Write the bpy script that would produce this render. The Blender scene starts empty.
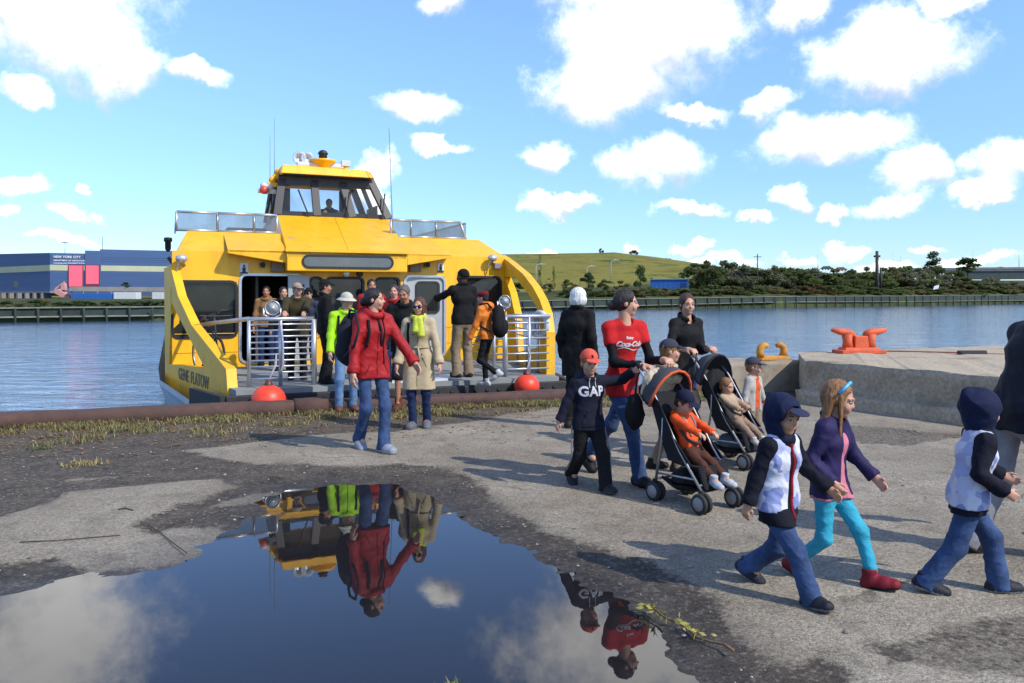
import bpy, bmesh, math, random
import numpy as np
from mathutils import Vector, Matrix, noise
from mathutils.bvhtree import BVHTree
R = math.radians
rng = random.Random(7)
sc = bpy.context.scene
COL = sc.collection

# ------------------------------------------------------------------ camera
F, YH, HC = 804.0, 297.0, 1.6          # focal length in pixels, horizon row, eye height
cam = bpy.data.cameras.new('camera')
cam.sensor_width = 36.0
cam.lens = F / 1024 * 36.0
cam.shift_y = -(341.5 - YH) / 1024
cam.clip_start, cam.clip_end = 0.05, 20000
camo = bpy.data.objects.new('camera', cam)
camo.location = (0, 0, HC)
camo.rotation_euler = (R(90), 0, 0)
COL.objects.link(camo)
sc.camera = camo

# ------------------------------------------------------------------ sky, sun, exposure
SUN_EL, SUN_AZ = 42.0, math.degrees(math.atan2(0.83, -0.56))    # azimuth from +Y towards +X
sd = Vector((math.sin(R(SUN_AZ)) * math.cos(R(SUN_EL)), math.cos(R(SUN_AZ)) * math.cos(R(SUN_EL)), math.sin(R(SUN_EL))))
sun = bpy.data.lights.new('sun', 'SUN')
sun.energy = 2.7
sun.angle = R(0.53)
sun.color = (1.0, 0.94, 0.84)
suno = bpy.data.objects.new('sun', sun)
suno.rotation_euler = (-sd).to_track_quat('-Z', 'Y').to_euler()
suno.location = (20, -15, 40)
COL.objects.link(suno)

sc.view_settings.view_transform = 'Standard'
sc.view_settings.look = 'None'
sc.view_settings.gamma = 1.0
sc.view_settings.exposure = 0.88
sc.cycles.use_denoising = True
sc.cycles.max_bounces = 8
sc.cycles.transparent_max_bounces = 16

world = bpy.data.worlds.new('World')
sc.world = world
world.use_nodes = True
def build_world():
    nt = world.node_tree
    N, L = nt.nodes, nt.links
    N.clear()
    def math_(op, a, b=None, c=None, clamp=False):
        n = N.new('ShaderNodeMath'); n.operation = op; n.use_clamp = clamp
        for i, v in enumerate((a, b, c)):
            if v is None: continue
            if hasattr(v, 'is_linked'): L.new(v, n.inputs[i])
            else: n.inputs[i].default_value = v
        return n.outputs[0]
    def vmath(op, a, b=None, c=None):
        n = N.new('ShaderNodeVectorMath'); n.operation = op
        for i, v in enumerate((a, b, c)):
            if v is None: continue
            if hasattr(v, 'is_linked'): L.new(v, n.inputs[i])
            else: n.inputs[i].default_value = v
        return n.outputs['Value'] if op in ('LENGTH', 'DOT_PRODUCT') else n.outputs[0]
    def noise_(vec, scale, detail, rough=0.55):
        n = N.new('ShaderNodeTexNoise'); n.inputs['Scale'].default_value = scale
        n.inputs['Detail'].default_value = detail; n.inputs['Roughness'].default_value = rough
        L.new(vec, n.inputs['Vector'])
        return n
    def mix(fac, a, b):
        n = N.new('ShaderNodeMix'); n.data_type = 'RGBA'
        if hasattr(fac, 'is_linked'): L.new(fac, n.inputs[0])
        else: n.inputs[0].default_value = fac
        for i, v in ((6, a), (7, b)):
            if hasattr(v, 'is_linked'): L.new(v, n.inputs[i])
            else: n.inputs[i].default_value = v
        return n.outputs[2]
    tc = N.new('ShaderNodeTexCoord')
    vec = vmath('NORMALIZE', tc.outputs['Generated'])
    sep = N.new('ShaderNodeSeparateXYZ'); L.new(vec, sep.inputs[0])
    x, y, z = sep.outputs
    az = math_('ARCTAN2', x, y)
    el = math_('ARCSINE', z)
    comb = N.new('ShaderNodeCombineXYZ'); L.new(az, comb.inputs[0]); L.new(el, comb.inputs[1])
    p = comb.outputs[0]
    n1 = noise_(p, 7.0, 6, 0.6)
    n2 = noise_(p, 26.0, 6, 0.62)
    w1 = vmath('SCALE', vmath('SUBTRACT', n1.outputs['Color'], (0.5, 0.5, 0.5))); w1.node.inputs['Scale'].default_value = 0.10
    w2 = vmath('SCALE', vmath('SUBTRACT', n2.outputs['Color'], (0.5, 0.5, 0.5))); w2.node.inputs['Scale'].default_value = 0.032
    pw = vmath('ADD', vmath('ADD', p, w1), w2)
    flat = vmath('MULTIPLY', pw, (1, 1, 0))
    blobs = [(60, 20, 120, 62), (30, -50, 170, 80), (130, 62, 52, 38), (205, 76, 48, 17), (16, 90, 38, 15), (20, 181, 46, 14), (92, 185, 9, 7),
             (78, 216, 26, 12), (8, 213, 18, 10), (440, 8, 26, 18), (412, 108, 46, 18), (436, 148, 38, 11), (372, 182, 24, 26), (388, 205, 13, 14),
             (650, 25, 112, 62), (655, -60, 190, 70), (604, 86, 78, 40), (690, 112, 50, 12), (800, 6, 40, 24), (892, 60, 96, 44), (776, 106, 30, 17),
             (838, 143, 92, 30), (920, 172, 48, 25), (550, 160, 32, 20), (655, 166, 58, 30), (560, 205, 42, 11), (690, 212, 36, 9), (792, 195, 21, 11),
             (830, 207, 22, 10), (890, 207, 46, 14), (985, 196, 44, 12), (1004, 168, 44, 28), (747, 216, 20, 9), (630, 244, 14, 8), (796, 253, 24, 7),
             (850, 242, 24, 9), (935, 243, 24, 6), (690, 250, 22, 6), (970, 260, 44, 9), (955, 4, 40, 16), (60, 245, 40, 7), (540, 255, 24, 5),
             (720, 262, 40, 6), (880, 262, 40, 6)]
    best = None; hsum = None; wsum = None
    for (bx, by, rx, ry) in blobs:
        t = (bx - 512) / F
        a0 = math.atan(t); e0 = math.atan((YH - by) / F * math.cos(a0))
        ra = rx / F * math.cos(a0) ** 2; re = ry / F * math.cos(a0)
        q = vmath('MULTIPLY_ADD', flat, (1 / ra, 1 / re, 0), (-a0 / ra, -e0 / re, 0))
        d = vmath('LENGTH', q)
        best = d if best is None else math_('MINIMUM', best, d)
        # height within the cloud, smoothly shared where clouds merge
        sy = N.new('ShaderNodeSeparateXYZ'); L.new(q, sy.inputs[0])
        wt = math_('SUBTRACT', 1.4, d, clamp=True); wt = math_('MULTIPLY', wt, wt)
        hsum = math_('MULTIPLY', wt, sy.outputs[1]) if hsum is None else math_('MULTIPLY_ADD', wt, sy.outputs[1], hsum)
        wsum = math_('ADD', wt, 0.0001 if wsum is None else wsum)
    fb = noise_(p, 20.0, 9, 0.68)
    dd = math_('ADD', best, math_('MULTIPLY', math_('SUBTRACT', fb.outputs[0], 0.5), 1.15))
    mr = N.new('ShaderNodeMapRange'); mr.interpolation_type = 'SMOOTHSTEP'
    L.new(dd, mr.inputs[0]); mr.inputs[1].default_value = 1.08; mr.inputs[2].default_value = 0.30
    mr.inputs[3].default_value = 0.0; mr.inputs[4].default_value = 1.0
    front = mr.outputs[0]
    # the rest of the sky: the same fair-weather cumulus, from noise on a flat layer
    zc = math_('MAXIMUM', z, 0.06)
    lay = vmath('DIVIDE', vec, vmath('MULTIPLY', (1, 1, 1), (1, 1, 1)))
    cz = N.new('ShaderNodeCombineXYZ')
    L.new(math_('DIVIDE', x, zc), cz.inputs[0]); L.new(math_('DIVIDE', y, zc), cz.inputs[1])
    nn = noise_(cz.outputs[0], 0.9, 8, 0.58)
    mr2 = N.new('ShaderNodeMapRange'); mr2.interpolation_type = 'SMOOTHSTEP'
    L.new(nn.outputs[0], mr2.inputs[0]); mr2.inputs[1].default_value = 0.55; mr2.inputs[2].default_value = 0.66
    outm = N.new('ShaderNodeMapRange'); outm.interpolation_type = 'SMOOTHSTEP'
    L.new(math_('ADD', math_('ABSOLUTE', az), math_('MULTIPLY', math_('SUBTRACT', el, 0.42), math_('GREATER_THAN', el, 0.42))), outm.inputs[0])
    outm.inputs[1].default_value = 0.66; outm.inputs[2].default_value = 0.85
    high = N.new('ShaderNodeMapRange'); high.interpolation_type = 'SMOOTHSTEP'
    L.new(el, high.inputs[0]); high.inputs[1].default_value = 0.52; high.inputs[2].default_value = 0.7
    side = math_('MAXIMUM', outm.outputs[0], high.outputs[0])
    back = math_('MULTIPLY', mr2.outputs[0], side)
    low = N.new('ShaderNodeMapRange'); L.new(el, low.inputs[0]); low.inputs[1].default_value = 0.0; low.inputs[2].default_value = 0.03
    cov = math_('MULTIPLY', math_('MAXIMUM', front, back), math_('MULTIPLY', low.outputs[0], 0.97))
    sky = N.new('ShaderNodeTexSky'); sky.sky_type = 'NISHITA'; sky.sun_disc = False
    sky.sun_elevation = R(SUN_EL); sky.sun_rotation = R(SUN_AZ)
    sky.altitude = 0; sky.air_density = 1.0; sky.dust_density = 0.15; sky.ozone_density = 2.2
    # sunlit tops bright, flat bases a little grey, broken up by puffs
    na_ = noise_(p, 13.0, 6, 0.6)
    hgt_ = math_('MULTIPLY_ADD', math_('SUBTRACT', na_.outputs[0], 0.5), 2.6, math_('DIVIDE', hsum, wsum))
    shade = N.new('ShaderNodeMapRange'); shade.interpolation_type = 'SMOOTHSTEP'; L.new(hgt_, shade.inputs[0])
    shade.inputs[1].default_value = -1.05; shade.inputs[2].default_value = 0.35
    cl = mix(shade.outputs[0], (2.75, 2.85, 3.1, 1), (8.5, 8.4, 8.2, 1))
    hz = N.new('ShaderNodeMapRange'); hz.interpolation_type = 'SMOOTHSTEP'; L.new(el, hz.inputs[0]); hz.inputs[1].default_value = -0.02; hz.inputs[2].default_value = 0.42
    clear = N.new('ShaderNodeMix'); clear.data_type = 'RGBA'; clear.blend_type = 'MULTIPLY'; clear.inputs[0].default_value = 1.0
    L.new(sky.outputs[0], clear.inputs[6]); L.new(mix(hz.outputs[0], (0.40, 0.515, 0.70, 1), (0.74, 0.86, 1.08, 1)), clear.inputs[7])
    bg = N.new('ShaderNodeBackground'); bg.inputs[1].default_value = 0.15
    L.new(mix(cov, clear.outputs[2], cl), bg.inputs[0])
    out = N.new('ShaderNodeOutputWorld'); L.new(bg.outputs[0], out.inputs[0])
build_world()
world.cycles.sampling_method = 'MANUAL'; world.cycles.sample_map_resolution = 512

# ------------------------------------------------------------------ pixels to places
def gp(x, y, z=0.0):                     # where the ray of a pixel meets the level z
    d = F * (HC - z) / (y - YH)
    return Vector(((x - 512) / F * d, d, z))
def at(x, y, d):                         # a point at depth d
    return Vector(((x - 512) / F * d, d, HC - (y - YH) / F * d))

# ------------------------------------------------------------------ materials
MATS = {}
def lin(c):
    return tuple(((v / 255) / 12.92 if v / 255 <= 0.04045 else ((v / 255 + 0.055) / 1.055) ** 2.4) for v in c)
def mat(name, c, rough=0.6, metal=0.0, var=0.12, vscale=6.0, bump=0.0, bscale=60.0, dirt=None, dscale=3.0, damt=0.35, coat=0.0, stretch=(1, 1, 1), spec=0.5, rand=0.0):
    if name in MATS: return MATS[name]
    m = bpy.data.materials.new(name); m.use_nodes = True
    nt = m.node_tree; N, L = nt.nodes, nt.links
    b = N['Principled BSDF']
    b.inputs['Roughness'].default_value = rough; b.inputs['Metallic'].default_value = metal
    b.inputs['Specular IOR Level'].default_value = spec
    if coat: b.inputs['Coat Weight'].default_value = coat; b.inputs['Coat Roughness'].default_value = 0.1
    tc = N.new('ShaderNodeTexCoord')
    mp = N.new('ShaderNodeMapping'); mp.inputs['Scale'].default_value = stretch
    L.new(tc.outputs['Object'], mp.inputs[0])
    n = N.new('ShaderNodeTexNoise'); n.inputs['Scale'].default_value = vscale; n.inputs['Detail'].default_value = 6
    n.inputs['Roughness'].default_value = 0.6
    L.new(mp.outputs[0], n.inputs['Vector'])
    mx = N.new('ShaderNodeMix'); mx.data_type = 'RGBA'
    lo = tuple(max(0, v * (1 - var)) for v in c[:3]) + (1,); hi = tuple(min(1, v * (1 + var)) for v in c[:3]) + (1,)
    mx.inputs[6].default_value = lo; mx.inputs[7].default_value = hi
    mr = N.new('ShaderNodeMapRange'); mr.inputs[1].default_value = 0.3; mr.inputs[2].default_value = 0.7
    L.new(n.outputs[0], mr.inputs[0]); L.new(mr.outputs[0], mx.inputs[0])
    colr = mx.outputs[2]
    if rand:
        oi = N.new('ShaderNodeObjectInfo')
        hsv = N.new('ShaderNodeHueSaturation')
        mr2 = N.new('ShaderNodeMapRange'); L.new(oi.outputs['Random'], mr2.inputs[0])
        mr2.inputs[3].default_value = 1 - rand; mr2.inputs[4].default_value = 1 + rand
        L.new(mr2.outputs[0], hsv.inputs['Value']); L.new(colr, hsv.inputs['Color']); colr = hsv.outputs[0]
    if dirt:
        n3 = N.new('ShaderNodeTexNoise'); n3.inputs['Scale'].default_value = dscale; n3.inputs['Detail'].default_value = 9; n3.inputs['Roughness'].default_value = 0.7
        L.new(mp.outputs[0], n3.inputs['Vector'])
        r3 = N.new('ShaderNodeMapRange'); r3.inputs[1].default_value = 0.52; r3.inputs[2].default_value = 0.72; r3.inputs[4].default_value = damt * 2
        L.new(n3.outputs[0], r3.inputs[0])
        m3 = N.new('ShaderNodeMix'); m3.data_type = 'RGBA'; m3.clamp_factor = True
        L.new(r3.outputs[0], m3.inputs[0]); L.new(colr, m3.inputs[6]); m3.inputs[7].default_value = tuple(dirt) + (1,)
        colr = m3.outputs[2]
    L.new(colr, b.inputs['Base Color'])
    if bump:
        n2 = N.new('ShaderNodeTexNoise'); n2.inputs['Scale'].default_value = bscale; n2.inputs['Detail'].default_value = 4
        L.new(mp.outputs[0], n2.inputs['Vector'])
        bp = N.new('ShaderNodeBump'); bp.inputs['Strength'].default_value = bump; bp.inputs['Distance'].default_value = 0.01
        L.new(n2.outputs[0], bp.inputs['Height']); L.new(bp.outputs[0], b.inputs['Normal'])
    MATS[name] = m
    return m
def cloth(name, rgb, rough=0.85, var=0.16):
    return mat('cloth_' + name, tuple(0.68 * q for q in lin(rgb)), rough, 0, var, 9, 0.35, 130, spec=0.25)
def glass_mat(name, tint, alpha, rough=0.03):
    if name in MATS: return MATS[name]
    m = bpy.data.materials.new(name); m.use_nodes = True
    nt = m.node_tree; N, L = nt.nodes, nt.links
    b = N['Principled BSDF']; b.inputs['Base Color'].default_value = tint + (1,)
    b.inputs['Roughness'].default_value = rough; b.inputs['IOR'].default_value = 1.5
    tr = N.new('ShaderNodeBsdfTransparent'); mx = N.new('ShaderNodeMixShader')
    n = N.new('ShaderNodeTexNoise'); n.inputs['Scale'].default_value = 2.5; n.inputs['Detail'].default_value = 5
    tcn = N.new('ShaderNodeTexCoord'); L.new(tcn.outputs['Object'], n.inputs['Vector'])
    mr = N.new('ShaderNodeMapRange'); mr.inputs[1].default_value = 0.35; mr.inputs[2].default_value = 0.7
    mr.inputs[3].default_value = max(0, alpha - 0.1); mr.inputs[4].default_value = min(1, alpha + 0.1)
    L.new(n.outputs[0], mr.inputs[0]); L.new(mr.outputs[0], mx.inputs[0])
    L.new(tr.outputs[0], mx.inputs[1]); L.new(b.outputs[0], mx.inputs[2])
    L.new(mx.outputs[0], N['Material Output'].inputs[0])
    MATS[name] = m
    return m

# ------------------------------------------------------------------ objects
def tag(o, label=None, cat=None, group=None, kind=None):
    if label: o['label'] = label
    if cat: o['category'] = cat
    if group: o['group'] = group
    if kind: o['kind'] = kind
    return o
def empty(name, loc=(0, 0, 0), rz=0.0, label=None, cat=None, group=None):
    o = bpy.data.objects.new(name, None); COL.objects.link(o)
    o.empty_display_size = 0.1
    o.location = loc; o.rotation_euler = (0, 0, rz)
    return tag(o, label, cat, group)
def link(name, me, parent=None):
    o = bpy.data.objects.new(name, me); COL.objects.link(o)
    if parent is not None: o.parent = parent
    return o
def raw(name, v, f, m, parent=None, smooth=False, mi=None):
    me = bpy.data.meshes.new(name)
    v = np.asarray(v, dtype=np.float32)
    if isinstance(f, np.ndarray):
        k = f.shape[1]
        me.vertices.add(len(v)); me.vertices.foreach_set('co', v.ravel())
        me.loops.add(f.size); me.loops.foreach_set('vertex_index', f.ravel().astype(np.int32))
        me.polygons.add(len(f))
        me.polygons.foreach_set('loop_start', np.arange(0, f.size, k, dtype=np.int32))
        me.update(calc_edges=True)
    else:
        me.from_pydata([tuple(map(float, q)) for q in v], [], f)
    for q in (m if isinstance(m, (list, tuple)) else [m]): me.materials.append(q)
    if mi is not None: me.polygons.foreach_set('material_index', np.asarray(mi, dtype=np.int32))
    if smooth: me.polygons.foreach_set('use_smooth', np.ones(len(me.polygons), dtype=bool))
    me.validate(); me.update()
    return link(name, me, parent)

class MB:
    """collects shapes, then links them as one mesh object"""
    def __init__(s): s.v = []; s.f = []; s.m = []; s.s = []
    def add(s, vs, fs, mi=0, smooth=False):
        o = len(s.v); s.v += [tuple(q) for q in vs]
        for f in fs: s.f.append(tuple(i + o for i in f)); s.m.append(mi); s.s.append(smooth)
        return s
    def box(s, lo, hi, mi=0, M=None, taper=1.0):
        x0, y0, z0 = lo; x1, y1, z1 = hi
        cx, cy = (x0 + x1) / 2, (y0 + y1) / 2
        t = lambda x, c: c + (x - c) * taper
        vs = [(x0, y0, z0), (x1, y0, z0), (x1, y1, z0), (x0, y1, z0), (t(x0, cx), t(y0, cy), z1), (t(x1, cx), t(y0, cy), z1), (t(x1, cx), t(y1, cy), z1), (t(x0, cx), t(y1, cy), z1)]
        if M is not None: vs = [M @ Vector(q) for q in vs]
        return s.add(vs, [(0, 3, 2, 1), (4, 5, 6, 7), (0, 1, 5, 4), (1, 2, 6, 5), (2, 3, 7, 6), (3, 0, 4, 7)], mi)
    def tube(s, pts, r, n=8, mi=0, closed=False, r2=None):
        pts = [Vector(p) for p in pts]; k = len(pts)
        vs = []; fs = []
        for i, p in enumerate(pts):
            a = pts[i - 1] if (i > 0 or closed) else p
            b = pts[(i + 1) % k] if (i < k - 1 or closed) else p
            t = (b - a).normalized() if (b - a).length > 1e-9 else Vector((0, 0, 1))
            if i == 0: u = t.orthogonal().normalized()
            else:
                u = u - t * u.dot(t)
                u = u.normalized() if u.length > 1e-6 else t.orthogonal().normalized()
            w = t.cross(u)
            rr = r[i] if isinstance(r, (list, tuple)) else (r if r2 is None else r + (r2 - r) * i / max(1, k - 1))
            for j in range(n):
                q = 2 * math.pi * j / n
                vs.append(p + u * (math.cos(q) * rr) + w * (math.sin(q) * rr))
        for i in range(k if closed else k - 1):
            for j in range(n):
                a = i * n + j; b = i * n + (j + 1) % n; i2 = ((i + 1) % k) * n
                fs.append((a, b, i2 + (j + 1) % n, i2 + j))
        if not closed:
            fs.append(tuple(reversed(range(n)))); fs.append(tuple(range((k - 1) * n, k * n)))
        return s.add(vs, fs, mi, True)
    def lathe(s, prof, n=16, mi=0, M=None, smooth=True):
        vs = []; fs = []
        for (r, z) in prof:
            for j in range(n):
                q = 2 * math.pi * j / n; vs.append(Vector((r * math.cos(q), r * math.sin(q), z)))
        if M is not None: vs = [M @ q for q in vs]
        for i in range(len(prof) - 1):
            for j in range(n):
                a = i * n + j; b = i * n + (j + 1) % n
                fs.append((a, b, b + n, a + n))
        fs.append(tuple(reversed(range(n)))); fs.append(tuple(range((len(prof) - 1) * n, len(prof) * n)))
        return s.add(vs, fs, mi, smooth)
    def ball(s, c, r, mi=0, nu=14, nv=9):
        r = (r, r, r) if not isinstance(r, (tuple, list)) else r
        vs = []; fs = []
        for i in range(nv + 1):
            t = math.pi * i / nv
            for j in range(nu):
                q = 2 * math.pi * j / nu
                vs.append((c[0] + r[0] * math.sin(t) * math.cos(q), c[1] + r[1] * math.sin(t) * math.sin(q), c[2] + r[2] * math.cos(t)))
        for i in range(nv):
            for j in range(nu):
                a = i * nu + j; b = i * nu + (j + 1) % nu
                fs.append((a, a + nu, b + nu, b))
        return s.add(vs, fs, mi, True)
    def prism(s, poly, off, mi=0):
        """a closed outline of 3-D points pushed along off"""
        n = len(poly); off = Vector(off)
        a = [Vector(p) for p in poly]; b = [p + off for p in a]
        fs = [tuple(range(n)), tuple(reversed(range(n, 2 * n)))] + [(i, i + n, (i + 1) % n + n, (i + 1) % n) for i in range(n)]
        return s.add(a + b, fs, mi)
    def torus(s, c, ax, rad, r, n=24, k=8, mi=0):
        ax = Vector(ax).normalized(); u = ax.orthogonal().normalized(); w = ax.cross(u)
        return s.tube([Vector(c) + u * (rad * math.cos(2 * math.pi * i / n)) + w * (rad * math.sin(2 * math.pi * i / n)) for i in range(n)], r, k, mi, closed=True)
    def build(s, name, m, parent=None, fixn=True, bevel=0.0):
        me = bpy.data.meshes.new(name)
        me.from_pydata([tuple(q) for q in s.v], [], s.f)
        for q in (m if isinstance(m, (list, tuple)) else [m]): me.materials.append(q)
        me.polygons.foreach_set('material_index', s.m); me.polygons.foreach_set('use_smooth', s.s)
        if fixn or bevel:
            bm = bmesh.new(); bm.from_mesh(me)
            if bevel:
                bmesh.ops.remove_doubles(bm, verts=bm.verts, dist=1e-5)
                es = [e for e in bm.edges if len(e.link_faces) == 2 and e.calc_face_angle(0) > 0.6]
                bmesh.ops.bevel(bm, geom=es, offset=bevel, segments=2, affect='EDGES', profile=0.6)
            bmesh.ops.recalc_face_normals(bm, faces=bm.faces)
            bm.to_mesh(me); bm.free()
        me.validate(); me.update()
        return link(name, me, parent)

def text_mesh(body, size, shear=0.0, bold=0.0, extrude=0.0, align='CENTER', spacing=1.0):
    cu = bpy.data.curves.new('lettering', 'FONT')
    cu.body = body; cu.size = size; cu.shear = shear; cu.offset = bold; cu.extrude = extrude
    cu.align_x = align; cu.align_y = 'CENTER'; cu.space_character = spacing; cu.resolution_u = 3
    o = bpy.data.objects.new('lettering', cu); COL.objects.link(o)
    dg = bpy.context.evaluated_depsgraph_get(); dg.update()
    me = bpy.data.meshes.new_from_object(o.evaluated_get(dg))
    bpy.data.objects.remove(o); bpy.data.curves.remove(cu)
    return me
def set_mat(me, m):
    me.materials.clear(); me.materials.append(m)

def copy_tree(o, parent=None):
    c = o.copy(); COL.objects.link(c)
    if parent is not None: c.parent = parent
    for ch in [q for q in bpy.data.objects if q.parent == o]: copy_tree(ch, c)
    return c
# ------------------------------------------------------------------ the quay: one sheet with its puddle basin
def yq(x): return 9.9 + (x + 6.3) * 0.3689          # the quay edge
QD = Vector((1, 0.3689, 0)).normalized(); QN = Vector((-QD.y, QD.x, 0))
def poly_w(px): return np.array([gp(x, y)[:2] for x, y in px])
def sdist(P, poly):
    """signed distance of points to an outline, negative inside"""
    d = np.full(len(P), 1e9); ins = np.zeros(len(P), bool)
    n = len(poly)
    for i in range(n):
        a = poly[i]; b = poly[(i + 1) % n]; ba = b - a
        t = np.clip(((P - a) @ ba) / (ba @ ba + 1e-12), 0, 1)
        d = np.minimum(d, np.linalg.norm(P - a - t[:, None] * ba, axis=1))
        c = ((a[1] > P[:, 1]) != (b[1] > P[:, 1])) & (P[:, 0] < (b[0] - a[0]) * (P[:, 1] - a[1]) / (b[1] - a[1] + 1e-12) + a[0])
        ins ^= c
    return np.where(ins, -d, d)
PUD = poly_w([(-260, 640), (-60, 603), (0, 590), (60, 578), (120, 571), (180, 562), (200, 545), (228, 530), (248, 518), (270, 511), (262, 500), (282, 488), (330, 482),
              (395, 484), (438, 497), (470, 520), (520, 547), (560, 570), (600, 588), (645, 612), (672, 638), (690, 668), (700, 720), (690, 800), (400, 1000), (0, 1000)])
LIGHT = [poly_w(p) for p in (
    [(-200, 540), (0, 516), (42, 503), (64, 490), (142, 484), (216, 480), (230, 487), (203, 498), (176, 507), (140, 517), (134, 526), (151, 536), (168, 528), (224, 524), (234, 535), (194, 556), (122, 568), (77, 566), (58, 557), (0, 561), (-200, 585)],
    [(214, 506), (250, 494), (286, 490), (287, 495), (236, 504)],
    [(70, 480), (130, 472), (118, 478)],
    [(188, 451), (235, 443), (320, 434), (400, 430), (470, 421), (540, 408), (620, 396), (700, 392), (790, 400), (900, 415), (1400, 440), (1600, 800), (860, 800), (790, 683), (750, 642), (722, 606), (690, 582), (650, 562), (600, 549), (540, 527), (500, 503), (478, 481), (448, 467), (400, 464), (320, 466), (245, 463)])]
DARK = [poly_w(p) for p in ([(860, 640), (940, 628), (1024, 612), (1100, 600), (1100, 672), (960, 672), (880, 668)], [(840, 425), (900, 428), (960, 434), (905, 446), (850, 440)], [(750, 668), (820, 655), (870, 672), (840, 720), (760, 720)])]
def nz(P, s, o=0): return np.array([noise.fractal((p[0] * s + o, p[1] * s - o, o), 0.9, 2.1, 4) for p in P])
xs = np.concatenate([[-25, -20, -16, -13, -11, -9.5, -8.5], np.arange(-7.6, 7.6, 0.055), [8, 9, 10, 12, 15, 20, 30, 40]])
vv = np.concatenate([np.linspace(0, 0.45, 130)[:-1], np.linspace(0.45, 1, 110)])
rows = []
for y in (-60, -25, -10, -4, 0, 1.5): rows.append(np.stack([xs, np.full(len(xs), float(y))], 1))
for v in vv: rows.append(np.stack([xs, 2.4 + (np.array([yq(x) for x in xs]) - 2.4) * v], 1))
G = np.concatenate(rows); nr, ncol = len(rows), len(xs)
near = (G[:, 1] > 1.4) & (np.abs(G[:, 0]) < 9.6)
w1 = np.zeros(len(G)); w2 = np.zeros(len(G)); w1[near] = nz(G[near], 1.3, 3.1); w2[near] = nz(G[near], 5.0, 7.7)
sp = sdist(G, PUD)
sl = np.min([sdist(G, q) for q in LIGHT], axis=0)
sk = np.min([sdist(G, q) for q in DARK], axis=0)
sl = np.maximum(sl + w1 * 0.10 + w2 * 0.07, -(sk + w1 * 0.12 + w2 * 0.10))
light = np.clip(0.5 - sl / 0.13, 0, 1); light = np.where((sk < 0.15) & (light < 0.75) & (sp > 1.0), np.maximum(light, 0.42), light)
wet = np.clip(1 - (sp + w1 * 0.15) / 0.55, 0, 1)
edge = np.clip(1 - 0.7 * (np.array([yq(x) for x in G[:, 0]]) - G[:, 1] - 0.2 + w1 * 0.5) / 1.5, 0, 1) * (G[:, 0] < 3)
zz = -0.013 * (1 - light) + w1 * 0.004 + w2 * 0.003 * (1.5 - light)
bas = -0.02 + np.where(sp > 0, sp * 0.05, sp * 0.08) + w2 * 0.007
zz = np.where(sp < 0.6, np.minimum(zz, bas), zz); zz = np.maximum(zz, -0.09)
fq = np.arange((nr - 1) * ncol).reshape(nr - 1, ncol)[:, :-1].ravel()
quads = np.stack([fq, fq + 1, fq + ncol + 1, fq + ncol], 1)

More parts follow.
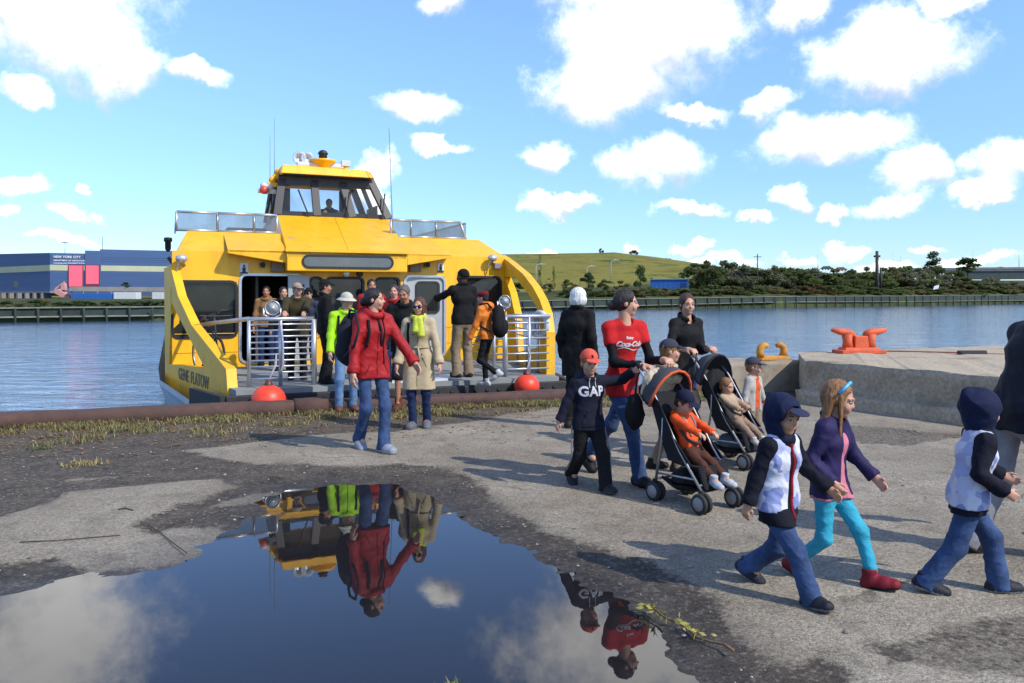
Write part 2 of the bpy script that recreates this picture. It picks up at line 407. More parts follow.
def ground_mat():
    m = bpy.data.materials.new('quay_asphalt'); m.use_nodes = True
    nt = m.node_tree; N, L = nt.nodes, nt.links; b = N['Principled BSDF']
    tc = N.new('ShaderNodeTexCoord'); P = tc.outputs['Object']
    at_ = N.new('ShaderNodeAttribute'); at_.attribute_name = 'surface'
    se = N.new('ShaderNodeSeparateColor'); L.new(at_.outputs['Color'], se.inputs[0])
    def ns(s, d=6, r=0.6):
        n = N.new('ShaderNodeTexNoise'); n.inputs['Scale'].default_value = s; n.inputs['Detail'].default_value = d; n.inputs['Roughness'].default_value = r
        L.new(P, n.inputs['Vector']); return n.outputs[0]
    def mr(v, a, c, lo=0.0, hi=1.0):
        n = N.new('ShaderNodeMapRange'); L.new(v, n.inputs[0]); n.inputs[1].default_value = a; n.inputs[2].default_value = c
        n.inputs[3].default_value = lo; n.inputs[4].default_value = hi; return n.outputs[0]
    def mx(f, a, c, mode='MIX'):
        n = N.new('ShaderNodeMix'); n.data_type = 'RGBA'; n.blend_type = mode; n.clamp_factor = True
        for i, v in ((0, f), (6, a), (7, c)):
            if hasattr(v, 'is_linked'): L.new(v, n.inputs[i])
            else: n.inputs[i].default_value = v if i == 0 else tuple(v) + (1,)
        return n.outputs[2]
    def ma(op, a, c):
        n = N.new('ShaderNodeMath'); n.operation = op
        for i, v in ((0, a), (1, c)):
            if hasattr(v, 'is_linked'): L.new(v, n.inputs[i])
            else: n.inputs[i].default_value = v
        return n.outputs[0]
    vo = N.new('ShaderNodeTexVoronoi'); vo.inputs['Scale'].default_value = 85; L.new(P, vo.inputs['Vector'])
    vo2 = N.new('ShaderNodeTexVoronoi'); vo2.inputs['Scale'].default_value = 32; L.new(P, vo2.inputs['Vector'])
    vsep = N.new('ShaderNodeSeparateColor'); L.new(vo.outputs['Color'], vsep.inputs[0])
    agg = mr(vsep.outputs[0], 0, 1, 0.6, 1.4)
    big = ns(0.7, 7); mid = ns(3.5, 8, 0.68); fine = ns(28, 5, 0.7)
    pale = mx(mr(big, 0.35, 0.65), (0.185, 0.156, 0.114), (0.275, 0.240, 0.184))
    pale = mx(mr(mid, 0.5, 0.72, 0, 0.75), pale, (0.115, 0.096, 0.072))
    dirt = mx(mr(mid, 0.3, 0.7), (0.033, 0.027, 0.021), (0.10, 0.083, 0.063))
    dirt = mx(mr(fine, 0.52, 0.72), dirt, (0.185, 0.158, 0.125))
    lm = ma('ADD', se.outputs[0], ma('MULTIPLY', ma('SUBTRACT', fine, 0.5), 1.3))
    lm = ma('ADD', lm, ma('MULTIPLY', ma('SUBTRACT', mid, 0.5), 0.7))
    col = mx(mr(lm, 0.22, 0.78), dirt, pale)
    earth = mx(mr(fine, 0.3, 0.7), (0.075, 0.052, 0.03), (0.15, 0.115, 0.07))
    col = mx(ma('MULTIPLY', se.outputs[2], mr(mid, 0.35, 0.6)), col, earth)
    # cracks
    cr = N.new('ShaderNodeTexVoronoi'); cr.feature = 'DISTANCE_TO_EDGE'; cr.inputs['Scale'].default_value = 0.55
    wv = N.new('ShaderNodeVectorMath'); wv.operation = 'MULTIPLY_ADD'
    wn = N.new('ShaderNodeTexNoise'); wn.inputs['Scale'].default_value = 3; wn.inputs['Detail'].default_value = 5; L.new(P, wn.inputs['Vector'])
    L.new(wn.outputs['Color'], wv.inputs[0]); wv.inputs[1].default_value = (0.5, 0.5, 0); L.new(P, wv.inputs[2]); L.new(wv.outputs[0], cr.inputs['Vector'])
    ck = ma('MULTIPLY', mr(cr.outputs['Distance'], 0.002, 0.009, 1, 0), mr(big, 0.5, 0.66))
    col = mx(ma('MULTIPLY', ck, 0.7), col, (0.03, 0.026, 0.022))
    ag = N.new('ShaderNodeCombineColor')
    for i in range(3): L.new(agg, ag.inputs[i])
    col = mx(0.85, col, ag.outputs[0], 'MULTIPLY')
    dk = mr(se.outputs[1], 0, 1, 1.0, 0.55)
    dkc = N.new('ShaderNodeCombineColor')
    for i in range(3): L.new(dk, dkc.inputs[i])
    col = mx(1.0, col, dkc.outputs[0], 'MULTIPLY')
    b.inputs['Specular IOR Level'].default_value = 0.22
    L.new(col, b.inputs['Base Color'])
    L.new(mr(se.outputs[1], 0.2, 1, 0.92, 0.42), b.inputs['Roughness'])
    hgt = ma('ADD', ma('MULTIPLY', vo.outputs['Distance'], -0.5), ma('ADD', ma('MULTIPLY', fine, 0.9), ma('ADD', ma('MULTIPLY', vo2.outputs['Distance'], -0.5), ma('MULTIPLY', ck, -1.5))))
    bp = N.new('ShaderNodeBump'); bp.inputs['Strength'].default_value = 0.6; bp.inputs['Distance'].default_value = 0.012
    L.new(hgt, bp.inputs['Height']); L.new(bp.outputs[0], b.inputs['Normal'])
    return m
gv = np.concatenate([G, zz[:, None]], 1)
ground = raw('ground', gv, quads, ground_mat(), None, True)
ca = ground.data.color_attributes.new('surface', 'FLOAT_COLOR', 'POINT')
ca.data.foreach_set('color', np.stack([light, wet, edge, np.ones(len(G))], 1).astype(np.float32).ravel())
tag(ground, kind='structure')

def ground_z(x, y):
    i = np.argmin((G[:, 0] - x) ** 2 + (G[:, 1] - y) ** 2); return float(zz[i])

# puddle: a still sheet, the asphalt rises out of it all round
pm = bpy.data.materials.new('puddle_water'); pm.use_nodes = True
pb = pm.node_tree.nodes['Principled BSDF']; pb.inputs['Base Color'].default_value = (0.012, 0.011, 0.012, 1); pb.inputs['Roughness'].default_value = 0.015
pb.inputs['IOR'].default_value = 1.42
pn_ = pm.node_tree.nodes.new('ShaderNodeTexNoise'); pn_.inputs['Scale'].default_value = 7; pn_.inputs['Detail'].default_value = 3
pt_ = pm.node_tree.nodes.new('ShaderNodeTexCoord'); pm.node_tree.links.new(pt_.outputs['Object'], pn_.inputs['Vector'])
pbp = pm.node_tree.nodes.new('ShaderNodeBump'); pbp.inputs['Strength'].default_value = 0.003; pbp.inputs['Distance'].default_value = 0.05
pm.node_tree.links.new(pn_.outputs[0], pbp.inputs['Height']); pm.node_tree.links.new(pbp.outputs[0], pb.inputs['Normal'])
tag(raw('puddle', [(-7, 1.8, -0.02), (1.6, 1.8, -0.02), (1.6, 3.4, -0.02), (0.2, 7.1, -0.02), (-3.0, 7.1, -0.02), (-7, 5.2, -0.02)], [(0, 1, 2, 3, 4, 5)], pm), kind='structure')

# river
wm = bpy.data.materials.new('river_water'); wm.use_nodes = True
def river_nodes():
    N, L = wm.node_tree.nodes, wm.node_tree.links; b = N['Principled BSDF']
    b.inputs['Base Color'].default_value = (0.03, 0.085, 0.165, 1); b.inputs['Roughness'].default_value = 0.09; b.inputs['IOR'].default_value = 1.333
    tc = N.new('ShaderNodeTexCoord'); mp = N.new('ShaderNodeMapping'); mp.inputs['Scale'].default_value = (0.55, 1.0, 1); mp.inputs['Rotation'].default_value = (0, 0, 0.35)
    L.new(tc.outputs['Object'], mp.inputs[0])
    a = N.new('ShaderNodeTexNoise'); a.inputs['Scale'].default_value = 1.25; a.inputs['Detail'].default_value = 5; a.inputs['Roughness'].default_value = 0.6; a.inputs['Distortion'].default_value = 0.6
    L.new(mp.outputs[0], a.inputs['Vector'])
    c = N.new('ShaderNodeTexNoise'); c.inputs['Scale'].default_value = 0.12; c.inputs['Detail'].default_value = 3; L.new(mp.outputs[0], c.inputs['Vector'])
    ad = N.new('ShaderNodeMath'); ad.operation = 'MULTIPLY_ADD'; L.new(c.outputs[0], ad.inputs[0]); ad.inputs[1].default_value = 1.2; L.new(a.outputs[0], ad.inputs[2])
    bp = N.new('ShaderNodeBump'); bp.inputs['Strength'].default_value = 0.8; bp.inputs['Distance'].default_value = 0.095
    L.new(ad.outputs[0], bp.inputs['Height']); L.new(bp.outputs[0], b.inputs['Normal'])
river_nodes()
ZW = -1.2
tag(raw('water', [(-3000, yq(-25) - 12, ZW), (-60, yq(-60), ZW), (-6.3, 10.2, ZW), (30, 23, ZW), (3000, 40, ZW), (3000, 5000, ZW), (-3000, 5000, ZW)], [(0, 1, 2, 3, 4, 5, 6)], wm), kind='structure')

conc = mat('old_concrete', (0.29, 0.245, 0.185), 0.95, 0, 0.22, 3, 0.6, 45, dirt=(0.12, 0.10, 0.07), dscale=2.0, damt=0.4, spec=0.12)
rust = mat('rusty_steel', (0.078, 0.040, 0.029), 0.85, 0.0, 0.35, 5, 0.6, 40, dirt=(0.045, 0.03, 0.026), dscale=2.5, damt=0.45)
# quay face, edge beam, kerb wall, platform
q0 = Vector((-25, yq(-25), 0)); q1 = Vector((40, yq(40), 0))
tag(MB().prism([q0 - QN * 0.02 + Vector((0, 0, -2.2)), q1 - QN * 0.02 + Vector((0, 0, -2.2)), q1 - QN * 0.02 + Vector((0, 0, -0.1)), q0 - QN * 0.02 + Vector((0, 0, -0.1))], QN * 0.3).build('quay_wall', conc), kind='structure')
def quay_pt(x, off=0, z=0): return Vector((x, yq(x), z)) + QN * off
beam = empty('quay_edge_beam', quay_pt(-8), 0, 'long rusty brown steel beam lying along the quay edge in front of the ferry', 'beam')
def beam_seg(x0, x1, grow, name):
    prof = [(-0.17, -0.03), (-0.18, 0.06), (-0.172, 0.125), (-0.14, 0.152), (0.1, 0.158), (0.16, 0.13), (0.18, 0.06), (0.16, -0.03)]
    m = MB(); n = max(2, int((x1 - x0) / 0.5)); vs = []; fs = []
    for i in range(n + 1):
        x = x0 + (x1 - x0) * i / n
        for (a, z) in prof:
            j = 0.008 * noise.noise((x * 1.7, a * 5, z * 9))
            vs.append(quay_pt(x, a * grow + 0.12 + j, 0 + (z * grow if z > 0 else z) + j * 1.5) - beam.location)
    k = len(prof)
    for i in range(n):
        for j in range(k): fs.append((i * k + j, i * k + (j + 1) % k, (i + 1) * k + (j + 1) % k, (i + 1) * k + j))
    fs += [tuple(range(k)), tuple(range(n * k, n * k + k))]
    m.add(vs, fs, 0, True); return m.build(name, rust, beam)
beam_seg(-25, -2.95, 1.0, 'beam_length'); beam_seg(-2.62, 3.2, 0.93, 'beam_length')
beam_seg(-3.0, -2.58, 1.13, 'joint_collar')

def rough_block(name, poly, z0, z1, m, label, cat, amp=0.02, div=0.12):
    """a weathered concrete body over an outline: subdivided, then worn"""
    bm = bmesh.new()
    b0 = [bm.verts.new((p[0], p[1], z0)) for p in poly]; b1 = [bm.verts.new((p[0], p[1], z1)) for p in poly]
    n = len(poly)
    bm.faces.new(list(reversed(b0))); bm.faces.new(b1)
    for i in range(n): bm.faces.new((b0[i], b0[(i + 1) % n], b1[(i + 1) % n], b1[i]))
    bmesh.ops.bevel(bm, geom=[e for e in bm.edges if e.calc_face_angle(0) > 0.5], offset=0.06, segments=3, affect='EDGES')
    for _ in range(6):
        le = [e for e in bm.edges if e.calc_length() > div]
        if not le: break
        bmesh.ops.subdivide_edges(bm, edges=le, cuts=1, use_grid_fill=True)
    bmesh.ops.triangulate(bm, faces=[f for f in bm.faces if len(f.verts) > 4])
    bm.normal_update()
    for v in bm.verts:
        c = v.co; k = noise.fractal(c * 2.2, 0.9, 2, 4) * amp + noise.noise(c * 11) * amp * 0.3
        v.co = c + v.normal * k
    me = bpy.data.meshes.new(name); bm.to_mesh(me); bm.free()
    me.materials.append(m)
    for p in me.polygons: p.use_smooth = abs(p.normal.z) < 0.8
    return tag(link(name, me), label, cat)
agg = mat('exposed_aggregate', (0.36, 0.30, 0.215), 0.95, 0, 0.3, 22, 0.7, 40, dirt=(0.19, 0.14, 0.085), dscale=1.3, damt=0.45, spec=0.12)
PZ = 0.63
rough_block('concrete_platform', [(4.46, 12.25), (5.82, 10.02), (7.6, 6.9), (16, 8), (16, yq(16) + 0.05), (5.02, yq(5.02) + 0.05)], -0.1, PZ, agg,
            'raised weathered concrete platform carrying the large orange mooring cleat', 'platform', 0.034, 0.13)
rough_block('concrete_ledge', [(4.30, 12.18), (5.72, 9.86), (5.85, 10.0), (4.5, 12.3)], -0.1, 0.19, agg, 'low broken concrete ledge along the foot of the raised platform', 'ledge', 0.03, 0.1)
kw0, kw1 = quay_pt(3.3), quay_pt(5.0)
rough_block('kerb_wall', [tuple((kw0 - QN * 0.15)[:2]), tuple((kw1 - QN * 0.15)[:2]), tuple((kw1 + QN * 0.75)[:2]), tuple((kw0 + QN * 0.75)[:2])], -0.1, 0.5, conc,
            'low concrete quayside wall carrying the yellow mooring cleat', 'wall', 0.015, 0.14)

# mooring cleats
def cleat(loc, rz, w, m, label, kind):
    o = empty('mooring_cleat', loc, rz, label, 'mooring cleat', 'mooring cleats along the quay')
    b = MB()
    b.box((-0.40 * w, -0.19 * w, 0), (0.40 * w, 0.19 * w, 0.055 * w)).box((-0.33 * w, -0.14 * w, 0.05 * w), (0.33 * w, 0.14 * w, 0.10 * w), 0, None, 0.9)
    b.build('base', m, o, True, 0.008)
    if kind == 'horn':
        b = MB(); b.box((-0.13 * w, -0.11 * w, 0.09 * w), (0.13 * w, 0.11 * w, 0.30 * w), 0, None, 0.88); b.build('body', m, o, True, 0.02 * w)
        for s in (-1, 1):
            b = MB()
            b.tube([(0.20 * s * w, 0, 0.08 * w), (0.21 * s * w, 0, 0.2 * w), (0.22 * s * w, 0, 0.33 * w)], [0.105 * w, 0.08 * w, 0.09 * w], 12)
            b.tube([(0.10 * s * w, 0, 0.31 * w), (0.2 * s * w, 0, 0.35 * w), (0.36 * s * w, 0, 0.375 * w), (0.50 * s * w, 0, 0.40 * w)], [0.055 * w, 0.075 * w, 0.055 * w, 0.03 * w], 12)
            b.build('horn', m, o)
    else:
        for s in (-1, 1):
            b = MB()
            b.tube([(0.30 * s * w, 0, 0.08 * w), (0.33 * s * w, 0, 0.2 * w), (0.30 * s * w, 0, 0.30 * w), (0.22 * s * w, 0, 0.36 * w), (0.12 * s * w, 0, 0.33 * w)], [0.10 * w, 0.085 * w, 0.085 * w, 0.075 * w, 0.05 * w], 12)
            b.build('horn', m, o)
    return o
orange = mat('faded_orange_paint', tuple(0.8 * q for q in lin((222, 92, 44))), 0.65, 0, 0.2, 6, 0.4, 40, dirt=(0.16, 0.07, 0.035), dscale=4, damt=0.4)
yel_r = mat('worn_yellow_paint', tuple(0.7 * q for q in lin((214, 150, 44))), 0.7, 0, 0.2, 6, 0.4, 40, dirt=(0.32, 0.12, 0.04), dscale=4, damt=0.6)
cp = at(859, 350.5, 14.0)
cleat((cp.x, cp.y, PZ - 0.004), R(6), 1.0, orange, 'faded orange two-horned mooring cleat on the raised concrete platform', 'horn')
cp = at(772, 358.5, 14.1)
cleat((cp.x, cp.y, 0.498), R(16), 0.74, yel_r, 'yellow and rust curved mooring cleat on the low quayside wall', 'chock')
hp = [at(886, 351, 14.2), at(915, 353, 14.1), at(945, 354.5, 13.9), at(978, 356.5, 13.6), at(1010, 358, 13.4)]
for q in hp: q.z = PZ + 0.016
tag(MB().tube(hp, 0.011, 8).build('rope', mat('rope_orange', (0.30, 0.09, 0.045), 0.85)), 'thin orange rope lying across the raised platform', 'rope')
bb = at(972, 356.5, 13.55); bb.z = PZ
tag(MB().box((-0.22, -0.07, 0), (0.22, 0.07, 0.05)).box((-0.24, -0.02, 0.04), (0.24, 0.02, 0.07)).build('mooring_plate', mat('black_iron', (0.02, 0.02, 0.022), 0.6), None, True, 0.006), 'small flat black iron plate on the raised platform beside the rope', 'plate')
bpy.data.objects['mooring_plate'].location = bb

# ------------------------------------------------------------------ far shore
SH = [(-420, 58, 0.3, -0.55), (0, 88, 0.4, -0.53), (160, 96, 0.45, -0.52), (340, 125, 0.6, -0.5), (530, 164, 0.82, -0.48), (660, 189, 1.25, -0.2), (780, 214, 1.73, 0.35), (900, 259, 1.95, 0.2), (1024, 326, 2.45, 0.3), (1300, 440, 2.7, 0.3)]
def shore(px):
    for a, b in zip(SH, SH[1:]):
        if a[0] <= px <= b[0]:
            t = (px - a[0]) / (b[0] - a[0]); d = a[1] + (b[1] - a[1]) * t
            return Vector(((px - 512) / F * d, d, 0)), a[2] + (b[2] - a[2]) * t, a[3] + (b[3] - a[3]) * t
bank_m = mat('bank_scrub_soil', (0.05, 0.06, 0.022), 0.95, 0, 0.45, 0.25, 0.8, 2.0, spec=0.05, dirt=(0.085, 0.08, 0.035), dscale=0.12, damt=0.4)
rows_ = [(0.5, None), (1.0, 0), (14, 1.2), (40, 2.4), (120, 3.2), (900, 3.5)]
lowb = lambda px: float(np.interp(px, [0, 420, 560], [0.28, 0.28, 1.0]))
pxs = list(range(-420, 1301, 20)); bv = []; 
for (back, dz) in rows_:
    for px in pxs:
        p, zt, zl = shore(px); s_ = (p.length + back) / p.length
        q = p * s_
        z = ZW - 0.4 if dz is None else zt - 0.05 + dz * lowb(px) + (0.5 * lowb(px) * noise.noise((q.x * 0.05, q.y * 0.05, 0)) if back > 5 else 0)
        if px > 560 and back in (14, 40, 120): z += min(1, (px - 560) / 200) * (back - 14) * 0.045
        bv.append((q.x, q.y, z))
k = len(pxs)
tag(raw('far_bank', bv, [(r * k + i, r * k + i + 1, (r + 1) * k + i + 1, (r + 1) * k + i) for r in range(len(rows_) - 1) for i in range(k - 1)], bank_m, None, True), kind='structure')

# landfill hill
hm_ = mat('hill_grass', (0.17, 0.15, 0.035), 0.95, 0, 0.5, 0.03, 0.6, 1.2, spec=0.05, dirt=(0.055, 0.085, 0.018), dscale=0.03, damt=1.2)
HX = [(-420, 2), (-340, 14), (-250, 28), (-120, 32), (0, 33.6), (40, 34.2), (70, 34.6), (96, 32.4), (125, 28), (150, 22), (185, 13), (230, 5), (300, 2)]
hv_, hf_ = [], []
hys = [330, 360, 400, 450, 500, 550, 600, 660, 760, 900]; hprof = [0, 0.12, 0.32, 0.54, 0.74, 0.9, 1.0, 1.0, 0.8, 0.0]
hxs = list(range(-420, 301, 10))
for y, pr in zip(hys, hprof):
    for x in hxs:
        xx = x * 600 / max(y, 600) if y > 600 else x
        z = np.interp(x, [a for a, _ in HX], [b for _, b in HX])
        hv_.append((x, y, 1.5 + (z - 1.5) * pr + 1.2 * noise.fractal((x * 0.02, y * 0.02, 5), 1, 2, 4) * (0.3 + pr) * (y < 590)))
kk = len(hxs)
tag(raw('hill', hv_, [(r * kk + i, r * kk + i + 1, (r + 1) * kk + i + 1, (r + 1) * kk + i) for r in range(len(hys) - 1) for i in range(kk - 1)], hm_, None, True), kind='structure')
for nm, b0, b1 in (('road', 60, 72),):
    rv = []
    for px in range(660, 1301, 20):
        for back in (b0, b1):
            p, zt, zl = shore(px); q = p * ((p.length + back) / p.length)
            zb = zt + 2.6 + min(1, (px - 560) / 200) * (back - 14) * 0.045
            rv.append((q.x, q.y, zb + 0.25))
    tag(raw('road', rv, [(2 * i, 2 * i + 1, 2 * i + 3, 2 * i + 2) for i in range(len(rv) // 2 - 1)], mat('far_asphalt', (0.09, 0.09, 0.088), 0.9)), kind='structure')

# timber bulkhead along the far shore
tim = mat('bulkhead_timber', (0.02, 0.032, 0.024), 0.85, 0, 0.3, 0.8, rand=0.25); capm = mat('sunlit_cap_timber', (0.17, 0.175, 0.145), 0.85, 0, 0.25, 1.0, rand=0.15)  # paler timber tone paints sunlight on the cap rails and walings
bulk = empty('timber_bulkhead', shore(0)[0], 0, 'long dark timber bulkhead with sunlit-pale cap rails along the far shore', 'bulkhead')
bo = Vector(bulk.location)
for i in range(-400, 1261, 30):
    p, zt, zl = shore(i); q, zt2, zl2 = shore(i + 30)
    n_ = Vector((p.x, p.y, 0)).normalized()
    def slab(name, za, zb, za2, zb2, fr, th, m):
        a = p - n_ * fr; b = q - n_ * fr
        MB().prism([Vector((a.x, a.y, za)) - bo, Vector((b.x, b.y, za2)) - bo, Vector((b.x, b.y, zb2)) - bo, Vector((a.x, a.y, zb)) - bo], n_ * th).build(name, m, bulk)
    slab('board_panel', zl, zt - 0.08, zl2, zt2 - 0.08, 0, 0.3, tim)
    slab('cap_rail', zt - 0.08, zt + 0.05, zt2 - 0.08, zt2 + 0.05, 0.25, 0.6, capm)
    slab('waling', zl - 0.16, zl + 0.0, zl2 - 0.16, zl2 + 0.0, 0.35, 0.5, capm)
postm = None
d_ = 0; pxp = -400.0
while pxp < 1290:
    p, zt, zl = shore(pxp)
    n_ = Vector((p.x, p.y, 0)).normalized(); a = p - n_ * 0.42
    if postm is None:
        po = MB().tube([(0, 0, -0.5), (0, 0, 1)], 0.11, 7).build('pile', tim, bulk); postm = po.data
    else: po = link('pile', postm, bulk)
    po.location = Vector((a.x, a.y, ZW)) - bo; po.scale = (1 + p.length / 500, 1 + p.length / 500, zt - ZW - 0.05)
    pxp += 3.3 / p.length * F * 0.9
# ------------------------------------------------------------------ trees, scrub, poles
def leaf_mat(name, c, var=0.35):
    if name in MATS: return MATS[name]
    m = mat(name, c, 0.7, 0, var, 0.9, rand=0.22, spec=0.2)
    N, L = m.node_tree.nodes, m.node_tree.links; b = N['Principled BSDF']; t = N.new('ShaderNodeBsdfTranslucent'); x = N.new('ShaderNodeMixShader'); x.inputs[0].default_value = 0.45
    L.new(b.inputs['Base Color'].links[0].from_socket, t.inputs[0]); L.new(b.outputs[0], x.inputs[1]); L.new(t.outputs[0], x.inputs[2]); L.new(x.outputs[0], N['Material Output'].inputs[0])
    return m
LM = [leaf_mat('leaf_dark', (0.066, 0.10, 0.034)), leaf_mat('leaf_mid', (0.115, 0.145, 0.046)), leaf_mat('leaf_olive', (0.15, 0.14, 0.052)), leaf_mat('leaf_pale', (0.16, 0.165, 0.095)), leaf_mat('leaf_brown', (0.10, 0.066, 0.028))]
BARK = mat('bark', (0.07, 0.055, 0.042), 0.9, 0, 0.3, 3)
def crown_mesh(seed, n, leaf, shape):
    """leaf-sized faces in clumps; unit size: radius 1, height 0..2"""
    r = random.Random(seed); v = []; f = []
    cl = []
    for _ in range(14 if shape != 'scrub' else 10):
        while True:
            p = Vector((r.uniform(-1, 1), r.uniform(-1, 1), r.uniform(0.0, 1)))
            if p.x ** 2 + p.y ** 2 < 1: break
        if shape == 'cone': w = 1.05 - p.z * 0.9
        elif shape == 'thin': w = 0.9 - 0.6 * p.z
        else: w = math.sin(math.pi * min(1, 0.18 + 0.80 * p.z)) ** 0.6
        cl.append((Vector((p.x * w * 0.75, p.y * w * 0.75, p.z * 1.8 + 0.1)), r.uniform(0.2, 0.42)))
    for i in range(n):
        c, s = r.choice(cl)
        d = Vector((r.gauss(0, 1), r.gauss(0, 1), r.gauss(0, 0.8))); d = d.normalized() * s * r.random() ** 0.4
        p = c + d
        a = Vector((r.gauss(0, 1), r.gauss(0, 1), r.gauss(0, 1))).normalized(); b = a.orthogonal().normalized()
        if r.random() < 0.5: b = a.cross(b)
        l = leaf * r.uniform(0.6, 1.4); o = len(v)
        v += [p - a * l, p + b * l * 0.55, p + a * l, p - b * l * 0.55]; f.append((o, o + 1, o + 2, o + 3))
    return v, f
CROWNS = {}
def crown(kind, k, mi):
    key = (kind, k, mi)
    if key not in CROWNS:
        v, f = crown_mesh(hash((kind == 'tree', k)) % 9999 + k * 31 + len(kind), {'tree': 1500, 'scrub': 1300, 'thin': 380, 'cone': 1300}[kind], {'tree': 0.095, 'scrub': 0.10, 'thin': 0.07, 'cone': 0.085}[kind], kind)
        me = bpy.data.meshes.new('crown'); me.from_pydata([tuple(q) for q in v], [], f); me.materials.append(LM[mi]); CROWNS[key] = me
    return CROWNS[key]
TRUNK = {}
def trunk_mesh(k):
    if k not in TRUNK:
        r = random.Random(k); m = MB()
        m.tube([(0, 0, -0.3), (0.03, 0.02, 0.4), (-0.02, 0.03, 0.9), (0.03, 0, 1.5)], [0.09, 0.07, 0.045, 0.012], 7)
        for i in range(5):
            a = r.uniform(0, 6.28); z = r.uniform(0.35, 1.0)
            m.tube([(0, 0, z), (0.3 * math.cos(a), 0.3 * math.sin(a), z + 0.25), (0.55 * math.cos(a), 0.55 * math.sin(a), z + 0.5)], [0.035, 0.022, 0.008], 5)
        me = m.build('trunk', BARK); TRUNK[k] = me.data; bpy.data.objects.remove(me)
    return TRUNK[k]
FL_ = {}
ORD = 'first second third fourth fifth sixth seventh eighth ninth tenth eleventh twelfth thirteenth fourteenth fifteenth sixteenth seventeenth eighteenth nineteenth twentieth'.split()
ORD += ['twenty-' + q for q in ORD[:9]] + ['thirtieth'] + ['thirty-' + q for q in ORD[:9]]
def veg(px, ytop, ybot, wpx, d, kind, mi, label, name, cat, group):
    """a plant seen between two rows at depth d"""
    b = at(px, ybot, d); h = (ybot - ytop) / F * d; w = wpx / F * d
    FL_[label] = FL_.get(label, 0) + 1
    if group and ('{n}' in label): label = label.format(n=ORD[min(FL_[label], len(ORD)) - 1])
    o = empty(name, b, rng.uniform(0, 6.28), label, cat, group)
    k = rng.randrange(4)
    t = link('trunk', trunk_mesh(k), o); t.scale = (w * 0.28 + 0.2, w * 0.28 + 0.2, h * 0.5)
    c = link('crown', crown(kind, k, mi), o)
    z0 = 0.02 if kind in ('scrub',) else (0.15 if kind != 'thin' else 0.05)
    c.scale = (w * 0.58, w * 0.58, h * (1 - z0) / 2); c.location = (0, 0, h * z0)
    return o
MATN = ['dark green', 'mid green', 'olive', 'pale grey-green', 'brownish']
def sd_(px): return shore(px)[0].y
SCG, TRG = 'scrub bushes on the far bank', 'trees on the far bank'
# scrub front row above the right-hand bulkhead
px = 566
while px < 1040:
    d = sd_(px) + rng.uniform(6, 12); mi = rng.choice([1, 1, 2, 2, 1, 4])
    top = rng.uniform(285, 290) if px > 690 else rng.uniform(287, 292)
    veg(px, top, 298 - (px - 566) * 0.004, rng.uniform(16, 26), d, 'scrub', mi, '{n} %s low scrub bush from the left above the right bulkhead' % MATN[mi], 'scrub_bush', 'bush', SCG)
    px += rng.uniform(6, 9)
# middle and back rows, right of the blue shed
px = 694
while px < 1040:
    mi = rng.choice([1, 1, 2, 1, 3, 3]) if px < 1000 else rng.choice([1, 2])
    top = np.interp(px, [690, 720, 760, 830, 880, 930, 960, 1040], [270, 267, 269, 274, 273, 274, 278, 283]) + rng.uniform(-3, 4)
    veg(px, top, 291, rng.uniform(22, 34), sd_(px) + rng.uniform(18, 32), 'scrub', mi, '{n} %s middle-row shrub from the left on the right bank' % MATN[mi], 'shrub', 'shrub', SCG)
    px += rng.uniform(7, 10)
px = 706
while px < 965:
    mi = rng.choice([1, 1, 1, 2, 3])
    top = np.interp(px, [690, 705, 735, 760, 830, 880, 930, 960, 1040], [264, 262, 266, 267, 272, 269, 268, 271, 276]) + rng.uniform(-4, 3)
    veg(px, top, 288, rng.uniform(14, 26), sd_(px) + rng.uniform(38, 52), 'tree', mi, '{n} %s back-row bushy tree from the left on the right bank' % MATN[mi], 'bushy_tree', 'tree', TRG)
    px += rng.uniform(7, 10)
for (x, yt, yb, w, kd, mi, lb) in ((934, 253, 276, 22, 'cone', 0, 'dark pointed tree rising above the far bank left of the bridge'), (968, 257, 277, 26, 'tree', 0, 'dark spreading tree at the left end of the far bridge'),
                                   (697, 262, 289, 34, 'tree', 0, 'large dark green tree right behind the blue shed'), (640, 266, 291, 17, 'cone', 0, 'dark green tree left of the blue shed'),
                                   (731, 262, 288, 20, 'tree', 3, 'pale thin-crowned tree right of the dark tree behind the shed'), (601, 248, 256, 6, 'tree', 0, 'tiny lone tree on the crest of the hill'),
                                   (634, 250, 258, 9, 'tree', 1, 'small bushy tree on the crest of the hill'), (668, 258, 266, 12, 'tree', 1, 'small tree low on the right slope of the hill'), (684, 262, 270, 14, 'tree', 1, 'rounded small tree at the right end of the hill')):
    d = sd_(x) + (40 if yb > 270 and x > 620 else 0)
    if yb < 271 and x < 700: d = 585
    veg(x, yt, yb, w, d, kd, mi, lb, 'tree', 'tree', TRG)
for (x, yt, yb, w, mi) in sorted(((567, 279, 289, 12, 1), (588, 272, 288, 16, 0), (604, 280, 290, 14, 1), (622, 281, 291, 16, 2), (575, 284, 292, 16, 2), (530, 280, 292, 20, 1), (548, 283, 292, 14, 2), (515, 282, 292, 20, 0), (652, 287, 294, 16, 1))):
    veg(x, yt, yb, w, sd_(x) + rng.uniform(20, 30), 'scrub', mi, '{n} %s bush from the left at the foot of the hill' % MATN[mi], 'hill_bush', 'bush', 'bushes at the foot of the hill')
for x in sorted(rng.uniform(510, 690) for _ in range(38)):
    y = rng.uniform(262, 283); d = np.interp(y, [255, 285], [570, 360])
    veg(x, y - rng.uniform(1.5, 3.5), y + 1, rng.uniform(4, 12), d, 'scrub', rng.choice([1, 2, 1]), '{n} small shrub from the left on the grassy hillside', 'hill_shrub', 'shrub', 'shrubs over the hill')
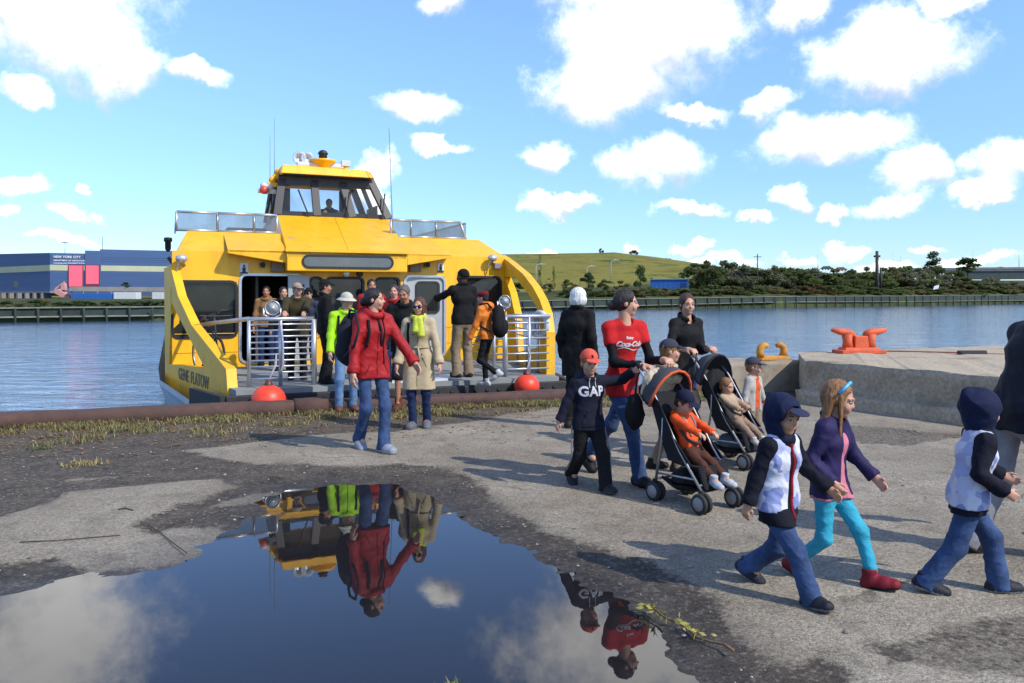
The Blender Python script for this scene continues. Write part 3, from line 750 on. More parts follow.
for (x, yt, yb, lb) in ((540, 256, 291, 'tall dark slender dead tree in front of the hill beside the ferry'), (554, 266, 290, 'shorter dark slender tree in front of the hill')):
    veg(x, yt, yb, 6, sd_(x) + 12, 'thin', 0, lb, 'slender_tree', 'tree', TRG)
# left bank scrub
px = -8
while px < 190:
    mi = rng.choice([0, 1, 0, 2])
    veg(px, rng.uniform(299.5, 303), 311, rng.uniform(18, 30), sd_(px) + rng.uniform(3, 9), 'scrub', mi, '{n} %s scrub bush from the left below the blue building' % MATN[mi], 'scrub_bush', 'bush', 'scrub bushes on the left bank')
    px += rng.uniform(7, 11)
veg(125, 282, 288, 9, 172, 'tree', 0, 'small round bush on the concrete ramp of the blue building', 'bush', 'bush', None)

polem = mat('weathered_pole', (0.055, 0.045, 0.036), 0.9); galv = mat('galvanised', (0.42, 0.43, 0.43), 0.45, 0.4, 0.1)
def pole(x, yt, yb, d, r, label, name='utility_pole', cross=True, m=None):
    b = at(x, yb, d); h = (yb - yt) / F * d
    o = empty(name, b, 0, label, 'pole')
    MB().tube([(0, 0, -0.5), (0, 0, h)], r, 7, r2=r * 0.7).build('shaft', m or polem, o)
    if cross:
        MB().box((-1.1, -0.08, h - 0.9), (1.1, 0.08, h - 0.72)).build('crossarm', polem, o)
    return o
pole(757.5, 254, 292, sd_(757) + 22, 0.2, 'dark wooden utility pole among the far trees right of the shed')
tw = pole(877, 251, 291, sd_(877) + 9, 0.65, 'thick dark timber dolphin pole standing at the far shore', 'dolphin_pole', False)
MB().tube([(1.3, 0, 1.0), (1.2, 0, 7.6)], 0.35, 7).tube([(-0.6, 0.3, 0), (0.3, 0.3, 9.6)], 0.3, 6).box((-0.8, -0.7, 10.9), (0.8, 0.7, 11.5)).build('brace_pile', polem, tw)
for (x, yt, yb, lb) in ((818, 254, 275, 'thin lamp pole above the far road, left of the dolphin pole'), (893, 253, 272, 'thin lamp pole above the far road right of the dolphin pole'), (901, 256, 272, 'second thin lamp pole right of the dolphin pole'), (973, 250, 266, 'thin lamp pole at the left end of the bridge'), (1019, 250, 266, 'lamp pole standing on the bridge near its right end'), (785, 261, 275, 'thin lamp pole above the far trees right of the utility pole')):
    pole(x, yt, yb, sd_(x) + 66, 0.13, lb, 'lamp_pole', False, galv)
def street_lamp(x, yt, yb, d, label):
    b = at(x, yb, d); h = (yb - yt) / F * d
    o = empty('street_lamp', b, 0, label, 'street lamp', 'street lamps below the hill')
    MB().tube([(0, 0, -0.4), (0, 0, h - 0.8), (0.3, 0, h - 0.2), (1.0, 0, h), (1.6, 0, h)], 0.11, 6).build('post', mat('pale_steel', (0.5, 0.5, 0.48), 0.5, 0.2), o)
    MB().box((1.5, -0.2, h - 0.12), (2.4, 0.2, h + 0.06)).build('lamp_head', galv, o)
street_lamp(536, 264, 288, 205, 'white curved street lamp nearest the ferry below the hill')
street_lamp(587, 266, 286, 215, 'white curved street lamp below the hill behind the white-haired person')
street_lamp(611, 260, 283, 235, 'white curved street lamp on the hillside right of the white-haired person')
for i, x in enumerate(range(512, 650, 17)):
    pole(x, 281 + i % 2, 291, sd_(x) + 14, 0.07, '%s thin wooden fence post from the ferry below the hill' % ORD[i], 'fence_post', False)['group'] = 'fence posts below the hill'

# blue shed
bs = mat('blue_steel', lin((38, 96, 168)), 0.6, 0, 0.12, 0.8); dk = mat('dark_opening', (0.02, 0.02, 0.022), 0.8)
sb = at(669, 291.5, 226); sh = empty('blue_shed', sb, R(-14), 'bright blue flat-roofed steel shed on the far bank below the hill', 'shed')
MB().box((-5.2, 0, -0.6), (5.2, 3.6, 3.4)).build('wall', bs, sh, True, 0.03)
MB().box((-5.5, -0.3, 3.4), (5.5, 3.9, 3.55)).build('roof', mat('pale_blue_roof', lin((140, 175, 205)), 0.6), sh)
for i in range(9): MB().box((-5.1 + i * 1.24, -0.06, -0.5), (-4.98 + i * 1.24, 0.0, 3.38)).build('rib', bs, sh)
MB().box((3.2, -0.08, -0.5), (4.6, -0.01, 2.4)).build('door', mat('dark_blue', lin((20, 58, 118)), 0.6), sh)

# bridge at the right
br_m = mat('bridge_concrete', (0.20, 0.195, 0.185), 0.85, 0, 0.15, 0.5); br_d = mat('bridge_girder', (0.055, 0.07, 0.062), 0.7, 0, 0.2, 0.5)
bdp = 392.0
b0 = at(938, 270, bdp); b1 = at(1250, 268.5, bdp - 30)
brg = empty('road_bridge', b0, math.atan2(b1.y - b0.y, b1.x - b0.x), 'concrete road bridge with dark girders crossing at the far right', 'bridge')
ln = (b1 - b0).length
MB().box((-14, -0.2, -0.7), (ln, 9, 0.0)).build('deck', br_m, brg)
MB().box((-14, -0.35, 0.0), (ln, 0.0, 1.1)).build('parapet', br_m, brg)
MB().box((9, 0.2, -4.6), (ln, 0.9, -0.7)).build('girder', br_d, brg)
MB().box((9, 6.2, -4.6), (ln, 6.9, -0.7)).build('girder', br_d, brg)
for x in (10, 44, 78): MB().box((x, 1.5, -10), (x + 1.2, 7, -4.6)).build('pier', br_m, brg)
def car(loc, rz, col, label, L_=4.4):
    o = empty('car', loc, rz, label, 'car')
    m = MB(); pr = [(-L_ / 2, 0.35), (-L_ / 2, 0.85), (-L_ * 0.38, 0.95), (-L_ * 0.24, 1.42), (L_ * 0.14, 1.45), (L_ * 0.28, 0.98), (L_ / 2, 0.85), (L_ / 2, 0.35)]
    m.prism([(x, -0.85, z) for x, z in pr], (0, 1.7, 0)); m.build('body', mat('car_%d_%d_%d' % col, lin(col), 0.3, 0.2, 0.05), o, True, 0.05)
    MB().prism([(-L_ * 0.33, -0.87, 0.98), (-L_ * 0.22, -0.87, 1.36), (L_ * 0.12, -0.87, 1.38), (L_ * 0.23, -0.87, 0.99)], (0, 1.74, 0)).build('windows', mat('car_glass', (0.02, 0.025, 0.03), 0.1), o)
    for x in (-L_ * 0.3, L_ * 0.3):
        for y in (-0.9, 0.72):
            w = MB(); w.lathe([(0.33, 0), (0.33, 0.18)], 12, 0, Matrix.Translation((x, y, 0.33)) @ Matrix.Rotation(R(-90), 4, 'X')); w.build('wheel', mat('tyre', (0.015, 0.015, 0.016), 0.8), o)
    return o
c = b0 + (b1 - b0) * ((1008 - 938) / 312.0); car((c.x, c.y + 2.5, c.z), brg.rotation_euler[2], (70, 74, 80), 'grey car crossing the far bridge')
for (x, y, cl, lb) in ((790, 272.5, (150, 50, 40), 'red car on the far road left of the dolphin pole'), (841, 271, (120, 70, 60), 'brownish car on the far road near the dolphin pole'), (827, 270, (60, 70, 72), 'dark car on the far road between red and brownish cars')):
    p = at(x, y, sd_(x) + 66); car(p, R(20), cl, lb)
pr_ = at(936, 291, sd_(936) + 5)
sg = empty('sign_board', pr_, R(10), 'tilted white sign board on the far bank above the bulkhead', 'sign')
MB().prism([(-1.1, 0, 0.4), (1.0, 0, 0.9), (1.3, 0, 2.2), (-0.7, 0, 1.7)], (0, 0.1, 0)).build('board', mat('sign_white', (0.6, 0.6, 0.62), 0.6), sg)
MB().tube([(0, 0.15, -1), (0.1, 0.15, 1.5)], 0.07, 6).build('post', polem, sg)

# ------------------------------------------------------------------ transfer building at the left
blue = mat('building_blue', lin((58, 84, 122)), 0.6, 0, 0.10, 0.25, 0.3, 1.5, stretch=(0.2, 0.2, 3)); blue2 = mat('building_band', lin((168, 172, 140)), 0.7, 0, 0.08, 0.4)
pink = mat('pink_door', lin((232, 92, 112)), 0.6, 0, 0.06, 0.5); grey = mat('ramp_concrete', (0.20, 0.19, 0.18), 0.9, 0, 0.15, 0.4)
BD = 180.0
bl = empty('transfer_building', at(50, 301, BD), 0, 'long blue industrial building with a pale band and two pink doors', 'building')
bo = Vector(bl.location)
def bw(x, y, d=BD): return at(x, y, d) - bo
def onl(x):                               # depth of the long front at an image column
    a, b = at(50, 300, BD), at(230, 300, 196.0); k_ = (x - 512) / F
    t = (a.x - k_ * a.y) / (k_ * (b.y - a.y) - (b.x - a.x)); return a.y + (b.y - a.y) * t
def face(x0, d0, x1, d1, yt, yb, name, m, off=0.0, th=0.4, yt2=None, yb2=None, par=None):
    """an upright panel between two image columns; rows given at the first column's depth"""
    za, zb = at(0, yt, d0).z - bo.z, at(0, yb, d0).z - bo.z
    zc = za if yt2 is None else at(0, yt2, d1).z - bo.z; zd = zb if yb2 is None else at(0, yb2, d1).z - bo.z
    a = bw(x0, 300, d0); b = bw(x1, 300, d1); t = (b - a); t.z = 0; n = Vector((t.y, -t.x, 0)).normalized()
    a = a + n * off; b = b + n * off
    return MB().prism([(a.x, a.y, zb), (b.x, b.y, zd), (b.x, b.y, zc), (a.x, a.y, za)], -n * th).build(name, m, par or bl)
face(-70, 205, 50, BD, 255.5, 296, 'wall', blue, yt2=252.8, yb2=300)
face(50, BD, 86, onl(86), 252.8, 296, 'wall', blue, 0, 8)
face(85, onl(85), 101, onl(101), 250.5, 296, 'wall', blue, 0.25, 8)
face(100, onl(100), 230, 196, 249.2, 296, 'wall', blue, 0.0, 8)
face(-70, 205, 50, BD, 270, 276, 'band', blue2, 0.06, 0.3, 265, 271)
face(50, BD, 230, 196, 264.7, 270.4, 'band', blue2, 0.07, 0.3)
for i in range(16):
    y = 256 + i * 2.1
    if not 262 < y < 272: face(50, BD, 230, 196, y, y + 0.35, 'cladding_rib', blue, 0.05, 0.1)
for (x0, x1, yb) in ((69, 82.5, 286.4), (86, 98.8, 284)):
    dr = face(x0 - 0.6, onl(x0 - 0.6), x1 + 1.2, onl(x1 + 1.2), 264.6, 287, 'door_surround', mat('dark_red', lin((96, 40, 62)), 0.7), 0.3, 0.5)
    face(x0, onl(x0), x1, onl(x1), 265.4, yb, 'door', pink, 0.38, 0.3, None, None, bl)
face(14, 187, 25.5, 185, 281.5, 287.5, 'window', mat('dark_window', (0.03, 0.04, 0.05), 0.2), 0.15, 0.3)
face(-4, 191, 2, 190, 282, 288.5, 'window', mat('dark_window', (0.03, 0.04, 0.05), 0.2), 0.15, 0.3)
face(69, 174, 235, 186, 286.6, 291.2, 'ramp', grey, 0, 6, 287.5, 292)
for x in (71, 83, 97, 111, 125, 140, 155, 172): face(x, 174.5, x + 1.2, 174.6, 290.5, 303, 'ramp_pier', grey, 0, 1.0)
face(-70, 203, 52, 178.5, 292.5, 294.5, 'dock_canopy', grey, 0.5, 3, 291, 293)
for i, x in enumerate(range(-4, 52, 8)):
    face(x, 186 - i * 1.0, x + 1.5, 185.8 - i, 293, 303, 'dock_pier', grey, 0.9, 1.0)
    if i < 4: face(x + 2, 188 - i, x + 7.4, 187.5 - i, 295, 302, 'dock_bay', mat('orange_bay', lin((190, 92, 48)), 0.7), 0.3, 0.3) if i in (0, 1, 2) else None
st = mat('stair_pink', lin((186, 140, 132)), 0.8)
p = [bw(54, 289, 176), bw(58, 289, 176), bw(71, 299, 176), bw(68, 300.5, 176), bw(54, 293, 176)]
MB().prism(p, (0, 2, 0)).build('stair_flight', st, bl)
p = [bw(55, 288, 177), bw(64, 281.5, 177), bw(64, 283.5, 177), bw(55, 290, 177)]
MB().prism(p, (0, 0.4, 0)).build('stair_handrail', st, bl)
p = [bw(61, 283, 176.5), bw(64, 283, 176.5), bw(65, 290, 176.5), bw(60.5, 290, 176.5)]
MB().prism(p, (0, 1, 0)).build('stair_panel', st, bl)
tw_ = mat('sign_letter_white', (0.75, 0.76, 0.8), 0.6)
for (body, y, x0, x1, hpx) in (('NEW YORK CITY', 256.8, 53.5, 77.5, 2.6), ('DEPARTMENT OF SANITATION', 260.4, 53.5, 81, 1.6), ('STATEN', 263.2, 53.5, 59.5, 1.35), ('ISLAND', 263.2, 60.5, 66.5, 1.35), ('TRANSFER', 263.2, 67.5, 75.5, 1.35), ('STATION', 263.2, 76.5, 84, 1.35)):
    me = text_mesh(body, 1.0, bold=0.012, extrude=0.02, align='LEFT')
    w = max(v.co.x for v in me.vertices) or 1
    set_mat(me, tw_)
    o = link('lettering', me, bl)
    a = bw(x0, y, onl(x0) - 0.14); L_ = (x1 - x0) / F * BD
    wdir_ = at(230, 300, 196.0) - at(50, 300, BD); o.location = a; o.rotation_euler = (R(90), 0, math.atan2(wdir_.y, wdir_.x)); o.scale = (L_ / w, hpx / F * BD * 1.25, 1)
lp = pole(65, 241.5, 254, 185, 0.09, 'lamp mast with a double head on the roof of the blue building', 'lamp_mast', False, galv)
MB().box((-0.75, -0.15, 2.6), (0.75, 0.15, 2.8)).build('lamp_head', galv, lp)
pole(102.5, 236.5, 250, 185, 0.07, 'thin antenna mast on the highest roof of the blue building', 'antenna_mast', False, polem)
def trailer(x0, x1, yt, yb, d, m, label, name):
    o = empty(name, at((x0 + x1) / 2, yb, d), 0, label, 'trailer', 'trailers parked below the ramp')
    w = (x1 - x0) / F * d; h = (yb - yt) / F * d
    MB().box((-w / 2, 0, 0.35), (w / 2, 2.4, h)).build('box', m, o, True, 0.03)
    for i in range(int(w / 0.8)): MB().box((-w / 2 + 0.3 + i * 0.8, -0.05, 0.4), (-w / 2 + 0.4 + i * 0.8, 0, h - 0.05)).build('rib', m, o)
    for x in (-w * 0.36, -w * 0.26, w * 0.3):
        MB().lathe([(0.4, 0), (0.4, 0.25)], 12, 0, Matrix.Translation((x, 0.1, 0.2)) @ Matrix.Rotation(R(-90), 4, 'X')).build('wheel', mat('tyre', (0.015, 0.015, 0.016), 0.8), o)
trailer(71, 112, 293.5, 302.5, 168, mat('trailer_blue', lin((40, 92, 160)), 0.5), 'long blue trailer parked below the ramp of the blue building', 'trailer')
trailer(113.5, 136, 292.2, 302.5, 168, mat('trailer_white', (0.55, 0.55, 0.53), 0.5), 'white trailer right of the blue trailer below the ramp', 'trailer')
trailer(152, 176, 292.2, 302.5, 168, mat('trailer_white', (0.55, 0.55, 0.53), 0.5), 'white trailer partly behind the left side of the ferry', 'trailer')
# ------------------------------------------------------------------ bodies and clothes: smooth-blended volumes turned into one surface
def V(*a): return np.array(a, dtype=float)
def unit(v):
    n = np.linalg.norm(v); return v / n if n > 1e-9 else v
class Vol:
    def __init__(s): s.ops = []
    def cap(s, a, b, ra, rb=None, side=None, w=1.0, k=0.03, flat=False, mode='+'):
        a = np.asarray(a, float); b = np.asarray(b, float); rb = ra if rb is None else rb
        m = max(ra, rb) * max(1, w)
        s.ops.append((mode, 'cap', np.minimum(a, b) - m, np.maximum(a, b) + m, k, (a, b, ra, rb, side, w, flat))); return s
    def ell(s, c, r, Q=None, k=0.03, mode='+'):
        c = np.asarray(c, float); r = np.asarray(r, float); m = r.max()
        s.ops.append((mode, 'ell', c - m, c + m, k, (c, r, np.eye(3) if Q is None else np.asarray(Q)))); return s
    def plane(s, p, n, k=0.006):          # keeps the side away from n
        s.ops.append(('x', 'plane', None, None, k, (np.asarray(p, float), unit(np.asarray(n, float))))); return s
    def crease(s, amp, freq, seed=0, zbias=1.0):
        s.ops.append(('n', 'noise', None, None, 0, (amp, freq, seed, zbias))); return s
    def mesh(s, h):
        adds = [o for o in s.ops if o[0] == '+']
        lo = np.min([o[2] for o in adds], axis=0) - 4 * h; hi = np.max([o[3] for o in adds], axis=0) + 4 * h
        n = np.ceil((hi - lo) / h).astype(int) + 1
        ax = [lo[i] + h * np.arange(n[i]) for i in range(3)]
        D = np.full(n, 0.5, dtype=np.float32)
        for (mode, kind, l, u, k, a) in s.ops:
            if l is not None:
                pad = k + 3 * h
                i0 = np.maximum(0, np.floor((l - pad - lo) / h).astype(int)); i1 = np.minimum(n, np.ceil((u + pad - lo) / h).astype(int) + 1)
                if np.any(i1 <= i0): continue
            else: i0 = np.zeros(3, int); i1 = n
            sl = tuple(slice(i0[i], i1[i]) for i in range(3))
            X = ax[0][sl[0]][:, None, None]; Y = ax[1][sl[1]][None, :, None]; Z = ax[2][sl[2]][None, None, :]
            if kind == 'cap':
                p, q, ra, rb, side, w, flat = a
                ba = q - p; bb = float(ba @ ba) + 1e-12
                dx, dy, dz = X - p[0], Y - p[1], Z - p[2]
                tr = (dx * ba[0] + dy * ba[1] + dz * ba[2]) / bb
                t = np.clip(tr, 0, 1)
                ox, oy, oz = dx - t * ba[0], dy - t * ba[1], dz - t * ba[2]
                if side is not None:
                    sc_ = (ox * side[0] + oy * side[1] + oz * side[2]) * (1 - 1 / w)
                    ox, oy, oz = ox - sc_ * side[0], oy - sc_ * side[1], oz - sc_ * side[2]
                d = np.sqrt(ox * ox + oy * oy + oz * oz) - (ra + (rb - ra) * t)
                if flat: d = np.maximum(d, (tr - 1) * math.sqrt(bb))
            elif kind == 'ell':
                c, r, Q = a
                dx, dy, dz = X - c[0], Y - c[1], Z - c[2]
                e = [(dx * Q[0, i] + dy * Q[1, i] + dz * Q[2, i]) / r[i] for i in range(3)]
                d = (np.sqrt(e[0] ** 2 + e[1] ** 2 + e[2] ** 2) - 1) * r.min()
            elif kind == 'plane':
                d = -((X - a[0][0]) * a[1][0] + (Y - a[0][1]) * a[1][1] + (Z - a[0][2]) * a[1][2])
            else:
                amp, fr, seed, zb = a
                rs = np.random.RandomState(seed)
                d = 0
                for i in range(7):
                    kv = rs.normal(size=3); kv /= np.linalg.norm(kv); kv[2] *= zb; f = fr * (0.5 + 0.9 * rs.rand())
                    qv = rs.normal(size=3) * fr * 0.28
                    ph = (X * kv[0] + Y * kv[1] + Z * kv[2]) * f + rs.rand() * 6.28 + 1.6 * np.sin(X * qv[0] + Y * qv[1] + Z * qv[2] + rs.rand() * 6.28)
                    gate = 0.5 + 0.5 * np.sin(X * qv[2] + Y * qv[0] + Z * qv[1] + rs.rand() * 6.28)
                    d = d - ((1 - np.abs(np.sin(ph))) ** 2 - 0.23) * gate
                D[sl] += (amp * d / 1.5).astype(np.float32); continue
            A = D[sl]; d = d.astype(np.float32)
            if mode == '+':
                hh = np.maximum(k - np.abs(A - d), 0) / max(k, 1e-6); D[sl] = np.minimum(A, d) - hh * hh * k * 0.25
            elif mode == '-':
                d = -d; hh = np.maximum(k - np.abs(A - d), 0) / max(k, 1e-6); D[sl] = np.maximum(A, d) + hh * hh * k * 0.25
            else:
                d = -d; D[sl] = np.maximum(A, d)
        return surf(D, lo, h)
def surf(D, lo, h):
    nx, ny, nz = D.shape
    cs = (nx - 1, ny - 1, nz - 1); nc = cs[0] * cs[1] * cs[2]
    acc = np.zeros((nc, 3)); cnt = np.zeros(nc); ed = []
    S = D < 0
    for axis in range(3):
        a = [slice(None)] * 3; b = [slice(None)] * 3
        a[axis] = slice(None, -1); b[axis] = slice(1, None)
        I = np.argwhere(S[tuple(a)] != S[tuple(b)])
        if len(I) == 0: continue
        o = np.zeros(3, int); o[axis] = 1
        da = D[I[:, 0], I[:, 1], I[:, 2]]; J = I + o; db = D[J[:, 0], J[:, 1], J[:, 2]]
        P = I.astype(float); P[:, axis] += da / (da - db)
        u, w = (axis + 1) % 3, (axis + 2) % 3
        ids = []
        for (eu, ew) in ((-1, -1), (0, -1), (0, 0), (-1, 0)):
            Cc = I.copy(); Cc[:, u] += eu; Cc[:, w] += ew
            Cc = np.clip(Cc, 0, np.array(cs) - 1)
            fl = (Cc[:, 0] * cs[1] + Cc[:, 1]) * cs[2] + Cc[:, 2]
            np.add.at(acc, fl, P); np.add.at(cnt, fl, 1); ids.append(fl)
        q = np.stack(ids, 1)
        inv = da >= 0
        q[inv] = q[inv][:, ::-1]
        ed.append(q)
    q = np.concatenate(ed)
    used = np.nonzero(cnt)[0]
    mp = np.full(nc, -1); mp[used] = np.arange(len(used))
    v = acc[used] / cnt[used][:, None] * h + lo
    return v, mp[q].astype(np.int32)
def join(parts):
    vs = []; fs = []; o = 0
    for v, f in parts: vs.append(v); fs.append(f + o); o += len(v)
    return np.concatenate(vs), np.concatenate(fs)
def ik(a, c, l1, l2, pole):
    v = c - a; d = np.linalg.norm(v); d2 = min(d, (l1 + l2) * 0.998); u = v / max(d, 1e-9)
    c = a + u * d2
    x = (l1 * l1 - l2 * l2 + d2 * d2) / (2 * d2)
    y = math.sqrt(max(0, l1 * l1 - x * x))
    p = pole - u * (pole @ u); p = unit(p)
    return a + u * x + p * y, c
def rot3(yaw=0, pitch=0, roll=0):
    return np.array((Matrix.Rotation(R(yaw), 3, 'Z') @ Matrix.Rotation(R(pitch), 3, 'X') @ Matrix.Rotation(R(roll), 3, 'Y')))

SKIN = {'fair': (212, 160, 132), 'tan': (186, 128, 98), 'dark': (86, 54, 40), 'asian': (205, 152, 116), 'pink': (220, 160, 138)}
def skin_mat(k): return mat('skin_' + k, tuple(0.72 * q for q in lin(SKIN[k])), 0.55, 0, 0.08, 25, 0.08, 200, spec=0.4)
def hair_mat(name, rgb): return mat('hair_' + name, lin(rgb), 0.5, 0, 0.45, 60, 0.9, 170, stretch=(1, 1, 0.12), spec=0.4)
HAIR = {'black': (22, 17, 15), 'brown': (62, 40, 26), 'dark': (34, 24, 19), 'light': (132, 92, 54), 'white': (205, 205, 200), 'grey': (88, 84, 80), 'auburn': (88, 48, 28)}

def person(label, pos, face, H, age='m', skin='fair', lean=3, twist=0, feet=None, hands=None, palms=None, head=(0, 0, 0), hair=None, hat=None,
           top=None, vest=None, bottom=None, shoes=((30, 28, 28), (60, 60, 60)), drop=0.0, seat=None, res=0.012, glasses=False, grip=(0.35, 0.35), seed=1,
           scarf=None, belt=None, bare_legs=False, name='person', face_detail=True):
    """local frame: looks along -Y, its own left hand at +X; feet/hands in fractions of the height: (side, forward, up)"""
    root = empty(name, pos, R(face), label, 'person')
    kid = age in ('kid', 'tot')
    hh = H / {'m': 7.5, 'f': 7.5, 'kid': 5.9, 'tot': 4.7}[age]
    chin = H - hh
    shz = chin - (0.035 if not kid else 0.03) * H
    hipz = {'m': 0.515, 'f': 0.515, 'kid': 0.475, 'tot': 0.42}[age] * H
    ank = 0.043 * H
    leg = hipz - ank
    th, sh = leg * 0.515, leg * 0.492
    ua, fa, hl = (0.178, 0.148, 0.105) if not kid else (0.16, 0.135, 0.095)
    ua *= H; fa *= H; hl *= H
    sw = {'m': 0.108, 'f': 0.094, 'kid': 0.094, 'tot': 0.096}[age] * H
    hw = {'m': 0.05, 'f': 0.052, 'kid': 0.05, 'tot': 0.055}[age] * H
    g = {'m': 1.0, 'f': 0.92, 'kid': 1.12, 'tot': 1.3}[age] * H
    P = lambda s_, f_, u_: V(s_ * H, -f_ * H, u_ * H)
    feet = feet or ((-0.06, 0.0, 0), (0.06, 0.0, 0))
    ankles = [P(f[0], f[1], f[2]) + V(0, 0, ank) for f in feet]
    if seat is None:
        hz = hipz
        for i, a in enumerate(ankles):
            rr = math.hypot(a[0] - (-hw, hw)[i], a[1]); hz = min(hz, a[2] + math.sqrt(max(0.01, (0.995 * leg) ** 2 - rr * rr)))
        pel = V(0, 0, hz - drop * H)
    else: pel = V(0, 0, seat)
    up = V(0, -math.sin(R(lean)), math.cos(R(lean)))
    lat = rot3(twist) @ V(1, 0, 0)
    fwd = rot3(twist) @ V(0, -1, 0)
    Z = V(0, 0, 1)
    hips = [pel + V(-hw, 0, 0), pel + V(hw, 0, 0)]
    knees = []
    for i in (0, 1):
        kp = V(0.12 * (-1, 1)[i], -1, 0.15)
        kn, an = ik(hips[i], ankles[i], th, sh, kp); knees.append(kn); ankles[i] = an
    sc_ = pel + up * (shz - hipz)
    shs = [sc_ - lat * sw - up * 0.02 * H, sc_ + lat * sw - up * 0.02 * H]
    neck = sc_ + up * 0.018 * H
    hands = hands or ((-0.15, 0.02, 0.44), (0.15, 0.02, 0.44))
    minv = root.matrix_basis.inverted() if False else (Matrix.Translation(Vector(pos)) @ Matrix.Rotation(R(face), 4, 'Z')).inverted()
    elb = []; wri = []
    for i in (0, 1):
        t = hands[i]
        pole = V(0.35 * (-1, 1)[i], 0.8, -0.5)
        if isinstance(t, Vector): t = np.array(minv @ t)
        else:
            if len(t) == 4: pole = np.array(t[3], float); t = t[:3]
            t = P(*t)
        e, w_ = ik(shs[i], t, ua, fa, pole); elb.append(e); wri.append(w_)
    # head frame
    hy, hp, hr = head
    Q = rot3(hy, hp, hr)
    base = neck + up * 0.01 * H
    hc = base + up * (chin - shz - 0.028 * H) + Q @ V(0, -0.02 * hh, 0.5 * hh)
    hp_ = lambda x, y, z: hc + Q @ (V(x, y, z) * hh)
    sm = skin_mat(skin)
    # --- body: one figure under the clothes, finer where it shows (head and hands)
    b = Vol()
    b.cap(pel, pel + up * 0.12 * H, 0.044 * g, 0.038 * g, lat, 1.4)
    b.cap(pel + up * 0.12 * H, sc_ - up * 0.035 * H, 0.038 * g, 0.04 * g, lat, 1.45)
    b.cap(shs[0] - up * 0.008 * H, shs[1] - up * 0.008 * H, 0.024 * g)
    b.cap(sc_, neck + up * 0.04 * H, 0.034 * g, 0.03 * g)
    for i in (0, 1):
        b.cap(shs[i] - up * 0.012 * H, elb[i], 0.024 * g, 0.019 * g); b.cap(elb[i], wri[i], 0.02 * g, 0.014 * g)
        b.cap(hips[i], knees[i], 0.04 * g, 0.027 * g); b.cap(knees[i], ankles[i], 0.027 * g, 0.018 * g)
        b.cap(ankles[i], ankles[i] + V(0, -0.05 * H, -0.02 * H), 0.018 * g)
    parts = [b.mesh(max(res * 1.4, 0.014) if not bare_legs else res)]
    hd = Vol(); k = 0.09 * hh
    hd.ell(hp_(0, 0.06, 0.12), V(0.315, 0.40, 0.37) * hh, Q, k)
    hd.ell(hp_(0, -0.10, -0.12), V(0.255, 0.29, 0.36) * hh, Q, k)
    hd.ell(hp_(0, -0.20, -0.37), V(0.13, 0.14, 0.12) * hh, Q, k)
    hd.ell(hp_(0.0, -0.27, -0.13), V(0.19, 0.13, 0.16) * hh, Q, k)
    for sx in (-1, 1):
        hd.ell(hp_(0.135 * sx, -0.43, 0.0), V(0.075, 0.06, 0.05) * hh, Q, 0.05 * hh, '-')
        hd.ell(hp_(0.31 * sx, 0.03, -0.03), V(0.045, 0.085, 0.125) * hh, Q, 0.02 * hh)
        hd.cap(hp_(0.06 * sx, -0.385, 0.075), hp_(0.19 * sx, -0.33, 0.085), 0.035 * hh, k=0.05 * hh)
        hd.ell(hp_(0.14 * sx, -0.3, -0.16), V(0.09, 0.07, 0.09) * hh, Q, 0.07 * hh)
    nl = 1.0 if not kid else 0.72
    hd.cap(hp_(0, -0.37, 0.03), hp_(0, -0.37 - 0.085 * nl, -0.11), 0.03 * hh, 0.042 * hh, k=0.035 * hh)
    hd.cap(hp_(-0.035, -0.39, -0.125), hp_(0.035, -0.39, -0.125), 0.042 * hh, k=0.03 * hh)
    hd.cap(hp_(-0.075, -0.355, -0.262), hp_(0.075, -0.355, -0.262), 0.036 * hh, k=0.03 * hh)
    hd.cap(hp_(-0.09, -0.335, -0.235), hp_(0.09, -0.335, -0.235), 0.008 * hh, k=0.015 * hh, mode='-')
    nr = {'m': 0.25, 'f': 0.2, 'kid': 0.2, 'tot': 0.19}[age] * hh
    hd.cap(hp_(0, 0.07, -0.25), neck - up * 0.03 * H, nr, nr * 1.12, k=0.1 * hh)
    parts.append(hd.mesh(max(0.0055, res * 0.55)))
    for i in (0, 1):
        wdir = unit(wri[i] - elb[i])
        pn = palms[i] if palms and palms[i] is not None else None
        if pn is None: pn = (lat if i == 0 else -lat)
        pn = np.asarray(pn, float)
        if abs(wdir @ unit(pn)) > 0.9: pn = fwd
        pn = unit(pn - wdir * (pn @ wdir))
        acr = np.cross(wdir, pn); acr = acr if (acr @ fwd) > 0 else -acr      # towards the thumb
        hv = Vol(); hk = 0.012 * hl / 0.18 + 0.002
        fr = 0.046 * hl
        hv.cap(wri[i] - wdir * 0.25 * hl, wri[i] + wdir * 0.05 * hl, 0.145 * hl, 0.13 * hl, acr, 1.15, hk * 2)
        cu = grip[i]
        for j, (off, ln) in enumerate(((0.165, 0.42), (0.06, 0.47), (-0.05, 0.43), (-0.15, 0.34))):
            kn = wri[i] + wdir * 0.48 * hl + acr * off * hl
            hv.cap(wri[i] + wdir * 0.06 * hl + acr * off * 0.6 * hl, kn, 0.085 * hl, 0.068 * hl, k=hk * 2)
            d1 = unit(wdir * math.cos(cu * 1.3) + pn * math.sin(cu * 1.3) + acr * off * 0.3); d2 = unit(wdir * math.cos(cu * 3.0) + pn * math.sin(cu * 3.0))
            m1 = kn + d1 * ln * 0.5 * hl
            hv.cap(kn, m1, fr * 1.25, fr * 1.1, k=hk * 0.5); hv.cap(m1, m1 + d2 * ln * 0.48 * hl, fr * 1.1, fr * 0.8, k=hk * 0.5)
        tb = wri[i] + wdir * 0.14 * hl + acr * 0.13 * hl
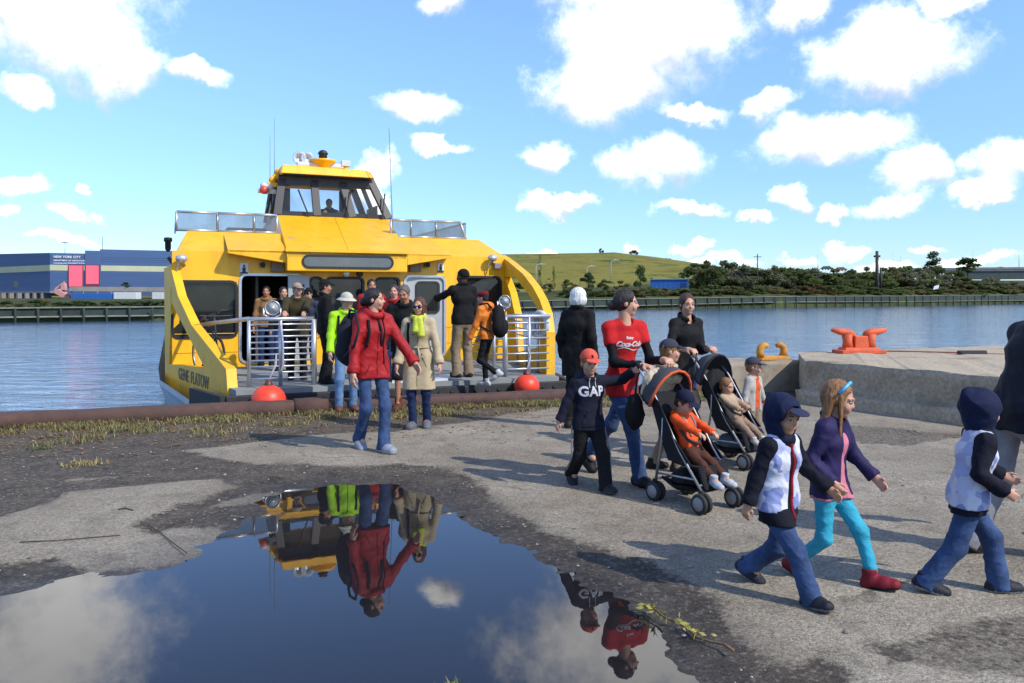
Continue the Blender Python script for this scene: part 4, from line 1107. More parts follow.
        t1 = tb + unit(wdir * 0.75 + acr * 0.75 + pn * (0.2 + cu * 0.4)) * 0.24 * hl
        hv.cap(tb, t1, fr * 1.7, fr * 1.3, k=hk); hv.cap(t1, t1 + unit(wdir + acr * 0.15 + pn * cu) * 0.22 * hl, fr * 1.25, fr * 0.9, k=hk * 0.5)
        parts.append(hv.mesh(max(0.0045, 0.035 * hl * (1 if res < 0.011 else 1.5))))
    v, f = join(parts)
    raw('body', v, f, sm, root, True)
    # --- face
    if face_detail:
        ew = mat('eye_white', (0.26, 0.23, 0.21), 0.3, var=0.02); ei = mat('iris', (0.03, 0.02, 0.015), 0.2, var=0.1)
        for sx in (-1, 1):
            e = MB(); er = 0.05 * hh
            c = hp_(0.135 * sx, -0.342, 0.0)
            e.ball(c, er, 0, 10, 8)
            fd = Q @ V(0.02 * sx, -1, 0.0)
            e.ball(c + unit(fd) * er * 0.62, er * 0.66, 1, 8, 6)
            e.build('eye', [ew, ei], root, False)
            br = MB()
            br.tube([hp_(0.06 * sx, -0.405, 0.088), hp_(0.13 * sx, -0.395, 0.112), hp_(0.205 * sx, -0.335, 0.095)], [0.014 * hh, 0.018 * hh, 0.009 * hh], 6)
            br.build('eyebrow', hair_mat(hair[1] if hair and hair[1] != 'white' else 'brown', HAIR[hair[1] if hair and hair[1] != 'white' else 'brown']), root, False)
        mo = MB()
        mo.tube([hp_(-0.085, -0.36, -0.245), hp_(-0.04, -0.388, -0.238), hp_(0, -0.393, -0.243), hp_(0.04, -0.388, -0.238), hp_(0.085, -0.36, -0.245)], [0.006 * hh, 0.018 * hh, 0.017 * hh, 0.018 * hh, 0.006 * hh], 6)
        mo.build('mouth', mat('lips', lin((168, 88, 80)), 0.45, var=0.05), root, False)
    if glasses:
        gm = mat('sunglass_black', (0.012, 0.01, 0.01), 0.12, var=0.1)
        gl = MB()
        for sx in (-1, 1):
            gl.ball(hp_(0.145 * sx, -0.40, -0.005), (0.125 * hh, 0.06 * hh, 0.095 * hh), 0, 12, 8)
            gl.tube([hp_(0.25 * sx, -0.36, 0.02), hp_(0.335 * sx, -0.1, 0.02), hp_(0.345 * sx, 0.06, 0.0)], 0.015 * hh, 6)
        gl.tube([hp_(-0.05, -0.43, 0.02), hp_(0.05, -0.43, 0.02)], 0.018 * hh, 6)
        gl.build('sunglasses', gm, root, False)
    # --- hair
    hres = max(0.006, res * 0.7)
    if hair:
        st, hc_name = hair
        hm = hair_mat(hc_name, HAIR[hc_name])
        hv = Vol(); k = 0.06 * hh
        hv.ell(hp_(0, 0.075, 0.14), V(0.355, 0.425, 0.395) * hh, Q, k)
        if st in ('short', 'bald'):
            hv.ell(hp_(0, 0.2, -0.12), V(0.3, 0.25, 0.22) * hh, Q, k)
        if st in ('bob', 'long', 'pony', 'bun'):
            hv.ell(hp_(0, 0.14, 0.0), V(0.35, 0.36, 0.36) * hh, Q, k)
        if st == 'bob':
            hv.ell(hp_(0, 0.1, -0.14), V(0.48, 0.44, 0.42) * hh, Q, k); hv.ell(hp_(0, 0.08, 0.14), V(0.44, 0.48, 0.44) * hh, Q, k)
            hv.ell(hp_(0, -0.2, 0.34), V(0.3, 0.18, 0.16) * hh, Q, k)
        if st == 'long':
            for sx in (-1, -0.4, 0.4, 1):
                hv.cap(hp_(0.27 * sx, 0.12 + 0.1 * (1 - abs(sx)), 0.05), hp_(0.34 * sx, 0.26 - 0.1 * abs(sx), -1.15), 0.15 * hh, 0.08 * hh, k=k)
            for sx in (-1, 1):
                hv.cap(hp_(0.28 * sx, -0.1, 0.1), hp_(0.33 * sx, -0.34, -0.95), 0.075 * hh, 0.05 * hh, k=k)
        # open the face
        hv.ell(hp_(0, -0.44, -0.16), V(0.285, 0.36, 0.50) * hh, Q, 0.05 * hh, '-')
        if st != 'long' and st != 'bob': hv.ell(hp_(0, -0.2, -0.55), V(0.5, 0.42, 0.42) * hh, Q, 0.04 * hh, '-')
        if st == 'pony':
            hv.cap(hp_(0, 0.42, 0.02), hp_(0.03, 0.52, -0.2), 0.12 * hh, 0.15 * hh, k=k)
            hv.cap(hp_(0.03, 0.52, -0.2), hp_(0.05, 0.44, -0.62), 0.15 * hh, 0.06 * hh, k=k)
        if st == 'bun':
            hv.ell(hp_(0, 0.50, -0.12), V(0.19, 0.19, 0.2) * hh, Q, k)
        hv.crease(0.02 * hh, 22 / hh, seed + 3, 0.25); hv.crease(0.012 * hh, 60 / hh, seed + 4, 0.2)
        v, f = hv.mesh(hres); raw('hair', v, f, hm, root, True)
    if hat: make_hat(root, hat, hp_, Q, hh, hres, up, neck, H, seed)
    # --- trousers
    if bottom:
        bc, wide = bottom['m'], bottom.get('wide', 1.0)
        t = Vol(); kk = 0.03 * H
        wl = bottom.get('waist', 0.05)
        t.cap(pel - Z * 0.005 * H, pel + up * wl * H, 0.056 * g, 0.054 * g, V(1, 0, 0), 1.4, kk)
        stop = bottom.get('length', 1.0)
        for i in (0, 1):
            t.cap(hips[i] + V(0, 0, 0.0), knees[i], 0.049 * g * wide ** 0.5, 0.036 * g * wide, k=kk * 0.8)
            en = knees[i] + (ankles[i] - knees[i]) * (stop * 1.13 if stop > 0.9 else stop)
            if stop > 0.05: t.cap(knees[i], en, 0.0355 * g * wide, bottom.get('hem', 0.034) * g * wide, k=kk, flat=True)
        t.crease(0.004 * H, 34 / H, seed + 11, 1.5)
        t.crease(0.0024 * H, 80 / H, seed + 12, 1.3)
        v, f = t.mesh(res); raw(bottom.get('name', 'trousers'), v, f, bc, root, True)
        if bottom.get('stripe'):
            sb = MB()
            for i in (0, 1):
                sx = (-1, 1)[i]
                pts = []
                for q in range(9):
                    c = hips[i] + (knees[i] - hips[i]) * (q / 4) if q <= 4 else knees[i] + (ankles[i] - knees[i]) * ((q - 4) / 4)
                    rr = (0.062 * g * wide ** 0.5 + (0.045 * g * wide - 0.062 * g) * min(1, q / 4)) if q <= 4 else 0.044 * g * wide + (0.036 - 0.044) * g * wide * (q - 4) / 4
                    pts.append(c + V(sx, 0, 0) * (rr + 0.002))
                sb.tube(pts, 0.006 * H, 6)
            sb.build('side_stripe', bottom['stripe'], root, False)
    # --- shoes
    um = cloth('shoe%d_%d_%d' % shoes[0], shoes[0], 0.6); so = cloth('sole%d_%d_%d' % shoes[1], shoes[1], 0.7)
    for i in (0, 1):
        ft = feet[i]; pit = ft[3] if len(ft) > 3 else 0; yw = ft[4] if len(ft) > 4 else (-8, 8)[i]
        Qf = rot3(yw, pit)
        fl = lambda x, y, z: ankles[i] + Qf @ (V(x, -y, z) * H)
        s_ = Vol()
        fat = 1.0 if not kid else 1.15
        s_.cap(fl(0, -0.028, -0.022), fl(0, 0.045, -0.018), 0.03 * H * fat, 0.029 * H * fat, Qf @ V(1, 0, 0), 1.05, 0.015 * H)
        s_.cap(fl(0, 0.04, -0.027), fl(0, 0.088, -0.024), 0.029 * H * fat, 0.024 * H * fat, Qf @ V(1, 0, 0), 1.2, 0.015 * H)
        s_.cap(fl(0, -0.012, -0.01), fl(0, -0.012, 0.036 if not shoes[2:] else shoes[2]), 0.03 * H * fat, k=0.015 * H, flat=True)
        s_.plane(fl(0, 0, -0.043), Qf @ V(0, 0, -1))
        v, f = s_.mesh(max(0.006, res * 0.7))
        cen = v[f].mean(1); hgt = (cen - fl(0, 0, -0.043)) @ (Qf @ V(0, 0, 1))
        o = raw('shoe', v, f, [um, so], root, True, (hgt < 0.013 * H).astype(int))
        if res < 0.0115 and len(shoes) < 3:
            lc = MB()
            for q in range(4): lc.tube([fl(-0.016, 0.03 + 0.011 * q, 0.0095 - 0.0035 * q), fl(0.0, 0.03 + 0.011 * q, 0.0135 - 0.0035 * q), fl(0.016, 0.03 + 0.011 * q, 0.0095 - 0.0035 * q)], 0.0028, 5)
            lc.build('laces', cloth('lace_pale', (190, 190, 190)), o, False)
    # --- upper clothes
    tg = garment(root, top.get('name', 'jacket'), top, locals()) if top else None
    vg = garment(root, vest.get('name', 'vest'), vest, locals()) if vest else None
    if scarf is not None:
        s_ = Vol()
        for q in range(10):
            a = 2 * math.pi * q / 10; a2 = 2 * math.pi * (q + 1) / 10
            ring = lambda a_: neck + up * 0.012 * H + lat * math.cos(a_) * 0.045 * H + fwd * (math.sin(a_) * 0.042 * H + 0.01 * H) - up * 0.018 * H * max(0, math.sin(a_))
            s_.cap(ring(a), ring(a2), 0.017 * H, k=0.01)
        s_.cap(neck + fwd * 0.075 * H - up * 0.02 * H + lat * 0.02 * H, neck + fwd * 0.1 * H - up * 0.13 * H + lat * 0.035 * H, 0.018 * H, 0.022 * H, lat, 1.4, 0.01)
        s_.cap(neck + fwd * 0.075 * H - up * 0.02 * H - lat * 0.01 * H, neck + fwd * 0.1 * H - up * 0.10 * H - lat * 0.008 * H, 0.016 * H, 0.02 * H, lat, 1.3, 0.01)
        s_.crease(0.004, 60, seed, 0.6)
        v, f = s_.mesh(max(0.008, res * 0.8)); raw('scarf', v, f, scarf, root, True)
    info = dict(top=tg, vest=vg, root=root, sc=sc_, neck=neck, lat=lat, fwd=fwd, up=up, H=H, pel=pel, wri=wri, elb=elb, shs=shs, hc=hc, Q=Q, hh=hh, knees=knees, ankles=ankles, g=g)
    return info

def garment(root, name, o, L):
    H, g, up, lat, fwd, pel, sc_, shs, elb, wri, neck, res, seed = (L[k] for k in ('H', 'g', 'up', 'lat', 'fwd', 'pel', 'sc_', 'shs', 'elb', 'wri', 'neck', 'res', 'seed'))
    age = L['age']; Z = V(0, 0, 1)
    bk = o.get('bulk', 1.0); k = 0.03 * H
    hem = o.get('hem', -0.03)            # below the pelvis, in heights
    fl = o.get('flare', 1.0)
    waist = {'m': 0.98, 'f': 0.9, 'kid': 0.98, 'tot': 1.05}[age] * o.get('waist', 1.0)
    bust = 1.1 if age == 'f' else 1.0
    t = Vol()
    low = pel + Z * hem * H
    wst = pel + up * 0.10 * H
    cst = pel + (sc_ - pel) * 0.72
    t.cap(low, wst, 0.06 * g * bk * fl, 0.055 * g * bk * waist, V(1, 0, 0), 1.5, k)
    for i in (0, 1) if L['seat'] is None else ():
        kn_, hi_ = L['knees'][i], L['hips'][i]; dn = kn_ - hi_
        fr = min(1.0, max(0.15, (-hem * H + 0.05 * H) / max(0.05, -dn[2]))) if dn[2] < -0.05 else 0.25
        t.cap(hi_ + Z * 0.03 * H, hi_ + dn * fr, 0.056 * g * max(1, bk * 0.97) * fl ** 0.5, 0.05 * g * bk * fl ** 0.5, k=k)
    t.cap(wst, cst, 0.055 * g * bk * waist, 0.061 * g * bk * bust, lat, 1.42, k)
    t.cap(cst, sc_ - up * 0.035 * H, 0.06 * g * bk * bust, 0.046 * g * bk, lat, 1.5, k)
    for i in (0, 1): t.cap(sc_ - up * 0.004 * H, shs[i] + (sc_ - shs[i]) * 0.08, 0.036 * g * bk, 0.033 * g * bk, k=k)
    if o.get('hood_down'):
        t.ell(sc_ + up * 0.01 * H - fwd * 0.055 * H, V(0.08, 0.05, 0.05) * H, None, k)
    if hem < -0.06 or True: t.plane(low, -Z)
    sl = o.get('sleeve', 1.0)
    for i in (0, 1):
        if sl <= 0: continue
        a = shs[i] - up * 0.006 * H
        r0, r1, r2 = 0.034 * g * bk, 0.028 * g * bk, o.get('cuff', 0.028) * g * bk
        if sl <= 0.5:
            e = a + (elb[i] - a) * sl * 2; t.cap(a, e, r0, r0 * 0.95, k=k * 0.8, flat=True)
        else:
            t.cap(a, elb[i], r0, r1, k=k * 0.8)
            e = elb[i] + (wri[i] - elb[i]) * ((sl - 0.5) * 2); t.cap(elb[i], e, r1, r2, k=k * 0.7, flat=True)
            if sl > 0.95: t.cap(e - unit(wri[i] - elb[i]) * 0.025 * H, e, r2 * 1.1, r2 * 1.08, k=0.004, flat=True)
    t.crease(o.get('wrinkle', 1.0) * 0.0048 * H, 32 / H, seed + 5, o.get('zb', 0.75))
    t.crease(o.get('wrinkle', 1.0) * 0.0022 * H, 85 / H, seed + 6, 0.8)
    if o.get('collar', True):
        for q in range(12):
            a1 = 2 * math.pi * q / 12; a2 = 2 * math.pi * (q + 1) / 12
            rg = lambda a_: neck + lat * math.cos(a_) * 0.05 * H * (0.92 if age == 'f' else 1) + fwd * (math.sin(a_) * 0.045 * H + 0.004 * H) + up * (0.004 - 0.02 * math.sin(a_)) * H
            t.cap(rg(a1), rg(a2), o.get('collar_r', 0.016) * H, k=0.012)
    # neck opening
    t.cap(neck - up * 0.01 * H + fwd * 0.012 * H, neck + up * 0.09 * H + fwd * 0.01 * H, o.get('neck', 0.036) * g, 0.042 * g, k=0.008, mode='-')
    if o.get('vneck'):
        t.cap(neck + fwd * 0.05 * H + up * 0.02 * H, neck + fwd * 0.10 * H - up * o['vneck'] * H, 0.03 * H, 0.006 * H, k=0.006, mode='-')
    if o.get('open'):                     # front left open: a slot down the chest
        ow = o['open']
        t.cap(neck + fwd * 0.09 * H, low + fwd * 0.10 * H - Z * 0.03 * H, ow * H, ow * H * 1.3, k=0.006, mode='-')
    v, f = t.mesh(res)
    ob = raw(name, v, f, o['m'], root, True)
    if o.get('zip'):
        bvh = BVHTree.FromPolygons([tuple(q) for q in v], [tuple(q) for q in f])
        pts = []
        for q in range(16):
            c = neck + (low + up * 0.01 * H - neck) * (q / 15) * 0.97 - up * 0.03 * H * (1 - q / 15)
            hit = bvh.ray_cast(Vector(c + fwd * 0.5), Vector(-fwd))
            if hit[0] is not None: pts.append(hit[0])
        if len(pts) > 2: MB().tube(pts, o.get('zipr', 0.004), 6).build('zip', o['zip'], ob, False)
    return ob

def strap_on(P, a, b, r, m, name='strap', ndir=None):
    src = P['vest'] or P['top']; nd = P['fwd'] if ndir is None else ndir
    bvh = BVHTree.FromPolygons([q.co[:] for q in src.data.vertices], [p.vertices[:] for p in src.data.polygons])
    pts = []
    for i in range(15):
        c = Vector(a + (b - a) * (i / 14)); hit = bvh.ray_cast(c + Vector(nd) * 0.5, -Vector(nd))
        if hit[0] is not None: pts.append(hit[0] + Vector(nd) * r * 0.4)
    if len(pts) > 2: MB().tube(pts, r, 6).build(name, m, P['root'], False)
def make_hat(root, hat, hp_, Q, hh, hres, up, neck, H, seed):
    kind, m = hat[0], hat[1]
    k = 0.05 * hh; t = Vol()
    if kind == 'cap':
        t.ell(hp_(0, 0.05, 0.17), V(0.375, 0.445, 0.40) * hh, Q, k)
        t.plane(hp_(0, 0, 0.155), Q @ V(0, -0.12, -1))
        v, f = t.mesh(hres); c = raw('cap', v, f, m, root, True)
        b = Vol()
        yaw = hat[3] if len(hat) > 3 else 0
        b.ell(hp_(0, -0.46, 0.165), V(0.30, 0.30, 0.045) * hh, Q @ rot3(0, 9), 0.02 * hh)
        b.plane(hp_(0, -0.30, 0), Q @ V(0, 1, 0))
        v, f = b.mesh(max(0.005, hres * 0.8)); raw('brim', v, f, hat[2] if len(hat) > 2 and hat[2] else m, c, True)
    elif kind == 'bucket':
        t.ell(hp_(0, 0.05, 0.2), V(0.39, 0.45, 0.38) * hh, Q, k)
        t.plane(hp_(0, 0, 0.17), Q @ V(0, 0, -1))
        v, f = t.mesh(hres); c = raw('hat_crown', v, f, m, root, True)
        b = MB()
        b.lathe([(0.38, 0.03), (0.62, -0.13), (0.63, -0.15), (0.38, 0.0)], 20, 0, Matrix.Translation(Vector(hp_(0, 0.04, 0.2))) @ Matrix(Q.tolist()).to_4x4() @ Matrix.Diagonal((hh, hh * 1.1, hh, 1)))
        b.build('hat_brim', m, c)
    elif kind == 'beret':
        t.ell(hp_(0, 0.06, 0.28), V(0.42, 0.48, 0.24) * hh, Q, k)
        t.cap(hp_(0, -0.34, 0.2), hp_(0, -0.55, 0.15), 0.05 * hh, 0.03 * hh, Q @ V(1, 0, 0), 5.0, k)
        t.ell(hp_(0, 0.05, 0.18), V(0.37, 0.44, 0.16) * hh, Q, k)
        t.plane(hp_(0, 0, 0.11), Q @ V(0, 0, -1))
        v, f = t.mesh(hres); raw('cap', v, f, m, root, True)
    elif kind == 'knit':
        t.ell(hp_(0, 0.06, 0.16), V(0.385, 0.455, 0.43) * hh, Q, k)
        t.plane(hp_(0, 0, 0.1), Q @ V(0, -0.25, -1))
        v, f = t.mesh(hres); raw('knit_cap', v, f, m, root, True)
    elif kind == 'hood':
        t.ell(hp_(0, 0.09, 0.13), V(0.47, 0.56, 0.53) * hh, Q, k)
        t.ell(hp_(0, 0.1, -0.22), V(0.42, 0.45, 0.42) * hh, Q, k * 2)
        t.cap(hp_(0, 0.05, -0.3), neck - up * 0.01 * H, 0.36 * hh, 0.34 * hh, Q @ V(1, 0, 0), 1.1, k * 2)
        t.ell(hp_(0, 0.5, 0.34), V(0.16, 0.18, 0.22) * hh, Q, k * 2)
        t.crease(0.045 * hh, 6.5 / hh, seed, 0.6)
        t.ell(hp_(0, -0.45, -0.07), V(0.33, 0.47, 0.46) * hh, Q, 0.04 * hh, '-')
        t.ell(hp_(0, 0.0, -0.02), V(0.36, 0.44, 0.46) * hh, Q, 0.03 * hh, '-')
        v, f = t.mesh(hres); raw('hood', v, f, m, root, True)

def on_surface(root, src_name, me, name, m, centre, xdir, ydir, ndir, lift=0.004, parent=None):
    """lays a flat lettering mesh on the front of a garment (all in the person's own frame)"""
    src = bpy.data.objects[src_name]
    bm = bmesh.new(); bm.from_mesh(me)
    bmesh.ops.triangulate(bm, faces=bm.faces)
    for _ in range(2): 
        le = [e for e in bm.edges if e.calc_length() > 0.022]
        if le: bmesh.ops.subdivide_edges(bm, edges=le, cuts=1)
        bmesh.ops.triangulate(bm, faces=bm.faces)
    bvh = BVHTree.FromPolygons([q.co[:] for q in src.data.vertices], [p.vertices[:] for p in src.data.polygons])
    for q in bm.verts:
        c = Vector(centre) + Vector(xdir) * q.co.x + Vector(ydir) * q.co.y
        hit = bvh.ray_cast(c + Vector(ndir) * 0.4, -Vector(ndir))
        q.co = (hit[0] if hit[0] is not None else c) + Vector(ndir) * lift
    bm.to_mesh(me); bm.free(); set_mat(me, m)
    return link(name, me, parent or src)
# ------------------------------------------------------------------ the ferry: local x to port (picture right), y aft, z up from quay level
TH = R(23.0); FC = Vector((-1.63, 12.65, 0))
ferry = empty('ferry', FC, TH, 'yellow passenger ferry nosed up to the quay with a tall wheelhouse', 'ferry')
FM = Matrix.Translation(FC) @ Matrix.Rotation(TH, 4, 'Z'); FI = FM.inverted()
def fray(px, py): return FI @ Vector((0, 0, HC)), FI.to_3x3() @ Vector(((px - 512) / F, 1, -(py - YH) / F))
def fpt(px, py, L):                       # pixel on the athwartships plane y = L
    o, d = fray(px, py); return o + d * ((L - o.y) / d.y)
def fpl(px, py, p0, p1):                  # pixel on an upright plane through two plan points
    o, d = fray(px, py); n = Vector((-(p1[1] - p0[1]), p1[0] - p0[0], 0))
    return o + d * ((Vector((p0[0], p0[1], 0)) - o).dot(n) / d.dot(n))
def fw(x, y, z=0.0): return FM @ Vector((x, y, z))
yel = mat('ferry_yellow', tuple(0.86 * q for q in lin((250, 186, 12))), 0.45, 0, 0.09, 1.0, 0.05, 20, dirt=lin((178, 118, 14)), dscale=1.6, damt=0.24, coat=0.12, stretch=(2.2, 2.2, 0.45))
yel_w = mat('ferry_yellow_worn', tuple(0.86 * q for q in lin((246, 186, 26))), 0.5, 0, 0.10, 2.0, 0.08, 25, dirt=lin((170, 130, 60)), dscale=3, damt=0.22)
blk = mat('window_gasket', (0.012, 0.012, 0.013), 0.5); rub = mat('black_rubber', (0.02, 0.02, 0.02), 0.75, 0, 0.3, 8)
alu = mat('aluminium', (0.52, 0.53, 0.54), 0.35, 0.75, 0.12, 5); dkg = mat('deck_grey', (0.20, 0.21, 0.20), 0.75, 0, 0.15, 4, 0.4, 90)
whi = mat('hull_white', (0.52, 0.54, 0.54), 0.5, 0, 0.12, 2, dirt=(0.2, 0.2, 0.18), dscale=2, damt=0.3); grd = mat('door_grey', (0.36, 0.37, 0.36), 0.5, 0.2, 0.1, 3)
dgl = glass_mat('cabin_glass', (0.015, 0.018, 0.02), 0.86); wgl = glass_mat('wheelhouse_glass', (0.10, 0.12, 0.13), 0.22); bgl = glass_mat('screen_glass', (0.09, 0.11, 0.13), 0.68, 0.06)
lining = mat('cabin_lining', (0.07, 0.07, 0.068), 0.8)
ZD, WL = 0.26, 4.0
HB, BB = 3.42, 2.6                         # half width of the cabin and of the bow
# hull and deck
plan = [(-BB - 0.08, -0.12), (-3.05, 1.2), (-3.62, 3.4), (-3.68, 6), (-3.66, 24), (3.66, 24), (3.68, 6), (3.62, 3.4), (3.05, 1.2), (BB + 0.08, -0.12)]
m = MB(); n = len(plan)
rings = [(ZW - 0.7, 0.80), (ZW, 0.88), (-0.5, 0.95), (0.02, 1.0), (0.12, 1.0)]
vs = []
for z, s in rings: vs += [(x * s, 24 + (y - 24) * (0.96 + 0.04 * s) if z < 0 else y, z if z < 0 or y > 3 else z - 0.22) for x, y in plan]
fs = [(r * n + i, r * n + (i + 1) % n, (r + 1) * n + (i + 1) % n, (r + 1) * n + i) for r in range(len(rings) - 1) for i in range(n)] + [tuple(range(n))]
m.add(vs, fs); m.build('hull', whi, ferry)
MB().prism([(-BB + 0.02, -0.12, 0.05), (-HB + 0.08, 3.95, 0.05), (-HB + 0.08, 23, 0.05), (HB - 0.08, 23, 0.05), (HB - 0.08, 3.95, 0.05), (BB - 0.02, -0.12, 0.05)], (0, 0, ZD - 0.05)).build('deck', dkg, ferry)
# rubber fendering round the bow
rp = [(-BB - 0.12, -0.16), (BB + 0.12, -0.16)]
MB().prism([(-BB - 0.12, -0.2, -0.06), (BB + 0.14, -0.2, -0.06), (BB + 0.14, -0.2, 0.19), (-BB - 0.12, -0.2, 0.19)], (0, 0.08, 0)).build('bow_fender', rub, ferry, True, 0.02)
for s in (-1, 1):
    a = Vector((s * (BB + 0.12), -0.16, 0)); b = Vector((s * 3.1, 1.2, 0))
    MB().prism([a + Vector((0, 0, -0.06)), b + Vector((0, 0, -0.06)), b + Vector((0, 0, 0.19)), a + Vector((0, 0, 0.19))], (s * 0.08, -0.03, 0)).build('side_fender', rub, ferry)
for i in range(26):
    x = -BB + 0.05 + i * 0.2
    MB().lathe([(0.035, 0), (0.02, 0.02)], 8, 0, Matrix.Translation((x, -0.2, 0.09)) @ Matrix.Rotation(R(90), 4, 'X')).build('fender_bolt', mat('bolt_dark', (0.005, 0.005, 0.005), 0.6), ferry)
# cabin front wall with its openings
ZT = 2.47
def rect(x0, y0, x1, y1, L=WL):
    a = fpt(x0, y0, L); b = fpt(x1, y1, L); return [a.x, b.x, min(a.z, b.z), max(a.z, b.z)]
WL_ = rect(172.6, 281.5, 236.5, 336.5)
W1 = rect(310.5, 280, 322, 325); W2 = rect(327, 279.5, 363, 325); W3 = rect(376, 279, 399, 325)
WR = rect(462, 277, 500.5, 316)
DL = rect(240.5, 275.5, 303, 366); DL[2] = ZD + 0.08
DR = rect(405, 273, 444.5, 366); DR[2] = ZD + 0.08
for w in (W1, W2, W3): w[2] = 0.95; w[3] = 1.98
for w in (DL, DR): w[3] = 2.03
holes = [WL_, W1, W2, W3, WR, DL, DR]
xs_ = sorted({-HB, HB} | {h[0] for h in holes} | {h[1] for h in holes}); zs_ = sorted({ZD - 0.05, ZT} | {h[2] for h in holes} | {h[3] for h in holes})
m = MB()
for x0, x1 in zip(xs_, xs_[1:]):
    for z0, z1 in zip(zs_, zs_[1:]):
        cx, cz = (x0 + x1) / 2, (z0 + z1) / 2
        if any(h[0] < cx < h[1] and h[2] < cz < h[3] for h in holes): continue
        if z0 > 2.1 and False: continue
        m.add([(x0, WL, z0), (x1, WL, z0), (x1, WL, z1), (x0, WL, z1)], [(0, 1, 2, 3)])
m.build('front_wall', yel, ferry)
# shell: sides, sloped roof front, roof
ZR, LR = 2.93, 5.2
s1 = [(-HB, WL, ZD - 0.1), (-HB, WL, 2.22), (-HB + 0.1, WL, ZT), (HB - 0.1, WL, ZT), (HB, WL, 2.22), (HB, WL, ZD - 0.1)]
s2 = [(-HB, LR, ZD - 0.1), (-HB, LR, 2.35), (-HB + 0.28, LR, ZR), (HB - 0.28, LR, ZR), (HB, LR, 2.35), (HB, LR, ZD - 0.1)]
s3 = [(x, 21, z) for x, y, z in s2]
m = MB(); m.add(s1 + s2 + s3, [(r * 6 + i, r * 6 + i + 1, (r + 1) * 6 + i + 1, (r + 1) * 6 + i) for r in range(2) for i in range(5)] + [(12, 13, 14, 15, 16, 17)])
m.build('cabin_shell', yel, ferry)
MB().box((-HB + 0.1, 7.5, ZD), (HB - 0.1, 7.6, 2.3)).box((-HB + 0.1, WL + 0.12, 2.2), (HB - 0.1, 7.5, 2.28)).box((-HB + 0.05, WL + 0.1, ZD), (-HB + 0.1, 7.5, 2.2)).box((HB - 0.1, WL + 0.1, ZD), (HB - 0.05, 7.5, 2.2)).box((-1.9, WL + 0.3, ZD), (-1.85, 7.5, 2.2)).build('cabin_lining', lining, ferry)
MB().box((-HB + 0.1, WL + 0.01, ZD - 0.02), (HB - 0.1, 7.5, ZD + 0.02)).build('cabin_floor', lining, ferry)
def rrect(x0, x1, z0, z1, r, n=4):
    p = []
    for cx, cz, a0 in ((x1 - r, z1 - r, 0), (x0 + r, z1 - r, 90), (x0 + r, z0 + r, 180), (x1 - r, z0 + r, 270)):
        for i in range(n + 1): a = R(a0 + 90 * i / n); p.append((cx + r * math.cos(a), cz + r * math.sin(a)))
    return p
def framed(w, name, L=WL, r=0.09, t=0.05, fm=None, gm=None, par=None, off=0.02):
    x0, x1, z0, z1 = w
    o = rrect(x0 - t * 0.6, x1 + t * 0.6, z0 - t * 0.6, z1 + t * 0.6, r + t); i_ = rrect(x0 + t * 0.4, x1 - t * 0.4, z0 + t * 0.4, z1 - t * 0.4, r)
    k = len(o); vs = [(x, L - off, z) for x, z in o] + [(x, L - off, z) for x, z in i_] + [(x, L + 0.08, z) for x, z in i_] + [(x, L + 0.003, z) for x, z in o]
    fs = []
    for j in range(k):
        q = (j + 1) % k; fs += [(j, q, k + q, k + j), (k + j, k + q, 2 * k + q, 2 * k + j), (3 * k + j, 3 * k + q, q, j)]
    f = MB().add(vs, fs).build(name, fm or blk, par or ferry)
    if gm: MB().add([(x, L + 0.04, z) for x, z in i_], [tuple(range(k))]).build('pane', gm, f, False)
    return f
framed(WL_, 'window', gm=dgl); framed(WR, 'window', gm=dgl)
for w in (W1, W2, W3): framed(w, 'window', gm=dgl, r=0.06)
framed(DL, 'door_frame', fm=alu, r=0.1)
# open leaf of the left door, and the right-hand door
x0 = fpt(288, 290, WL - 0.12).x; x1 = fpt(309.5, 290, WL - 0.12).x
lf = MB().box((x0, WL - 0.13, ZD + 0.08), (x1, WL - 0.07, 2.03)).build('door_leaf', grd, ferry, True, 0.015)
MB().box((x0 + 0.1, WL - 0.137, 1.2), (x1 - 0.1, WL - 0.131, 1.85)).build('pane', dgl, lf)
x0, x1, z0, z1 = DR
dr = framed(DR, 'door', fm=alu, r=0.1)
MB().box((x0 + 0.02, WL + 0.02, z0), (x1 - 0.02, WL + 0.07, z1 - 0.02)).build('door_leaf', grd, dr)
wd = rect(417, 282.5, 438.5, 312); f_ = framed(wd, 'door_window', L=WL + 0.015, gm=None, r=0.05, off=0.02)
MB().box((wd[0], WL + 0.005, wd[2]), (wd[1], WL + 0.012, wd[3])).build('pane', dgl, f_)
# brow over the door bays, middle box with the oval window
LB = 3.55
a = fpt(287, 251, LB); b = fpt(407.5, 250, LB); zb0, zb1 = 2.10, 2.49
MB().box((a.x, LB, zb0), (b.x, WL + 0.3, zb1)).build('middle_box', yel, ferry, True, 0.025)
MB().box((a.x - 0.03, LB - 0.05, zb1 - 0.02), (b.x + 0.03, WL + 0.3, zb1 + 0.03)).build('brow_edge', yel, ferry)
ow = [fpt(303, 262, LB).x, fpt(392.5, 262, LB).x, 2.175, 2.40]
framed(ow, 'oval_window', L=LB - 0.006, r=0.095, t=0.04, off=0.012, gm=None)
MB().add([(x, LB - 0.008, z) for x, z in rrect(ow[0] + 0.02, ow[1] - 0.02, ow[2] + 0.02, ow[3] - 0.02, 0.08)], [tuple(range(20))]).build('pane', mat('oval_pane', (0.10, 0.11, 0.115), 0.08, 0, 0.1), ferry, False)
